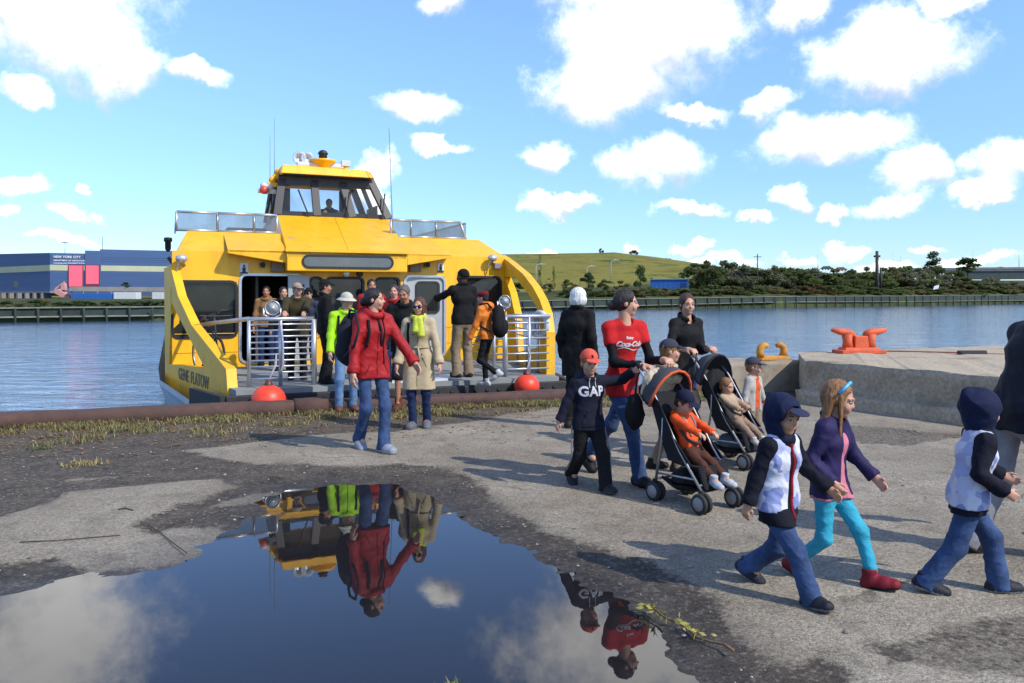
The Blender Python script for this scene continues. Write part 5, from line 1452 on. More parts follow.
for (xa, xb) in ((228, 287), (407.5, 452)):
    p = fpt(xa, 257, LB + 0.1); q = fpt(xb, 252, LB + 0.1)
    t0, t1 = (0.03, 0.20) if xa < 300 else (0.20, 0.03)
    MB().prism([(p.x, LB + 0.1, ZT - 0.02 - t0), (q.x, LB + 0.1, ZT - 0.02 - t1), (q.x, LB + 0.1, ZT + 0.02), (p.x, LB + 0.1, ZT + 0.02)], (0, 0.7, 0)).build('door_canopy', yel, ferry, True, 0.012)
    MB().add([(p.x, LB + 0.1, ZT + 0.015), (q.x, LB + 0.1, ZT + 0.015), (q.x, LR + 0.05, ZR), (p.x, LR + 0.05, ZR), (p.x, LB + 0.1, ZT - 0.02), (q.x, LB + 0.1, ZT - 0.02)], [(0, 1, 2, 3), (0, 1, 5, 4), (0, 3, 4), (1, 2, 5)]).build('canopy_slope', yel, ferry)
# apron up to the wheelhouse
LW = 6.9
wl = fpt(277.5, 217, LW); wr = fpt(388.5, 217, LW); zw0 = (wl.z + wr.z) / 2
MB().add([(a.x, LB, zb1), (b.x, LB, zb1), (wr.x, LW, zw0), (wl.x, LW, zw0), (a.x - 0.05, 9.6, ZR), (b.x + 0.05, 9.6, ZR), (wr.x, 9.6, zw0), (wl.x, 9.6, zw0), (a.x, LB, ZT - 0.1), (b.x, LB, ZT - 0.1)],
         [(0, 1, 2, 3), (1, 5, 6, 2), (0, 3, 7, 4), (3, 2, 6, 7), (0, 8, 4), (1, 5, 9), (8, 9, 1, 0)]).build('wheelhouse_apron', yel, ferry)
# wheelhouse: pillars, panes, roof
tl = fpt(282.5, 176, LW + 0.25); tr = fpt(369.5, 177, LW + 0.25); zw1 = (tl.z + tr.z) / 2
wh = ferry
lo = [wl.x + (wr.x - wl.x) * t for t in (0, 0.345, 0.665, 1)]; hi = [tl.x + (tr.x - tl.x) * t for t in (0, 0.35, 0.66, 1)]
dfm = mat('wheelhouse_frame', (0.018, 0.017, 0.017), 0.45)
LT, LE = LW + 0.25, LW + 2.3
def bar(p, q, r, name='window_pillar', par=None):
    p, q = Vector(p), Vector(q); d = (q - p).normalized(); s_ = Vector((1, 0, 0)) if abs(d.x) < 0.7 else Vector((0, 0, 1)); u = (s_ - d * s_.dot(d)).normalized() * r; w_ = d.cross(u).normalized() * r * 0.7
    return MB().prism([p - u - w_, p + u - w_, p + u + w_, p - u + w_], q - p).build(name, dfm, par or ferry)
for i in range(4): bar((lo[i], LW, zw0), (hi[i], LT, zw1), 0.085)
bar((lo[0] - 0.05, LW, zw0 + 0.045), (lo[3] + 0.05, LW, zw0 + 0.045), 0.05, 'window_sill')
bar((hi[0] - 0.05, LT, zw1 - 0.12), (hi[3] + 0.05, LT, zw1 - 0.12), 0.13, 'window_head')
for (x, xt) in ((lo[0], hi[0]), (lo[3], hi[3])):
    bar((x, LE, zw0), (xt, LE - 0.1, zw1), 0.08)
    bar((x, LW + 1.2, zw0), (xt, LW + 1.2, zw1), 0.05)
    MB().box((x - 0.02, LW + 1.2, zw0 - 0.1), (x + 0.02, LE, zw0 + 0.45)).build('side_panel', dfm, ferry)
for i in range(3): MB().add([(lo[i], LW + 0.02, zw0), (lo[i + 1], LW + 0.02, zw0), (hi[i + 1], LT + 0.02, zw1), (hi[i], LT + 0.02, zw1)], [(0, 1, 2, 3)]).build('windscreen_pane', wgl, ferry, False)
for (x, xt) in ((lo[0], hi[0]), (lo[3], hi[3])): MB().add([(x, LW, zw0), (x, LE, zw0), (xt, LE - 0.1, zw1), (xt, LT, zw1)], [(0, 1, 2, 3)]).build('side_pane', wgl, ferry, False)
MB().add([(lo[0], LE, zw0), (lo[3], LE, zw0), (hi[3], LE - 0.1, zw1), (hi[0], LE - 0.1, zw1)], [(0, 1, 2, 3)]).build('rear_pane', wgl, ferry, False)
MB().box((lo[0] + 0.1, LW + 0.25, zw0 - 0.1), (lo[3] - 0.1, LW + 0.6, zw0 + 0.10)).build('console', mat('console_grey', (0.30, 0.31, 0.31), 0.6), ferry)
MB().box((lo[0] + 0.1, LE - 0.3, zw0), (lo[0] + 0.55, LE - 0.2, zw1 - 0.1)).build('rear_panel', dfm, ferry)
MB().box((lo[3] - 0.8, LE - 0.3, zw0), (lo[3] - 0.5, LE - 0.2, zw1 - 0.1)).build('rear_panel', dfm, ferry)
rt0 = fpt(281, 174, LW - 0.15); rt1 = fpt(375, 176, LW - 0.15); rz = zw1 - 0.03
MB().prism([(rt0.x, LW - 0.15, rz), (rt1.x, LW - 0.15, rz), (rt1.x - 0.1, LW - 0.1, rz + 0.12), (rt1.x - 0.16, LW - 0.05, rz + 0.19), (rt0.x + 0.05, LW - 0.05, rz + 0.21)], (0, 2.7, 0)).build('wheelhouse_roof', yel, ferry, True, 0.02)
MB().box((rt0.x + 0.06, LW - 0.1, rz - 0.02), (rt1.x - 0.1, LE, rz - 0.004)).build('roof_lining', dfm, ferry)
for t in (0.26, 0.60, 0.93):                # wipers
    x = lo[0] + (lo[3] - lo[0]) * t
    MB().tube([(x, LW - 0.10, zw0 - 0.05), (x, LW - 0.12, zw0 + 0.02), (x - 0.22 + 0.3 * (t > 0.5), LW - 0.05, zw0 + 0.6)], 0.018, 6).box((x - 0.08, LW - 0.12, zw0 - 0.10), (x + 0.08, LW - 0.04, zw0 - 0.03)).build('wiper', dfm, ferry)
# panel seams
seam = mat('seam_ochre', lin((186, 128, 14)), 0.6)  # darker yellow for the panel joint lines
for t in (0.5,):
    A_, B_ = Vector((a.x + (b.x - a.x) * t, LB, zb1)), Vector((wl.x + (wr.x - wl.x) * t, LW, zw0)); nrm = Vector((0, -(zw0 - zb1), LW - LB)).normalized() * 0.004
    MB().tube([A_ + (B_ - A_) * 0.02 + nrm, B_ - (B_ - A_) * 0.02 + nrm], 0.003, 4).build('panel_seam', seam, ferry)
for px in (455, 478):
    xx = fpt(px, 300, WL).x; MB().box((xx - 0.006, WL - 0.006, ZD), (xx + 0.006, WL - 0.001, 0.9)).build('panel_seam', seam, ferry)
for z_ in (0.62, 0.95): MB().box((fpt(446, 340, WL).x, WL - 0.006, z_), (HB - 0.05, WL - 0.001, z_ + 0.012)).build('panel_seam', seam, ferry)
# roof gear
zr = rz + 0.2
def roofx(px, py): return fpt(px, py, LW + 0.6)
for px in (299.5, 307.5):
    p = roofx(px, 157)
    MB().lathe([(0.02, 0.35), (0.05, 0.25), (0.06, 0.12), (0.16, 0.0), (0.15, -0.01), (0.05, 0.1)], 16, 0, Matrix.Translation((p.x, p.y, zr + 0.29)) @ Matrix.Rotation(R(-90), 4, 'X')).tube([(p.x, p.y + 0.15, zr), (p.x, p.y + 0.15, zr + 0.26)], 0.05, 8).build('horn', alu, ferry)
p = roofx(323, 158)
MB().lathe([(0.05, 0), (0.07, 0.1), (0.30, 0.24), (0.32, 0.29), (0.1, 0.31)], 16, 0, Matrix.Translation((p.x, p.y, zr - 0.02))).build('radar_pedestal', yel, ferry)
MB().box((p.x - 0.62, p.y - 0.06, zr + 0.09), (p.x + 0.5, p.y + 0.06, zr + 0.2)).build('radar_bar', whi, ferry, True, 0.03)
MB().lathe([(0.06, 0.28), (0.1, 0.32), (0.1, 0.4), (0.13, 0.43), (0.08, 0.5), (0.02, 0.52)], 12, 0, Matrix.Translation((p.x, p.y, zr))).build('masthead_light', blk, ferry)
p = roofx(345.5, 159)
MB().tube([(p.x, p.y, zr - 0.02), (p.x, p.y, zr + 0.16)], 0.05, 8).build('lamp_foot', yel, ferry)
MB().box((p.x - 0.11, p.y - 0.08, zr + 0.15), (p.x + 0.11, p.y + 0.08, zr + 0.29)).build('floodlight', whi, ferry, True, 0.015)
for (px, py, nm) in ((279, 172, 'side_lamp'), (272.5, 180, 'side_lamp'), (270, 187, 'side_lamp'), (264, 186, 'side_lamp')):
    p = fpt(px, py, LW + 0.5)
    MB().ball((p.x, p.y, p.z), 0.09, 0, 10, 7).box((p.x - 0.13, p.y - 0.05, p.z - 0.16), (p.x + 0.13, p.y + 0.1, p.z - 0.06)).build(nm, whi if px < 271 else yel, ferry)
p = fpt(263.5, 188, LW + 0.5); MB().ball((p.x, p.y - 0.05, p.z - 0.05), 0.1, 0, 10, 7).build('red_lamp', mat('red_lens', (0.5, 0.06, 0.04), 0.3), ferry)
q0, q1 = fpt(267, 213, LW + 0.5), fpt(274, 176, LW + 0.5); MB().tube([q0, q1], 0.03, 6).tube([fpt(271, 213, LW + 0.5), fpt(278, 185, LW + 0.5)], 0.03, 6).tube([q1, fpt(283, 170, LW + 0.5)], 0.03, 6).build('lamp_bracket', dfm, ferry)
for (px, y0, y1, L_) in ((389, 214, 128, 6.2), (274.5, 176, 118, LW + 0.5), (270, 186, 135, LW + 0.5)):
    p = fpt(px + 4 * (px > 300), y0 + 26 * (px > 300), L_); q = fpt(px, y1, L_); MB().tube([p, p + (q - p) * 0.1, q], [0.02, 0.009, 0.004] if px < 300 else [0.03, 0.014, 0.007], 6).build('antenna', mat('whip_grey', (0.16, 0.16, 0.16), 0.5), ferry)
# wind screens on the upper deck
def screen(pts, L, ends):
    for k in range(len(pts) - 1):
        (xa, za, zb), (xb, zc, zd) = pts[k], pts[k + 1]
        A, B = fpt(xa, 232, L).x, fpt(xb, 232, L).x
        zl, zh = ZR + 0.0, ZR + 0.40
        sl0 = 0.14 * (1 if ends == 'r' and k == len(pts) - 2 else 0)
        fr = MB(); t = 0.025
        fr.tube([(A, L, zl), (A, L, zh)], t, 6).tube([(A, L, zh), (B - sl0, L, zh)], t, 6).tube([(B, L, zl), (B - sl0, L, zh)], t, 6).tube([(A, L, zl + 0.03), (B, L, zl + 0.03)], t, 6)
        f = fr.build('screen_frame', alu, ferry)
        MB().add([(A, L, zl), (B, L, zl), (B - sl0, L, zh), (A, L, zh)], [(0, 1, 2, 3)]).build('pane', bgl, f, False)
screen([(176.5, 0, 0), (217.5, 0, 0), (254, 0, 0), (277, 0, 0)], LR + 0.12, 'l')
screen([(391, 0, 0), (411, 0, 0), (436, 0, 0), (466, 0, 0)], LR + 0.12, 'r')
for s in (-1, 1):
    x = fpt(176.5, 232, LR + 0.12).x if s < 0 else fpt(466, 232, LR + 0.12).x
    f = MB().tube([(x, LR + 0.12, ZR + 0.38), (x, 11, ZR + 0.38)], 0.025, 6).build('screen_frame', alu, ferry)
    MB().add([(x, LR + 0.12, ZR), (x, 11, ZR), (x, 11, ZR + 0.38), (x, LR + 0.12, ZR + 0.38)], [(0, 1, 2, 3)]).build('pane', bgl, f, False)
MB().box((-2.2, 8, ZR), (-1.3, 9, ZR + 0.33)).build('roof_locker', lining, ferry)
# wings of the bow
PL0, PL1 = (-HB - 0.02, WL), (-BB - 0.02, 0.0); PR0, PR1 = (HB + 0.02, WL), (BB + 0.04, 0.0)
def wing(polys, p0, p1, inn, name, m):
    mb = MB(); n_ = Vector((-(p1[1] - p0[1]), p1[0] - p0[0], 0)).normalized() * 0.15
    if n_.x * inn < 0: n_ = -n_
    for pl in polys: mb.prism([fpl(x, y, p0, p1) for x, y in pl], n_)
    return mb.build(name, m, ferry)
lw = wing([[(164, 268), (166, 268), (171.6, 303), (169, 364), (165, 364)], [(166, 268), (170, 264), (178, 296), (191.5, 325), (226, 369), (204.7, 368), (171.6, 303)], [(165, 364), (169, 364), (204.7, 368), (226, 369), (228, 396), (192, 402), (165, 396)]], PL0, PL1, 1, 'bow_wing', yel_w)
rw = wing([[(505, 255), (515, 261.4), (530.8, 274.4), (541, 287.4), (547.8, 299.7), (552.6, 313), (555, 332), (555, 380), (548, 380), (548, 325), (544.4, 306.5), (538.3, 297), (529.4, 286), (521.9, 277), (511, 277), (505, 262)],
           [(505, 262), (511, 277), (517, 292), (522, 314), (525, 372), (515, 372), (514, 314), (509, 292), (504, 276)], [(525, 352), (548, 347), (548, 380), (525, 372)]], PR0, PR1, -1, 'bow_wing', yel_w)
# name on the wing
A = fpl(178.5, 374, PL0, PL1); B = fpl(208.5, 382, PL0, PL1); A2 = fpl(193, 378.5, PL0, PL1)
dirv = Vector((B.x - A.x, B.y - A.y, 0)); ln = dirv.length; na = Vector((dirv.y, -dirv.x, 0)).normalized(); du = dirv.normalized()
for (wd_, c0, c1) in (('GENE', 0.0, 0.36), ('FLATOW', 0.44, 1.0)):
    me = text_mesh(wd_, 1.0, bold=0.006, extrude=0.004, spacing=1.02)
    w_ = max(v.co.x for v in me.vertices) - min(v.co.x for v in me.vertices); set_mat(me, mat('name_grey', (0.14, 0.125, 0.09), 0.6))
    o = link('name_lettering', me, lw)
    o.matrix_local = Matrix.Translation(A2 + du * ln * ((c0 + c1) / 2 - 0.5) + na * 0.006) @ Matrix.Rotation(math.atan2(dirv.y, dirv.x), 4, 'Z') @ Matrix.Rotation(R(90), 4, 'X') @ Matrix.Diagonal((ln * (c1 - c0) / w_, 0.29, 1, 1))
# bulwark frames, railings
def rail_run(pts, r, name): return MB().tube(pts, r, 8).build(name, alu, ferry)
ZRAIL = 1.27
L0 = 0.22
gl0, gl1 = fpt(249, 330, L0).x, fpt(314, 330, L0).x
rail_run([fpl(169.5, 328, (-HB + 0.3, WL - 0.3), (-BB + 0.2, 0.2)), (-BB + 0.25, 0.45, ZRAIL), (gl0, L0, ZRAIL), (gl1, L0, ZRAIL)], 0.034, 'top_rail')
g = MB(); zb = ZD + 0.12
for x in (gl0, (gl0 + gl1) / 2 - 0.02, gl1): rail_run([(x, L0, ZD), (x, L0, ZRAIL - 0.01)], 0.04 if x == gl1 else 0.028, 'gate_post')
for i in range(10): rail_run([(gl0, L0, zb + i * 0.09), (gl1, L0, zb + i * 0.09)], 0.013, 'gate_bar')
gr0, gr1 = fpt(494, 330, L0).x, BB - 0.05
rail_run([(gr0, L0, ZRAIL), (gr1, L0, ZRAIL), (gr1 + 0.1, 0.4, ZRAIL)], 0.034, 'top_rail')
for px in (505, 529): x = fpt(px, 330, L0).x; rail_run([(x, L0, ZD), (x, L0, ZRAIL)], 0.045 if px == 505 else 0.03, 'gate_post')
for i in range(7): rail_run([(gr0, L0, zb + i * 0.13), (gr1, L0, zb + i * 0.13)], 0.016, 'gate_bar')
for i in range(7): rail_run([(gr0, L0, zb + i * 0.13), (gr0 - 0.12, 1.2, zb + i * 0.13)], 0.014, 'gate_bar')
rail_run([(gr0, L0, ZD), (gr0, L0, ZRAIL)], 0.03, 'gate_post'); rail_run([(gr0 - 0.12, 1.2, ZD), (gr0 - 0.12, 1.2, ZRAIL - 0.05)], 0.025, 'gate_post')
for i in range(4): rail_run([(BB - 0.1, 0.5, ZD + 0.6 + i * 0.13), (HB - 0.3, 3.4, ZD + 0.6 + i * 0.13)], 0.015, 'side_bar')
for y in (0.6, 1.5, 2.4): x = BB - 0.1 + (HB - 0.2 - BB) * (y - 0.5) / 2.9; rail_run([(x, y, ZD), (x, y, ZRAIL)], 0.022, 'side_post')
# bollard post with wound rope at the left
bp_ = fpl(177.5, 340, (-HB + 0.25, WL - 0.4), (-BB + 0.25, 0.3))
MB().tube([(bp_.x, bp_.y, ZD), (bp_.x, bp_.y, ZRAIL + 0.05)], 0.085, 12).build('bollard', mat('bollard_grey', (0.34, 0.35, 0.37), 0.5, 0.1, 0.15, 6), ferry)
rp_ = mat('rope_grey', (0.30, 0.31, 0.36), 0.85, 0, 0.3, 30, 0.5, 80)
rb = MB()
for i in range(3): rb.torus((bp_.x, bp_.y, ZRAIL - 0.02 - i * 0.05), (0.1 * i, 0.2, 1), 0.10, 0.024, 16, 6)
for i in range(4): rb.tube([(bp_.x - 0.10 + 0.02 * i, bp_.y - 0.08, ZRAIL), (bp_.x - 0.11 + 0.02 * i, bp_.y - 0.09, ZRAIL - 0.35), (bp_.x - 0.10 + 0.02 * i, bp_.y - 0.09, ZRAIL - 0.75 + 0.08 * i)], 0.025, 6)
rb.build('wound_rope', rp_, ferry)
# search lights
def lamp(px, py, L_, r, par_rz):
    p = fpt(px, py, L_)
    o = MB(); M = Matrix.Translation(p) @ Matrix.Rotation(par_rz, 4, 'Z') @ Matrix.Rotation(R(90), 4, 'X')
    o.lathe([(r * 0.45, -r * 1.2), (r * 0.8, -r * 0.9), (r, -r * 0.1), (r, 0.0), (r * 0.88, 0.0), (r * 0.85, -0.03)], 20, 0, M)
    o.tube([p + Vector((-r * 1.08, 0.05, 0)), p + Vector((-r * 1.08, 0.05, -r * 0.9)), p + Vector((0, 0.05, -r * 1.4)), p + Vector((r * 1.08, 0.05, -r * 0.9)), p + Vector((r * 1.08, 0.05, 0))], 0.014, 6)
    o.tube([p + Vector((0, 0.05, -r * 1.4)), (p.x, p.y + 0.05, ZRAIL)], 0.02, 6)
    h = o.build('searchlight', alu, ferry)
    MB().lathe([(r * 0.86, -0.01), (r * 0.6, -0.035), (r * 0.25, -0.05), (0.01, -0.055)], 20, 0, M).build('lens', mat('lamp_lens', (0.55, 0.57, 0.56), 0.12, 0.5, 0.3, 40), h)
lamp(272.5, 308, L0 + 0.05, 0.115, R(-15)); lamp(504.8, 301, L0 + 0.3, 0.105, R(-25))
# floodlights and fittings on the front
for (px, py) in ((181.5, 258.5), (492.5, 258)):
    p = fpt(px, py, WL - 0.15)
    MB().ball((p.x, p.y, p.z), (0.11, 0.09, 0.08), 0, 12, 8).tube([(p.x, p.y, p.z), (p.x + 0.05, WL, p.z - 0.12)], 0.03, 6).tube([(p.x - 0.05, p.y, p.z - 0.05), (p.x - 0.1, WL - 0.02, p.z - 0.35)], 0.012, 6).build('floodlight', mat('lamp_shell', (0.45, 0.45, 0.43), 0.3, 0.4), ferry)
for (px, py, w_, h_, mm, nm) in ((277, 267, 0.12, 0.1, 'tan', 'loudspeaker'), (414, 267, 0.12, 0.1, 'tan', 'loudspeaker'), (244, 268.5, 0.08, 0.11, 'white', 'notice'), (440.5, 267.5, 0.07, 0.1, 'white', 'notice'), (262, 265, 0.05, 0.05, 'grey', 'camera_dome'), (426, 265, 0.05, 0.05, 'grey', 'camera_dome'), (496, 266, 0.08, 0.06, 'grey', 'junction_box')):
    p = fpt(px, py, WL); mm_ = {'tan': mat('speaker_tan', (0.19, 0.14, 0.09), 0.7), 'white': mat('notice_white', (0.6, 0.6, 0.58), 0.6), 'grey': mat('fitting_grey', (0.2, 0.2, 0.2), 0.5)}[mm]
    th = 0.02 if mm == 'white' else 0.14
    b_ = MB().box((p.x - w_, WL - th, p.z - h_), (p.x + w_, WL - 0.002, p.z + h_)).build(nm, mm_, ferry, True, 0.008)
    if mm == 'white': MB().ball((p.x, WL - th, p.z + 0.05), (0.02, 0.004, 0.025)).box((p.x - 0.03, WL - th - 0.004, p.z - 0.07), (p.x + 0.03, WL - th + 0.002, p.z + 0.02)).box((p.x - 0.07, WL - th - 0.004, p.z - 0.1), (p.x + 0.07, WL - th + 0.002, p.z - 0.07)).build('pictogram', blk, b_)
    if nm == 'camera_dome': MB().ball((p.x, WL - 0.14, p.z), 0.05).build('lens', blk, b_)
for px in (348.5, 362):
    p = fpt(px, 274.5, LB); MB().lathe([(0.07, 0), (0.07, 0.06), (0.05, 0.07)], 12, 0, Matrix.Translation((p.x, LB + 0.25, 2.07)) @ Matrix.Rotation(R(90), 4, 'X')).build('porthole_lamp', blk if px > 350 else alu, ferry)
p = fpt(168, 243, 6.0); MB().lathe([(0.03, -0.18), (0.06, -0.12), (0.06, 0.02), (0.085, 0.04), (0.08, 0.11), (0.02, 0.12)], 12, 0, Matrix.Translation((p.x, p.y, p.z))).tube([(p.x, p.y, p.z - 0.3), (-HB + 0.1, p.y, 2.2)], 0.04, 6).build('navigation_light', blk, ferry)
p = fpt(291, 239.5, 4.6); MB().box((p.x - 0.06, p.y - 0.05, p.z - 0.03), (p.x + 0.06, p.y + 0.05, p.z + 0.03)).build('apron_cleat', mat('fitting_grey', (0.2, 0.2, 0.2), 0.5), ferry)
# inner faces: wall seams, deck locker, hose
for z in (0.55, 0.9): MB().box((fpt(174, 350, WL).x, WL - 0.012, z), (fpt(238, 350, WL).x, WL - 0.001, z + 0.012)).build('wall_seam', yel_w, ferry)
hs = [fpt(281, 325, L0 - 0.05), fpt(283, 345, L0 - 0.06), fpt(283, 365, L0 - 0.07), fpt(279, 378, L0 - 0.07)]
MB().tube(hs, 0.016, 6).build('hanging_line', rp_, ferry)
MB().prism([fpt(392, 384, -0.05) + Vector((0, 0, 0)), fpt(448, 380.5, -0.05), fpt(450, 376, 0.5), fpt(394, 379, 0.5)], (0, 0, 0.035)).build('gangplank', whi, ferry)

# red ball fenders hung between ferry and quay
redb = mat('fender_red', lin((226, 62, 34)), 0.45, 0, 0.12, 5, dirt=(0.25, 0.05, 0.03), dscale=5, damt=0.3)
for (px, py, L_, r, lb) in ((268.5, 401, -0.42, 0.245, 'larger red ball fender hanging below the left gate of the ferry'), (526.8, 386, -0.42, 0.205, 'smaller red ball fender hanging at the right end of the ferry bow')):
    p = fw(*fpt(px, py, L_))
    o = empty('ball_fender', p - Vector((0, 0, r)), 0, lb, 'fender', 'red ball fenders on the ferry bow')
    MB().ball((0, 0, r), (r, r, r * 0.95), 0, 20, 14).build('ball', redb, o)
    MB().lathe([(0.07, 2 * r - 0.06), (0.06, 2 * r), (0.035, 2 * r + 0.05), (0.01, 2 * r + 0.06)], 10).build('eye', mat('fender_eye_blue', (0.08, 0.02, 0.02), 0.5), o)
    MB().tube([(0, 0, 2 * r + 0.04), (0.06, 0.15, 2 * r + 0.25), (0.02, 0.3, 2 * r + 0.4)], 0.014, 6).build('rope', rp_, o)
p = fw(*fpl(540, 325, (BB + 0.0, 0.8), (HB - 0.1, 3.6)))
lr = empty('life_ring', p, TH + R(100), 'pale grey life ring hanging inside the right bow rail of the ferry', 'life ring')
MB().torus((0, 0, 0), (0, 1, 0), 0.21, 0.055, 24, 10).build('ring', mat('ring_white', (0.5, 0.5, 0.48), 0.6), lr)
for a in range(4):
    q = R(45 + 90 * a); MB().torus((0.21 * math.cos(q), 0, 0.21 * math.sin(q)), (-math.sin(q), 0, math.cos(q)), 0.058, 0.012, 12, 6).build('band', mat('ring_band', (0.35, 0.33, 0.3), 0.6), lr)

# bicycle on the bow deck
bk = empty('bicycle', fw(-2.84, 2.75, ZD), TH + R(-74), 'dark bicycle standing on the ferry bow behind the name board', 'bicycle')
tyre = mat('tyre', (0.015, 0.015, 0.016), 0.8); bkm = mat('bicycle_frame', (0.03, 0.035, 0.05), 0.35)
for i, x in enumerate((-0.5, 0.5)):
    w = MB().torus((x, 0, 0.33), (0, 1, 0), 0.31, 0.022, 28, 8).build('wheel', tyre, bk)
    MB().torus((x, 0, 0.33), (0, 1, 0), 0.285, 0.01, 28, 6).build('rim', alu, w)
    sp_ = MB()
    for j in range(14): a = 2 * math.pi * j / 14; sp_.tube([(x, 0, 0.33), (x + 0.28 * math.cos(a), 0, 0.33 + 0.28 * math.sin(a))], 0.002, 4)
    sp_.build('spokes', alu, w)
MB().tube([(-0.5, 0, 0.33), (-0.15, 0, 0.82), (0.35, 0, 0.85), (-0.05, 0, 0.33), (-0.5, 0, 0.33)], 0.016, 6).tube([(-0.05, 0, 0.33), (-0.18, 0, 0.9)], 0.016, 6).tube([(0.5, 0, 0.33), (0.34, 0, 0.9), (0.32, 0, 1.0)], 0.018, 6).build('frame', bkm, bk)
MB().ball((-0.2, 0, 0.93), (0.13, 0.06, 0.035)).build('saddle', blk, bk)
MB().tube([(0.42, -0.28, 1.02), (0.33, -0.1, 1.01), (0.33, 0.1, 1.01), (0.42, 0.28, 1.02)], 0.014, 6).build('handlebar', blk, bk)
MB().torus((-0.05, 0.04, 0.33), (0, 1, 0), 0.09, 0.008, 16, 6).tube([(-0.05, 0.06, 0.33), (0.08, 0.08, 0.22)], 0.01, 6).tube([(-0.05, -0.06, 0.33), (-0.18, -0.08, 0.44)], 0.01, 6).build('crank', alu, bk)
# ------------------------------------------------------------------ strollers
fab = cloth('stroller_black', (34, 34, 38)); fabg = cloth('stroller_grey', (74, 74, 80)); tub = mat('stroller_tube', (0.34, 0.35, 0.36), 0.35, 0.7, 0.1, 6)
whl = mat('wheel_grey', (0.20, 0.20, 0.205), 0.55); tyre = mat('tyre', (0.015, 0.015, 0.016), 0.8)
def stroller(pos, face, label, trim, hood_m, seat_m, hood_open=1.0):
    o = empty('stroller', pos, R(face), label, 'stroller', 'pushchairs')
    T = 0.18; fx, rx = -0.24, 0.24            # front and rear axle (forward is -Y)
    for s in (-1, 1):
        for y in (fx, rx):
            for dx in (-0.026, 0.026):
                w = MB(); M = Matrix.Translation((s * T + dx, y, 0.075)) @ Matrix.Rotation(R(90), 4, 'Y')
                w.lathe([(0.05, -0.016), (0.068, -0.018), (0.075, -0.008), (0.075, 0.008), (0.068, 0.018), (0.05, 0.016)], 18, 0, M); wo = w.build('wheel', tyre, o)
                MB().lathe([(0.012, -0.024), (0.05, -0.019), (0.055, 0.0), (0.05, 0.019), (0.012, 0.024)], 18, 0, M).build('rim', whl, wo)
            MB().tube([(s * T, y, 0.075), (s * T, y + 0.01, 0.17)], 0.02, 8).tube([(s * T - 0.045, y, 0.075), (s * T + 0.045, y, 0.075)], 0.009, 6).build('wheel_fork', fab, o)
        MB().tube([(s * T, fx, 0.16), (s * T, -0.02, 0.42), (s * T * 0.95, 0.26, 0.82), (s * T * 0.95, 0.42, 1.0), (s * T * 0.9, 0.47, 1.06)], 0.011, 8).build('side_tube', tub, o)
        MB().tube([(s * T, rx, 0.16), (s * T, 0.17, 0.5), (s * T, 0.16, 0.66)], 0.011, 8).build('rear_leg', tub, o)
        MB().tube([(s * T * 0.9, 0.42, 1.0), (s * T * 0.9, 0.47, 1.06), (s * T * 0.85, 0.54, 1.07)], 0.017, 8).build('handle', fab, o)
        MB().tube([(s * T, fx + 0.06, 0.24), (s * T, rx - 0.03, 0.22)], 0.009, 6).build('lower_tube', tub, o)
    for (y, z) in ((rx, 0.17), (fx + 0.03, 0.2)): MB().tube([(-T, y, z), (T, y, z)], 0.01, 6).build('cross_tube', tub, o)
    # sling seat, back, foot rest, basket
    def sheet(rows, name, m, th=0.02):
        v = []; f = []
        for (y, z, w_, sag) in rows:
            for i in range(7): t = i / 3 - 1; v.append((t * w_, y, z - sag * (1 - t * t)))
        n = len(v)
        v += [(x, y + th * 0.6, z - th) for x, y, z in v]
        for r in range(len(rows) - 1):
            for i in range(6):
                a = r * 7 + i; f.append((a, a + 1, a + 8, a + 7)); f.append((n + a + 7, n + a + 8, n + a + 1, n + a))
        for r in range(len(rows) - 1):
            a = r * 7; f.append((a, a + 7, n + a + 7, n + a)); a = r * 7 + 6; f.append((a + 7, a, n + a, n + a + 7))
        f += [tuple(range(7)) + tuple(reversed(range(n, n + 7)))]
        return MB().add(v, f, 0, True).build(name, m, o)
    sheet([(-0.16, 0.34, T - 0.01, 0.02), (0.0, 0.34, T - 0.01, 0.03), (0.1, 0.36, T - 0.01, 0.03), (0.16, 0.48, T, 0.03), (0.24, 0.68, T, 0.03), (0.31, 0.86, T, 0.02)], 'seat', seat_m)
    sheet([(-0.18, 0.33, T - 0.03, 0.0), (-0.235, 0.2, T - 0.03, 0.0), (-0.25, 0.17, T - 0.03, 0)], 'foot_rest', fab)
    for s in (-1, 1): MB().prism([(s * T, -0.13, 0.35), (s * T, 0.1, 0.34), (s * T, 0.3, 0.84), (s * T, 0.2, 0.78), (s * T, 0.04, 0.52)], (s * 0.008, 0, 0)).build('side_panel', seat_m, o)
    sheet([(-0.1, 0.17, T - 0.03, 0.04), (0.08, 0.15, T - 0.03, 0.05), (0.2, 0.2, T - 0.03, 0.04)], 'basket', fab)
    # hood: an arched cover
    v = []; f = []; nu, nv = 7, 11
    for i in range(nu):
        u = i / (nu - 1); tilt = -1.05 + u * 1.4 * hood_open
        for j in range(nv):
            q = math.pi * j / (nv - 1)
            x = math.cos(q) * (T + 0.04); rr = 0.30 + 0.012 * math.sin(u * 18)
            h = math.sin(q) * rr
            v.append((x, 0.27 - h * math.sin(tilt), 0.74 + h * math.cos(tilt)))
    for i in range(nu - 1):
        for j in range(nv - 1): a = i * nv + j; f.append((a, a + 1, a + nv + 1, a + nv))
    hd = raw('hood', v, f, hood_m, o, True)
    sm_ = hd.modifiers.new('thickness', 'SOLIDIFY'); sm_.thickness = 0.008
    MB().tube(v[(nu - 1) * nv:], 0.012, 6).build('hood_trim', trim, o)
    MB().tube(v[:nv], 0.008, 6).build('hood_rib', fab, o)
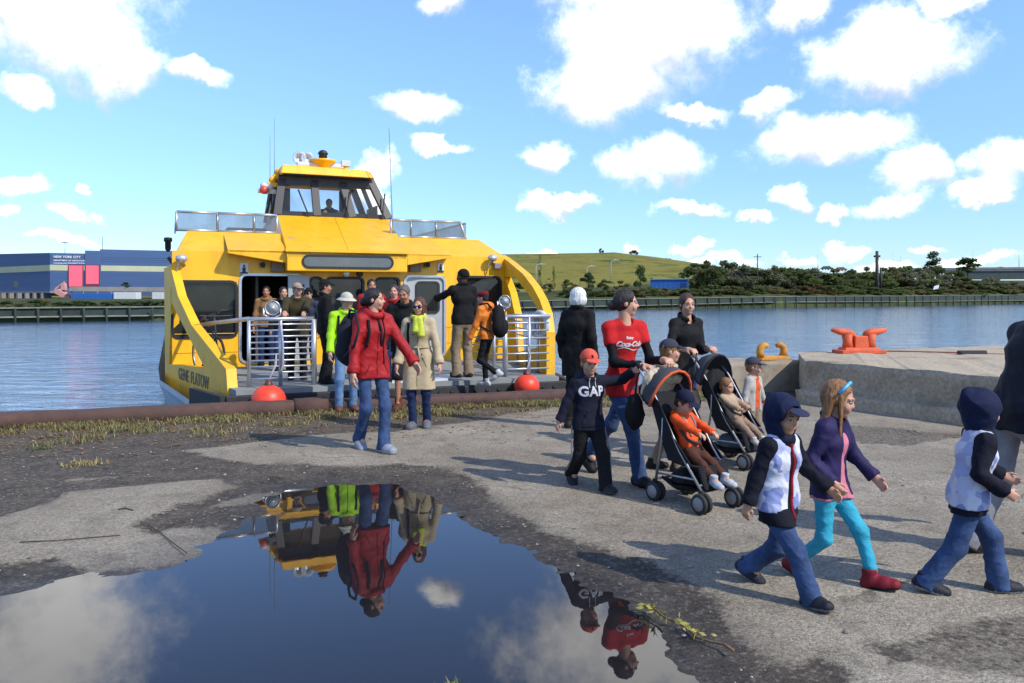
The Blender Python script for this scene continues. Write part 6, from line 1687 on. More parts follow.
    MB().tube([(-T * 0.6, 0.16, 0.66), (-T * 0.4, 0.0, 0.5), (0, -0.04, 0.47), (T * 0.4, 0.0, 0.5), (T * 0.6, 0.16, 0.66)], 0.012, 6).build('harness', fabg, o)
    return o
SF = 34.0
S1 = Vector((1.415, 6.23, 0)); S2 = Vector((2.17, 7.73, 0))
sfw = Vector((math.sin(R(SF)), -math.cos(R(SF)), 0)); slt = Vector((math.cos(R(SF)), math.sin(R(SF)), 0))
stroller(S1, SF, 'black pushchair with orange-edged hood carrying the child in orange', cloth('orange_trim', (226, 104, 62)), fabg, fab)
stroller(S2, SF, 'grey-hooded pushchair carrying the baby in beige, pushed by the woman in black', fab, fabg, fab, 0.85)

# ------------------------------------------------------------------ people
jeans = cloth('denim', (62, 84, 124), 0.9, 0.45); jeansl = cloth('denim_light', (112, 146, 186), 0.9, 0.3); jeansd = cloth('denim_dark', (36, 52, 92), 0.9, 0.3)
black = cloth('black', (20, 20, 22)); navy = cloth('navy', (24, 27, 46)); khaki = cloth('khaki', (150, 132, 108)); red_j = cloth('red_jacket', (176, 30, 34), 0.6); red_t = cloth('red_shirt', (206, 34, 36))
def on(px, d, z=0.0):                      # stand at image column px, depth d
    return Vector(((px - 512) / F * d, d, z))
wsk = dict(hem=-0.04)

p = person('woman in red jacket and jeans with dark tied hair walking ahead of the ferry passengers', on(372, 8.42), 38, 1.72, 'f', lean=4, feet=((-0.03, -0.11, 0.02, 26), (0.02, 0.11, 0.0)),
           hands=((-0.16, 0.06, 0.45), (0.2, 0.2, 0.5)), head=(48, 0, 0), hair=('bun', 'black'), top=dict(m=red_j, hem=-0.06, bulk=1.12, hood_down=True, zip=black, collar_r=0.02, waist=1.1, cuff=0.032),
           bottom=dict(m=jeans, wide=1.0, hem=0.042), shoes=((150, 156, 170), (190, 190, 190)), seed=11, res=0.011)
RED = p
p = person('person in lime green jacket and pale bucket hat with light jeans', on(346, 11.3), 22, 1.66, 'm', lean=2, hands=((-0.15, 0.1, 0.5), (0.13, 0.14, 0.52)), head=(25, 6, 0), hair=('short', 'grey'),
           hat=('bucket', cloth('hat_beige', (206, 202, 184))), top=dict(m=cloth('lime', (176, 236, 22), 0.6), hem=-0.03, bulk=1.1, zip=black), bottom=dict(m=jeansl), shoes=((110, 74, 60), (70, 50, 44)), seed=12, res=0.014)
LIME = p
p = person('woman in belted beige trench coat with sunglasses and lime scarf', on(419, 9.83), -4, 1.6, 'f', lean=1, feet=((-0.045, 0.0, 0.0), (0.05, -0.06, 0.01, 15)), hands=((-0.16, 0.06, 0.46), (0.17, 0.05, 0.47)), head=(-4, 4, 2),
           hair=('long', 'auburn'), glasses=True, top=dict(m=cloth('trench', (204, 184, 148), 0.75), name='trench_coat', hem=-0.215, flare=1.38, bulk=1.1, cuff=0.036, wrinkle=0.6, zb=0.3, zip=cloth('trench_seam', (150, 136, 104))),
           bottom=dict(m=jeansd), shoes=((110, 112, 118), (150, 150, 150)), scarf=cloth('scarf_lime', (212, 222, 76)), seed=13, res=0.011)
COAT = p
b_ = MB(); H_ = p['H']; c = p['pel'] + p['up'] * 0.105 * H_
b_.tube([c + p['lat'] * math.cos(a) * 0.088 * H_ + p['fwd'] * math.sin(a) * 0.063 * H_ for a in [2 * math.pi * i / 24 for i in range(24)]], 0.012, 6, 0, True)
b_.tube([c + p['fwd'] * 0.066 * H_ + p['lat'] * 0.01, c + p['fwd'] * 0.075 * H_ + p['lat'] * 0.03 - p['up'] * 0.16], 0.012, 6)
b_.build('belt', cloth('trench_belt', (196, 180, 146)), p['top'])
person('man in black jacket and khaki trousers pointing left from the gangplank', on(463, 13.45, 0.26), -152, 1.8, 'm', 'dark', lean=2, hands=((-0.14, 0.08, 0.46), at(436, 299, 13.9)), palms=(None, V(0, 0, -1)), grip=(0.4, 0.1), head=(30, -4, 0),
       hat=('knit', black), top=dict(m=black, hem=-0.02, bulk=1.12, cuff=0.03), bottom=dict(m=khaki, wide=1.15, hem=0.044), shoes=((26, 24, 24), (20, 20, 20)), seed=14, res=0.014)
p = person('person in orange jacket and maroon cap with a black backpack stepping onto the quay beam', on(487, 12.62, 0.2), -112, 1.5, 'f', lean=6, feet=((-0.04, 0.03, 0.0), (0.05, -0.14, 0.10, 30)), hands=((-0.13, 0.12, 0.52), (0.13, 0.14, 0.5)), head=(0, 8, 0),
           hair=('short', 'black'), hat=('beret', cloth('maroon', (120, 24, 40))), top=dict(m=cloth('orange_jacket', (238, 132, 44), 0.65), hem=-0.02, bulk=1.15, hood_down=True), bottom=dict(m=black, wide=0.92), shoes=((200, 200, 200), (210, 210, 210)), seed=15, res=0.013)
ORG = p
person('crew member in black uniform and cap standing at the open gate of the ferry', on(325, 12.45, 0.26), 112, 1.61, 'm', 'tan', lean=0, hands=((-0.14, 0.03, 0.45), (0.14, 0.05, 0.45)), head=(-8, 0, 0), hair=('short', 'black'), hat=('cap', black),
       top=dict(m=black, hem=-0.04, bulk=1.15), bottom=dict(m=black, wide=1.15, hem=0.046), seed=16, res=0.014)
person('man in olive jacket and tan cap leaning on the ferry gate', on(297, 13.1, 0.26), 20, 1.57, 'm', lean=6, hands=(fw(*fpt(283, 322, 0.24)), fw(*fpt(301, 322, 0.24))), palms=(V(0, 0, -1), V(0, 0, -1)), grip=(0.5, 0.5), head=(20, 0, 0), hair=('short', 'grey'),
       hat=('cap', cloth('tan_cap', (176, 152, 130))), top=dict(m=cloth('olive', (66, 58, 34)), hem=-0.08, bulk=1.22), bottom=dict(m=black), seed=17, res=0.014)
person('man in black cap and sunglasses half hidden behind the man in olive', on(309, 14.3, 0.26), -10, 1.5, 'm', hair=('short', 'dark'), hat=('cap', black), glasses=True, top=dict(m=cloth('slate', (60, 66, 84)), hem=-0.04, bulk=1.1), bottom=dict(m=jeansd), seed=18, res=0.016)
person('smiling man with tan sleeves standing inside the ferry doorway', on(266.5, 15.4, 0.28), 10, 1.53, 'm', 'tan', hair=('short', 'black'), hands=((-0.15, 0.06, 0.46), (0.1, 0.12, 0.5)), top=dict(m=cloth('tan_top', (150, 112, 70)), hem=-0.03, bulk=1.05), bottom=dict(m=jeansd), seed=19, res=0.016)
person('dark-haired man in black jacket beside the smiling man in the ferry doorway', on(283.5, 14.6, 0.26), 12, 1.53, 'm', 'fair', head=(20, 0, 0), hair=('short', 'dark'), top=dict(m=black, hem=-0.03, bulk=1.1), bottom=dict(m=jeans), seed=20, res=0.016)
person('dark-haired person in red coat standing on deck behind the woman in red', on(371, 13.3, 0.26), 30, 1.64, 'm', 'tan', head=(-10, 0, 0), hair=('short', 'black'), top=dict(m=cloth('red_coat', (168, 36, 34)), hem=-0.06, bulk=1.15, collar_r=0.026), bottom=dict(m=black), seed=21, res=0.016)
person('man in red jacket on deck between the woman in red and the grey-haired man', on(394.5, 12.75, 0.26), -6, 1.54, 'm', 'pink', head=(6, 4, 0), hair=('short', 'brown'), top=dict(m=cloth('red_shell', (172, 40, 40)), hem=-0.04, bulk=1.1, open=0.03), bottom=dict(m=jeansd), seed=22, res=0.016)
person('grey-haired man in black shirt and shorts coming ashore behind the trench coat', on(405, 11.5), 4, 1.79, 'm', 'tan', lean=5, feet=((-0.05, 0.06, 0.0), (0.05, -0.08, 0.01, 20)), hands=((-0.15, 0.08, 0.47), (0.15, 0.06, 0.46)), head=(-12, 18, 0), hair=('short', 'grey'),
       top=dict(m=black, hem=-0.05, bulk=1.08), bottom=dict(m=cloth('shorts_dark', (36, 36, 42)), name='shorts', length=0.08, wide=1.2), shoes=((104, 60, 40), (50, 34, 26), 0.06), bare_legs=True, seed=23, res=0.014)
person('white-haired person in long black coat looking out over the water', on(577, 9.8), 152, 1.71, 'f', lean=3, hands=((-0.13, 0.02, 0.5), (0.13, 0.05, 0.5)), head=(20, 6, 0), hair=('bob', 'white'), top=dict(m=black, hem=-0.14, bulk=1.15, flare=1.1), bottom=dict(m=black), seed=24, res=0.013)
cp = fpt(329, 190, LW + 0.95)
cpw = fw(cp.x, LW + 0.95, zw0 - 0.85)
person('helmsman in dark clothes sitting behind the wheelhouse windscreen', cpw, 20, 1.72, 'm', 'tan', seat=0.55, feet=((-0.06, 0.22, 0.0), (0.06, 0.22, 0.0)), hands=((-0.12, 0.24, 0.56), (0.12, 0.24, 0.56)), hair=('short', 'black'), top=dict(m=black, bulk=1.05), bottom=dict(m=black), seed=25, res=0.018)

# the walking group
h1a, h1b = S1 - sfw * 0.5 - slt * 0.16 + Vector((0, 0, 1.07)), S1 - sfw * 0.5 + slt * 0.16 + Vector((0, 0, 1.07))
GAPB = p = person('boy in navy hoodie lettered GAP and orange cap walking left of the pushchair', on(588, 6.76), 20, 1.2, 'kid', lean=2, feet=((-0.05, -0.17, 0.035, 38), (0.053, 0.17, 0.0, -6)), hands=((-0.21, -0.02, 0.47), at(634, 371, 6.72)), head=(-6, 6, 0), hair=('short', 'light'),
           hat=('cap', cloth('coral_cap', (236, 100, 78))), top=dict(m=navy, name='hoodie', hem=-0.03, bulk=1.06, hood_down=True, cuff=0.027), bottom=dict(m=cloth('track_black', (24, 23, 25)), wide=1.08, hem=0.04, stripe=cloth('stripe', (150, 150, 155))), shoes=((40, 42, 46), (90, 90, 92)), seed=26, res=0.008)
ce = p['sc'] - p['up'] * 0.085 * 1.2 - p['lat'] * 0.008
on_surface(p['root'], p['top'].name, text_mesh('GAP', 0.112, bold=0.004, spacing=1.08), 'lettering', cloth('letter_white', (214, 216, 222)), ce, p['lat'], p['up'], p['fwd'])
me = text_mesh('B', 0.03, bold=0.002); capo = [c for c in p['root'].children if c.name.startswith('cap')][0]
on_surface(p['root'], capo.name, me, 'badge', navy, p['hc'] + p['Q'] @ V(0, -0.1, 0.33 * p['hh']), p['Q'] @ V(1, 0, 0), p['Q'] @ V(0, 0.2, 1), p['Q'] @ V(0, -1, 0.15), 0.004)
p = person('woman in red lettered T-shirt over black sleeves pushing the orange-edged pushchair', on(621, 7.02), 34, 1.72, 'f', lean=5, twist=-14, feet=((0.0, 0.14, 0.0), (-0.01, -0.26, 0.055, 48)), hands=(at(641, 366, 6.75), h1b), palms=(V(0, 0, -1), V(0, 0, -1)), grip=(0.55, 0.55),
           head=(52, 2, 0), hair=('bun', 'dark'), top=dict(m=red_t, name='t_shirt', hem=-0.05, sleeve=0.24, bulk=0.98, neck=0.037, collar=False, wrinkle=0.7), vest=dict(m=black, name='long_sleeves', hem=0.02, bulk=0.86, cuff=0.026, neck=0.037, collar=False), bottom=dict(m=jeans, wide=0.96, hem=0.043), shoes=((24, 22, 22), (20, 20, 20)), seed=27, res=0.010)
COKE = p
ce = p['sc'] - p['up'] * 0.105 * 1.72; wt = cloth('print_white', (236, 232, 230))
xd = p['lat']; nd = p['fwd']
on_surface(p['root'], p['top'].name, text_mesh('Coca-Cola', 0.062, shear=0.35, bold=0.0025, spacing=0.9), 'lettering', wt, ce, xd, p['up'], nd)
on_surface(p['root'], p['top'].name, text_mesh('Enjoy', 0.03, shear=0.2, bold=0.001), 'lettering', wt, ce + p['up'] * 0.055, xd, p['up'], nd)
sw_ = bpy.data.meshes.new('swash'); sw_.from_pydata([(-0.1 + 0.02 * i, -0.045 + 0.012 * math.sin(i * 0.62), 0) for i in range(11)] + [(-0.1 + 0.02 * i, -0.04 + 0.012 * math.sin(i * 0.62) + 0.004 * math.sin(i * 0.31), 0) for i in range(11)], [], [(i, i + 1, i + 12, i + 11) for i in range(10)])
on_surface(p['root'], p['top'].name, sw_, 'printed_swash', wt, ce, xd, p['up'], nd)
h2a, h2b = S2 - sfw * 0.5 - slt * 0.16 + Vector((0, 0, 1.07)), S2 - sfw * 0.5 + slt * 0.16 + Vector((0, 0, 1.07))
person('woman in black cardigan with tied brown hair pushing the grey-hooded pushchair', on(684, 8.5), 28, 1.66, 'f', lean=4, feet=((-0.05, 0.1, 0), (0.05, -0.12, 0.01, 18)), hands=(h2a, h2b), palms=(V(0, 0, -1), V(0, 0, -1)), grip=(0.55, 0.55), head=(-16, 4, 0), hair=('pony', 'brown'),
       top=dict(m=cloth('cardigan', (26, 25, 28)), name='cardigan', hem=-0.05, sleeve=0.8, bulk=1.02, vneck=0.07, neck=0.046, collar_r=0.014), bottom=dict(m=jeansd), seed=28, res=0.011)
person('child in cream jacket and dark grey cap walking behind the orange-edged hood', on(667, 7.45), 78, 1.22, 'kid', feet=((-0.05, 0.08, 0), (0.05, -0.1, 0)), head=(8, 0, 0), hair=('short', 'light'), hat=('cap', cloth('cap_grey', (62, 64, 76))), hands=((-0.16, 0.02, 0.48), (0.15, 0.12, 0.5)),
       top=dict(m=cloth('cream', (206, 190, 160)), hem=-0.03, bulk=1.12, hood_down=True), bottom=dict(m=khaki), seed=29, res=0.010)
TOT = p = person('toddler in orange jacket and navy cap sitting in the orange-edged pushchair', S1 + sfw * -0.02 + Vector((0, 0, 0)), SF, 0.86, 'tot', lean=-24, seat=0.40, feet=((-0.075, 0.36, 0.20, 10), (0.075, 0.36, 0.20, 10)), hands=((-0.06, 0.28, 0.60, (-1, 0.2, -0.6)), (0.1, 0.26, 0.60, (1, 0.2, -0.6))), palms=(V(0, 0, -1), V(0, 0, -1)),
           head=(8, 24, 0), hair=('short', 'brown'), hat=('cap', cloth('cap_navy', (26, 30, 58))), top=dict(m=cloth('bright_orange', (250, 92, 34), 0.7), hem=-0.03, bulk=0.98, hood_down=True, cuff=0.026), bottom=dict(m=cloth('brown_trousers', (88, 52, 38)), length=0.72, wide=0.92), shoes=((196, 198, 204), (170, 172, 178), 0.05), seed=30, res=0.008)
person('baby in beige lying back in the grey-hooded pushchair', S2 + sfw * 0.0 + Vector((0, 0, 0)), SF, 0.76, 'tot', lean=-34, seat=0.42, feet=((-0.08, 0.34, 0.3, 15), (0.08, 0.34, 0.3, 15)), hands=((-0.06, 0.28, 0.62, (-1, 0.2, -0.6)), (0.1, 0.26, 0.62, (1, 0.2, -0.6))), head=(10, 10, 0), hair=('short', 'light'),
       top=dict(m=cloth('beige_baby', (190, 164, 134)), hem=-0.03, bulk=1.0), bottom=dict(m=cloth('taupe_baby', (160, 134, 110)), length=0.9), shoes=((210, 205, 196), (190, 186, 180)), seed=31, res=0.010)
person('toddler in grey cap and pale vest over an orange shirt near the low wall', on(752, 8.9), 40, 0.93, 'tot', head=(25, 0, 0), hair=('short', 'light'), hat=('cap', cloth('cap_slate', (66, 68, 84))), hands=((-0.2, 0.02, 0.42), (0.2, 0.05, 0.42)),
       top=dict(m=cloth('orange_shirt', (222, 96, 50)), name='shirt', hem=-0.02, bulk=0.94), vest=dict(m=cloth('pale_vest', (190, 184, 174)), sleeve=0.9, hem=-0.05, bulk=1.04, open=0.045), bottom=dict(m=khaki), shoes=((200, 196, 190), (180, 180, 180)), seed=32, res=0.010)

def vest_mat():
    m = bpy.data.materials.new('cloth_lavender_check'); m.use_nodes = True
    N, L = m.node_tree.nodes, m.node_tree.links; b = N['Principled BSDF']; b.inputs['Roughness'].default_value = 0.8
    tc = N.new('ShaderNodeTexCoord'); mp = N.new('ShaderNodeMapping'); mp.inputs['Rotation'].default_value = (0.5, 0.7, 0.4); L.new(tc.outputs['Object'], mp.inputs[0])
    v = N.new('ShaderNodeTexVoronoi'); v.distance = 'MANHATTAN'; v.inputs['Scale'].default_value = 13; L.new(mp.outputs[0], v.inputs['Vector'])
    s = N.new('ShaderNodeSeparateColor'); L.new(v.outputs['Color'], s.inputs[0])
    r = N.new('ShaderNodeValToRGB'); L.new(s.outputs[0], r.inputs[0]); r.color_ramp.interpolation = 'CONSTANT'
    cols = [(0.0, (222, 224, 238)), (0.35, (176, 184, 222)), (0.62, (204, 208, 232)), (0.85, (140, 152, 204))]
    cols = [(q, tuple(0.86 * w for w in c)) for q, c in cols]; r.color_ramp.elements[0].color = lin(cols[0][1]) + (1,); r.color_ramp.elements[1].position = 0.85; r.color_ramp.elements[1].color = lin(cols[3][1]) + (1,)
    for q, c in cols[1:3]: e = r.color_ramp.elements.new(q); e.color = lin(c) + (1,)
    L.new(r.outputs[0], b.inputs['Base Color']); return m
lav = vest_mat()
nv2 = cloth('navy_hood', (22, 32, 66))
p = person('boy in navy hood, peaked cap and pale checked vest hand in hand with the girl', on(777, 4.36), 36, 1.12, 'kid', 'asian', lean=4, feet=((-0.035, 0.21, 0.0, -8), (0.035, -0.2, 0.02, 26)), hands=((-0.17, -0.04, 0.44), at(829, 489, 4.36)), head=(-8, 8, 0), hair=('short', 'black'),
           hat=('hood', nv2), top=dict(m=cloth('navy_sleeve', (16, 17, 34)), hem=-0.07, bulk=1.08, zip=cloth('lanyard_red', (150, 30, 44)), zipr=0.011, cuff=0.03), vest=dict(m=lav, sleeve=0, hem=-0.005, bulk=1.17, open=0.028, collar=False, neck=0.05), bottom=dict(m=jeans, wide=1.1, hem=0.04), shoes=((34, 36, 46), (120, 122, 128)), seed=33, res=0.0075)
bq = Vol(); Qb = p['Q']; hcb = p['hc']; hb = p['hh']
bq.ell(hcb + Qb @ (V(0, -0.52, 0.26) * hb), V(0.31, 0.3, 0.05) * hb, Qb @ rot3(0, 12), 0.02 * hb); bq.plane(hcb + Qb @ (V(0, -0.34, 0) * hb), Qb @ V(0, 1, 0))
v, f = bq.mesh(0.006); raw('cap_brim', v, f, cloth('cap_denim', (48, 54, 80)), p['root'], True)
p = person('girl in purple jacket, turquoise leggings and red boots with long light brown hair', on(829, 4.55), 46, 1.19, 'kid', 'fair', lean=3, feet=((-0.04, -0.15, 0.012, 20), (0.04, 0.19, 0.0, -8)), hands=(at(832, 483, 4.40), (0.14, 0.16, 0.49)), head=(12, 14, 0), hair=('long', 'light'),
           top=dict(m=cloth('purple', (44, 36, 84), 0.7), hem=-0.02, bulk=1.02, open=0.036, cuff=0.027), vest=dict(m=cloth('pink_white', (222, 132, 150)), name='blouse', hem=-0.032, sleeve=0, bulk=0.93, collar=False), bottom=dict(m=cloth('turquoise', (58, 178, 206), 0.75), name='leggings', wide=0.84, hem=0.03, length=0.9), shoes=((132, 26, 40), (52, 26, 30), 0.045), seed=34, res=0.0075)
GIRL = p
q = p['hc']; Qb = p['Q']; hb = p['hh']
MB().tube([q + Qb @ (V(-0.38, -0.05, 0.2) * hb), q + Qb @ (V(-0.3, -0.16, 0.42) * hb), q + Qb @ (V(0.0, -0.2, 0.53) * hb), q + Qb @ (V(0.3, -0.16, 0.42) * hb), q + Qb @ (V(0.38, -0.05, 0.2) * hb)], 0.009, 6).build('hair_band', mat('hair_band_blue', lin((70, 170, 214)), 0.4), p['root'], False)
person('boy in navy hood and pale checked vest hurrying right beside the man in dark jacket', on(967, 4.36), 78, 1.13, 'kid', 'fair', lean=10, feet=((-0.04, -0.19, 0.01, 14), (0.04, 0.15, 0.0, 0)), hands=((-0.13, 0.12, 0.52), (0.13, 0.2, 0.54)), head=(18, 4, 0), hair=('short', 'brown'),
       hat=('hood', nv2), top=dict(m=cloth('navy_sleeve', (16, 17, 34)), hem=-0.05, bulk=1.1, cuff=0.03), vest=dict(m=lav, sleeve=0, hem=-0.02, bulk=1.18, open=0.03, collar=False, neck=0.05), bottom=dict(m=jeans, wide=1.12, hem=0.04), shoes=((36, 38, 46), (150, 152, 156)), seed=35, res=0.0075)
person('adult in dark navy jacket and pale grey trousers cut off by the right edge', on(1019, 4.98), 92, 1.76, 'm', lean=16, feet=((-0.05, 0.14, 0.0), (0.05, -0.16, 0.01, 20)), hands=((-0.13, 0.24, 0.5), (0.14, 0.26, 0.5)), hair=('short', 'dark'), head=(0, 0, 0),
       top=dict(m=cloth('dark_navy', (18, 20, 36), 0.7), hem=-0.05, bulk=1.25), bottom=dict(m=cloth('pale_grey', (150, 148, 152)), wide=1.15, hem=0.045), seed=36, res=0.011)

# things carried
def backpack(P, label, m, sz=1.0, dz=0.0, side=0.0):
    H = P['H']; root = P['root']
    M = Matrix.Translation(Vector(root.location)) @ Matrix.Rotation(root.rotation_euler[2], 4, 'Z')
    c = P['pel'] + (P['sc'] - P['pel']) * 0.55 - P['fwd'] * 0.135 * H * (0.9 + 0.1 * sz) + V(0, 0, dz) + P['lat'] * side
    base = M @ Vector(c - P['up'] * 0.14 * H * sz)
    o = empty('backpack', base, root.rotation_euler[2], label, 'backpack')
    k = H * sz
    t = Vol(); z = lambda x, y, q: V(x, y, q + 0.14 * H * sz / k) * k
    t.ell(z(0, 0, 0.0), V(0.088, 0.06, 0.15) * k, None, 0.05); t.ell(z(0, 0.02, -0.07), V(0.092, 0.066, 0.08) * k, None, 0.05); t.crease(0.004, 30, 5)
    v, f = t.mesh(0.012); raw('pack', v, f, m, o, True)
    t = Vol(); t.ell(z(0, 0.06, -0.05), V(0.068, 0.03, 0.065) * k, None, 0.03); v, f = t.mesh(0.012); raw('front_pocket', v, f, m, o, True)
    for s in (-1, 1):
        MB().tube([z(0.05 * s, -0.05, 0.12), z(0.06 * s, -0.09, 0.165), z(0.062 * s, -0.16, 0.16), z(0.07 * s, -0.215, 0.06), z(0.085 * s, -0.19, -0.03), z(0.08 * s, -0.05, -0.1)], 0.014, 6).build('strap', m, o)
    return o
backpack(ORG, 'large black backpack with red details worn by the person in orange', cloth('pack_black', (24, 22, 24)), 1.1)
backpack(RED, 'dark grey backpack worn by the woman in red jacket', cloth('pack_grey', (40, 42, 50)), 1.08, 0.0, -0.11)
backpack(LIME, 'black day pack on the back of the person in lime green', cloth('pack_dark', (28, 28, 34)), 0.85)
# shoulder bag beside the woman in the red shirt, nappy bag on the second pushchair
def soft_bag(loc, r, m, label, strap=None, rz=0.0):
    o = empty('bag', loc, rz, label, 'bag')
    t = Vol(); t.ell((0, 0, r[2]), V(*r), None, 0.03); t.ell((0, 0, r[2] * 0.8), V(r[0] * 1.05, r[1] * 1.05, r[2] * 0.6), None, 0.03); t.crease(0.006, 40, 3); v, f = t.mesh(0.009); raw('pouch', v, f, m, o, True)
    if strap: MB().tube(strap, 0.008, 6).build('strap', m, o)
    return o
lb = S1 - sfw * 0.42 - slt * 0.2
soft_bag(lb + Vector((-0.02, 0.05, 0.52)), (0.07, 0.09, 0.15), cloth('bag_black', (22, 21, 23)), 'black bag hanging from the left handle of the orange-edged pushchair', [(0.0, 0, 0.25), (0.02, 0, 0.42), (0.06, -0.02, 0.54)])
l2 = S2 - sfw * 0.38 - slt * 0.23
soft_bag(l2 + Vector((0, 0, 0.45)), (0.08, 0.12, 0.13), cloth('bag_floral', (70, 66, 62), 0.8, 0.8), 'patterned bag slung on the near side of the grey-hooded pushchair', [(0, 0, 0.22), (0.03, 0.0, 0.4), (0.05, 0, 0.6)])
soft_bag(S1 + sfw * -0.05 + Vector((0, 0, 0.13)), (0.12, 0.13, 0.07), cloth('bag_charcoal', (40, 40, 46)), 'dark bag stuffed in the basket of the orange-edged pushchair', None, R(SF))
soft_bag(S2 + sfw * -0.05 + Vector((0, 0, 0.13)), (0.13, 0.15, 0.08), cloth('bag_greyblue', (92, 104, 116)), 'grey-blue bag in the basket of the grey-hooded pushchair', None, R(SF))
soft_bag(S2 - sfw * 0.30 + slt * 0.02 + Vector((0, 0, 0.55)), (0.15, 0.07, 0.17), cloth('bag_dark', (30, 30, 34)), 'large dark bag hanging behind the back of the grey-hooded pushchair', None, R(SF))
bl_ = S1 - sfw * 0.36 + Vector((0, 0, 0.0)); bo_ = empty('blanket', bl_ + Vector((0, 0, 0.70)), R(SF), 'cream blanket draped over the back of the orange-edged pushchair', 'blanket')
t = Vol(); t.ell((0, 0, 0.24), V(0.19, 0.07, 0.08), None, 0.04); t.ell((-0.02, 0.03, 0.13), V(0.18, 0.05, 0.13), None, 0.04); t.ell((0.06, -0.04, 0.25), V(0.12, 0.08, 0.05), None, 0.03); t.crease(0.012, 34, 9, 0.35)
v, f = t.mesh(0.01); raw('cloth', v, f, cloth('blanket_cream', (214, 196, 164)), bo_, True)

bkm_ = cloth('strap_black', (24, 24, 27))
strap_on(RED, RED['neck'] + RED['lat'] * 0.06, RED['pel'] - RED['lat'] * 0.02 + RED['up'] * 0.05 + RED['lat'] * 0.10, 0.008, bkm_)
strap_on(RED, RED['shs'][0] + RED['lat'] * 0.06 + RED['up'] * 0.0, RED['shs'][0] + RED['lat'] * 0.05 - RED['up'] * 0.28, 0.016, bkm_, 'pack_strap')
strap_on(COAT, COAT['shs'][0] + COAT['lat'] * 0.035, COAT['shs'][0] + COAT['lat'] * 0.025 - COAT['up'] * 0.36, 0.016, bkm_)
for s in (0, 1): strap_on(LIME, LIME['shs'][s] + LIME['lat'] * (0.06, -0.06)[s], LIME['shs'][s] + LIME['lat'] * (0.05, -0.05)[s] - LIME['up'] * 0.36, 0.016, bkm_, 'pack_strap')
for s in (0, 1): strap_on(TOT, TOT['shs'][s] + TOT['lat'] * (0.03, -0.03)[s], TOT['pel'] + TOT['up'] * 0.10 + TOT['lat'] * (-0.03, 0.03)[s], 0.009, cloth('harness_grey', (150, 146, 140)), 'harness_strap', unit(TOT['fwd'] + V(0, 0, 0.5)))

def pocket(P, x0, z0, x1, z1, m, name='pocket_seam', r=0.004):
    L_, U, c = P['lat'], P['up'], P['pel']; H = P['H']
    strap_on(P, c + L_ * x0 * H + U * z0 * H, c + L_ * x1 * H + U * z1 * H, r, m, name)
dred = cloth('seam_red', (96, 14, 18)); dtan = cloth('seam_tan', (120, 104, 76))
for s in (-1, 1):
    pocket(RED, 0.045 * s, 0.03, 0.075 * s, -0.03, dred)
    pocket(COAT, 0.04 * s, 0.03, 0.07 * s, -0.04, dtan)
    pocket(LIME, 0.045 * s, 0.05, 0.07 * s, 0.0, bkm_)
    pocket(GAPB, 0.035 * s, 0.11, 0.075 * s, 0.03, cloth('seam_navy', (8, 9, 18)))
    pocket(GIRL, 0.05 * s, 0.06, 0.075 * s, 0.02, cloth('seam_purple', (20, 14, 44)))
pocket(GAPB, -0.075, 0.0, 0.075, 0.0, cloth('seam_navy', (8, 9, 18)))
bvh_ = BVHTree.FromPolygons([q.co[:] for q in COAT['top'].data.vertices], [p.vertices[:] for p in COAT['top'].data.polygons])
for s in (-1, 1):
    for i in range(4):
        c = Vector(COAT['neck'] - COAT['up'] * (0.12 + 0.09 * i + (0.06 if i > 1 else 0)) + COAT['lat'] * 0.055 * s); hit = bvh_.ray_cast(c + Vector(COAT['fwd']) * 0.5, -Vector(COAT['fwd']))
        if hit[0] is not None: MB().ball(hit[0], 0.009, 0, 8, 6).build('button', cloth('button_brown', (70, 52, 36)), COAT['top'], False)
# drawstrings of the hoodie
for s in (-1, 1): strap_on(GAPB, GAPB['neck'] + GAPB['lat'] * 0.025 * s - GAPB['up'] * 0.01, GAPB['neck'] + GAPB['lat'] * 0.03 * s - GAPB['up'] * 0.09, 0.004, cloth('letter_white', (214, 216, 222)), 'drawstring')
# ------------------------------------------------------------------ small things on the quay
nr_ = np.random.RandomState(5)
def stones(n):
    v = []; f = []; mi = []
    base = np.array([(1, 0, 0), (0, 1, 0), (-1, 0, 0), (0, -1, 0), (0, 0, 1), (0, 0, -1)], float)
    fc = [(0, 1, 4), (1, 2, 4), (2, 3, 4), (3, 0, 4), (1, 0, 5), (2, 1, 5), (3, 2, 5), (0, 3, 5)]
    cand = np.stack([nr_.uniform(-6.5, 5.5, n * 6), nr_.uniform(2.6, 11.5, n * 6)], 1)
    cand = cand[cand[:, 1] < 9.7 + (cand[:, 0] + 6.3) * 0.3689]
    pl = np.min([sdist(cand, q) for q in LIGHT], axis=0); pp = sdist(cand, PUD)
    pr = np.where(pl > 0, 1.0, 0.16) * (pp > 0.03); cand = cand[nr_.rand(len(cand)) < pr][:n]
    for c in cand:
        s = 0.0035 + 0.011 * nr_.rand() ** 4; o = len(v)
        a = nr_.rand() * 6.28; q = base * (1 + 0.5 * (nr_.rand(6, 1) - 0.5)) * s * np.array([1.2, 1, 0.7])
        q = np.stack([q[:, 0] * math.cos(a) - q[:, 1] * math.sin(a), q[:, 0] * math.sin(a) + q[:, 1] * math.cos(a), q[:, 2]], 1)
        z = float(zz[np.argmin((G[:, 0] - c[0]) ** 2 + (G[:, 1] - c[1]) ** 2)]) + s * 0.3
        v += [tuple(w) for w in q + np.array([c[0], c[1], z])]; f += [tuple(i + o for i in t) for t in fc]; mi += [int(nr_.rand() * 3)] * 8
    return v, f, mi
v, f, mi = stones(2600)
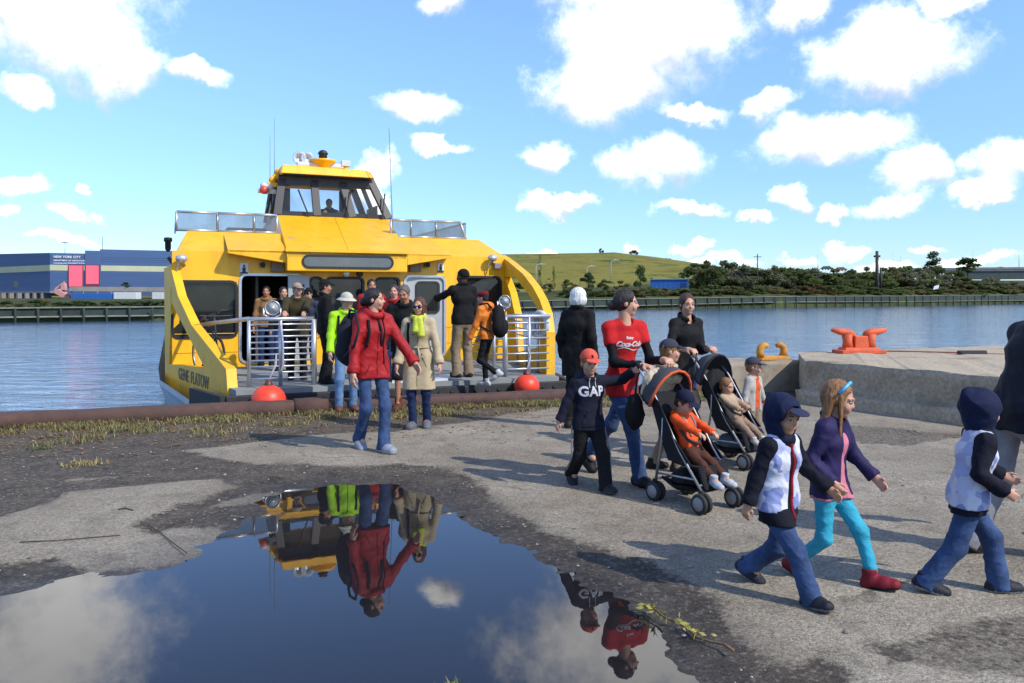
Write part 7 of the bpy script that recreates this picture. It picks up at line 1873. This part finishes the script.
tag(raw('gravel', v, f, [mat('stone_a', (0.20, 0.18, 0.15), 0.9), mat('stone_b', (0.11, 0.10, 0.09), 0.9), mat('stone_c', (0.30, 0.28, 0.25), 0.9)], None, False, mi), 'loose grey gravel scattered over the dirty patches of the quay', 'gravel', kind='stuff')

def blades(pts, hmin, hmax, w, spread, mis, bend=0.5):
    v = []; f = []; mi = []
    for (x, y, z) in pts:
        h = nr_.uniform(hmin, hmax); a = nr_.rand() * 6.28; d = np.array([math.cos(a), math.sin(a), 0]); sd = np.array([-d[1], d[0], 0]) * w * (0.6 + 0.8 * nr_.rand())
        p0 = np.array([x, y, z]); ln = spread * nr_.rand()
        p1 = p0 + d * h * ln * 0.35 + np.array([0, 0, h * 0.6]); p2 = p0 + d * h * (ln + bend * 0.3) + np.array([0, 0, h * (1 - 0.25 * bend * ln)])
        o = len(v); v += [p0 - sd, p0 + sd, p1 + sd * 0.8, p1 - sd * 0.8, p2]; f += [(o, o + 1, o + 2, o + 3), (o + 3, o + 2, o + 4)]
        k = mis[int(nr_.rand() * len(mis))]; mi += [k, k]
    return v, f, mi
wg = [mat('weed_green', (0.085, 0.12, 0.026), 0.7, 0, 0.3, 20), mat('weed_straw', (0.27, 0.21, 0.08), 0.8, 0, 0.3, 20), mat('weed_olive', (0.14, 0.13, 0.04), 0.8, 0, 0.3, 20), mat('weed_brown', (0.14, 0.065, 0.03), 0.85, 0, 0.3, 20)]
pts = []
tries = 0
while len(pts) < 22000 and tries < 200000:
    tries += 1
    x = nr_.uniform(-8.5, 3.1); off = nr_.rand() ** 1.5 * (2.3 if x < -2.4 else 0.95) + 0.09
    p = quay_pt(x, -off)
    n_ = noise.fractal((x * 1.4, off * 2.2, 4.0), 0.8, 2, 4)
    if n_ + 0.34 - off * 0.36 < nr_.rand() * 0.5: continue
    if any(abs(p.x - q) < 0.001 for q in ()): continue
    pts.append((p.x, p.y, ground_z(p.x, p.y) - 0.004 if len(pts) < 0 else -0.012))
v, f, mi = blades(pts, 0.012, 0.08, 0.0045, 1.5, [0, 1, 1, 2, 2, 3])
tag(raw('weeds', v, f, wg, None, False, mi), 'dry weeds and grass growing along the rusty quay beam', 'weeds', kind='stuff')
# leaf litter: small flat brown pieces
v = []; f = []; mi = []
for i in range(5200):
    x = nr_.uniform(-8, 3); p = quay_pt(x, -(0.1 + 2.4 * nr_.rand() ** 1.6)); s = 0.008 + 0.02 * nr_.rand() ** 2; a = nr_.rand() * 6.28; o = len(v)
    if noise.noise((p.x * 2.3, p.y * 2.3, 1)) < -0.05: continue
    z = -0.004 + 0.008 * nr_.rand()
    for k, r_ in ((0, 1.4), (1, 0.6), (2, 1.2), (3, 0.7)): v.append((p.x + s * r_ * math.cos(a + k * 1.57), p.y + s * r_ * math.sin(a + k * 1.57), z + 0.006 * nr_.rand()))
    f.append((o, o + 1, o + 2, o + 3)); mi.append(int(nr_.rand() * 3))
tag(raw('leaf_litter', v, f, [mat('litter_rust', (0.20, 0.075, 0.03), 0.85), mat('litter_brown', (0.11, 0.06, 0.03), 0.85), mat('litter_tan', (0.26, 0.17, 0.08), 0.85)], None, False, mi), 'rust-brown dead leaves and litter between the weeds of the quay', 'leaf litter', kind='stuff')
def tuft(px, py, n, h, r, mis, label, name, cat='plant'):
    c = gp(px, py); q = [(c.x + r * nr_.normal(), c.y + r * nr_.normal() * 0.7, -0.022) for _ in range(n)]
    v, f, mi = blades(q, h * 0.4, h, 0.005, 1.6, mis, 1.0)
    return tag(raw(name, v, f, wg, None, False, mi), label, cat, kind='stuff' if name == 'straw_clump' else None)
tuft(455, 692, 55, 0.075, 0.045, [0, 0, 2], 'small green grass tuft at the near edge of the puddle', 'grass_tuft')
tuft(543, 404, 260, 0.10, 0.16, [0, 0, 0, 2], 'bright green weed clump against the beam below the gangplank', 'weed_clump')
tuft(130, 428, 160, 0.08, 0.16, [0, 0, 2], 'green weed clump by the beam left of the ferry name', 'weed_clump')
tuft(86, 463, 200, 0.06, 0.10, [1, 1, 1], 'pale straw clump on the dark dirt at the left', 'straw_clump')
tuft(40, 448, 70, 0.07, 0.06, [0, 0], 'small green sprig in the dirt near the left edge', 'weed_sprig')
# fallen branch by the puddle
a, b = gp(644, 609), gp(736, 656)
br = empty('fallen_branch', (a.x, a.y, 0), 0, 'thin fallen branch with yellow-green leaves at the puddle edge', 'branch')
d = b - a; n_ = 9; pl_ = [d * (i / (n_ - 1)) + Vector((0.012 * math.sin(i * 2.1), 0.012 * math.cos(i * 1.7), 0.012 + 0.01 * math.sin(i))) for i in range(n_)]
MB().tube(pl_, [0.004 + 0.0035 * i / (n_ - 1) for i in range(n_)], 6).build('stem', mat('twig_brown', (0.15, 0.085, 0.04), 0.8), br)
lf = MB()
for i in range(46):
    t = nr_.rand() ** 1.6 * 0.75; p = d * t + Vector((nr_.normal() * 0.012, nr_.normal() * 0.012, 0.012 + 0.03 * nr_.rand())); s = 0.012 + 0.016 * nr_.rand(); q = Vector((nr_.normal(), nr_.normal(), nr_.normal() * 0.6)).normalized(); w = q.orthogonal().normalized() * s * 0.4
    lf.add([p, p + q * s + w, p + q * s * 2, p + q * s - w], [(0, 1, 2, 3)])
lo_ = lf.build('leaves', mat('branch_leaf', (0.23, 0.20, 0.035), 0.7, 0, 0.3, 40), br); lo_['kind'] = 'stuff'
for (pa, lb) in (([(148, 526), (160, 533), (172, 543), (187, 554)], 'dark bent stick lying on the pale patch left of the puddle'), ([(20, 543), (60, 541), (95, 538), (120, 536)], 'long thin dry root on the pale patch near the left edge'), ([(118, 510), (126, 509), (133, 511)], 'short twig on the pale patch behind the bent stick'), ([(268, 478), (276, 477), (284, 479)], 'small pale stick on the dirt behind the puddle')):
    q = [gp(x, y) + Vector((0, 0, 0.006)) for x, y in pa]
    tag(MB().tube(q, 0.0035 if len(pa) != 3 else 0.005, 6).build('stick', mat('stick_dark', (0.05, 0.035, 0.025), 0.9)), lb, 'stick')
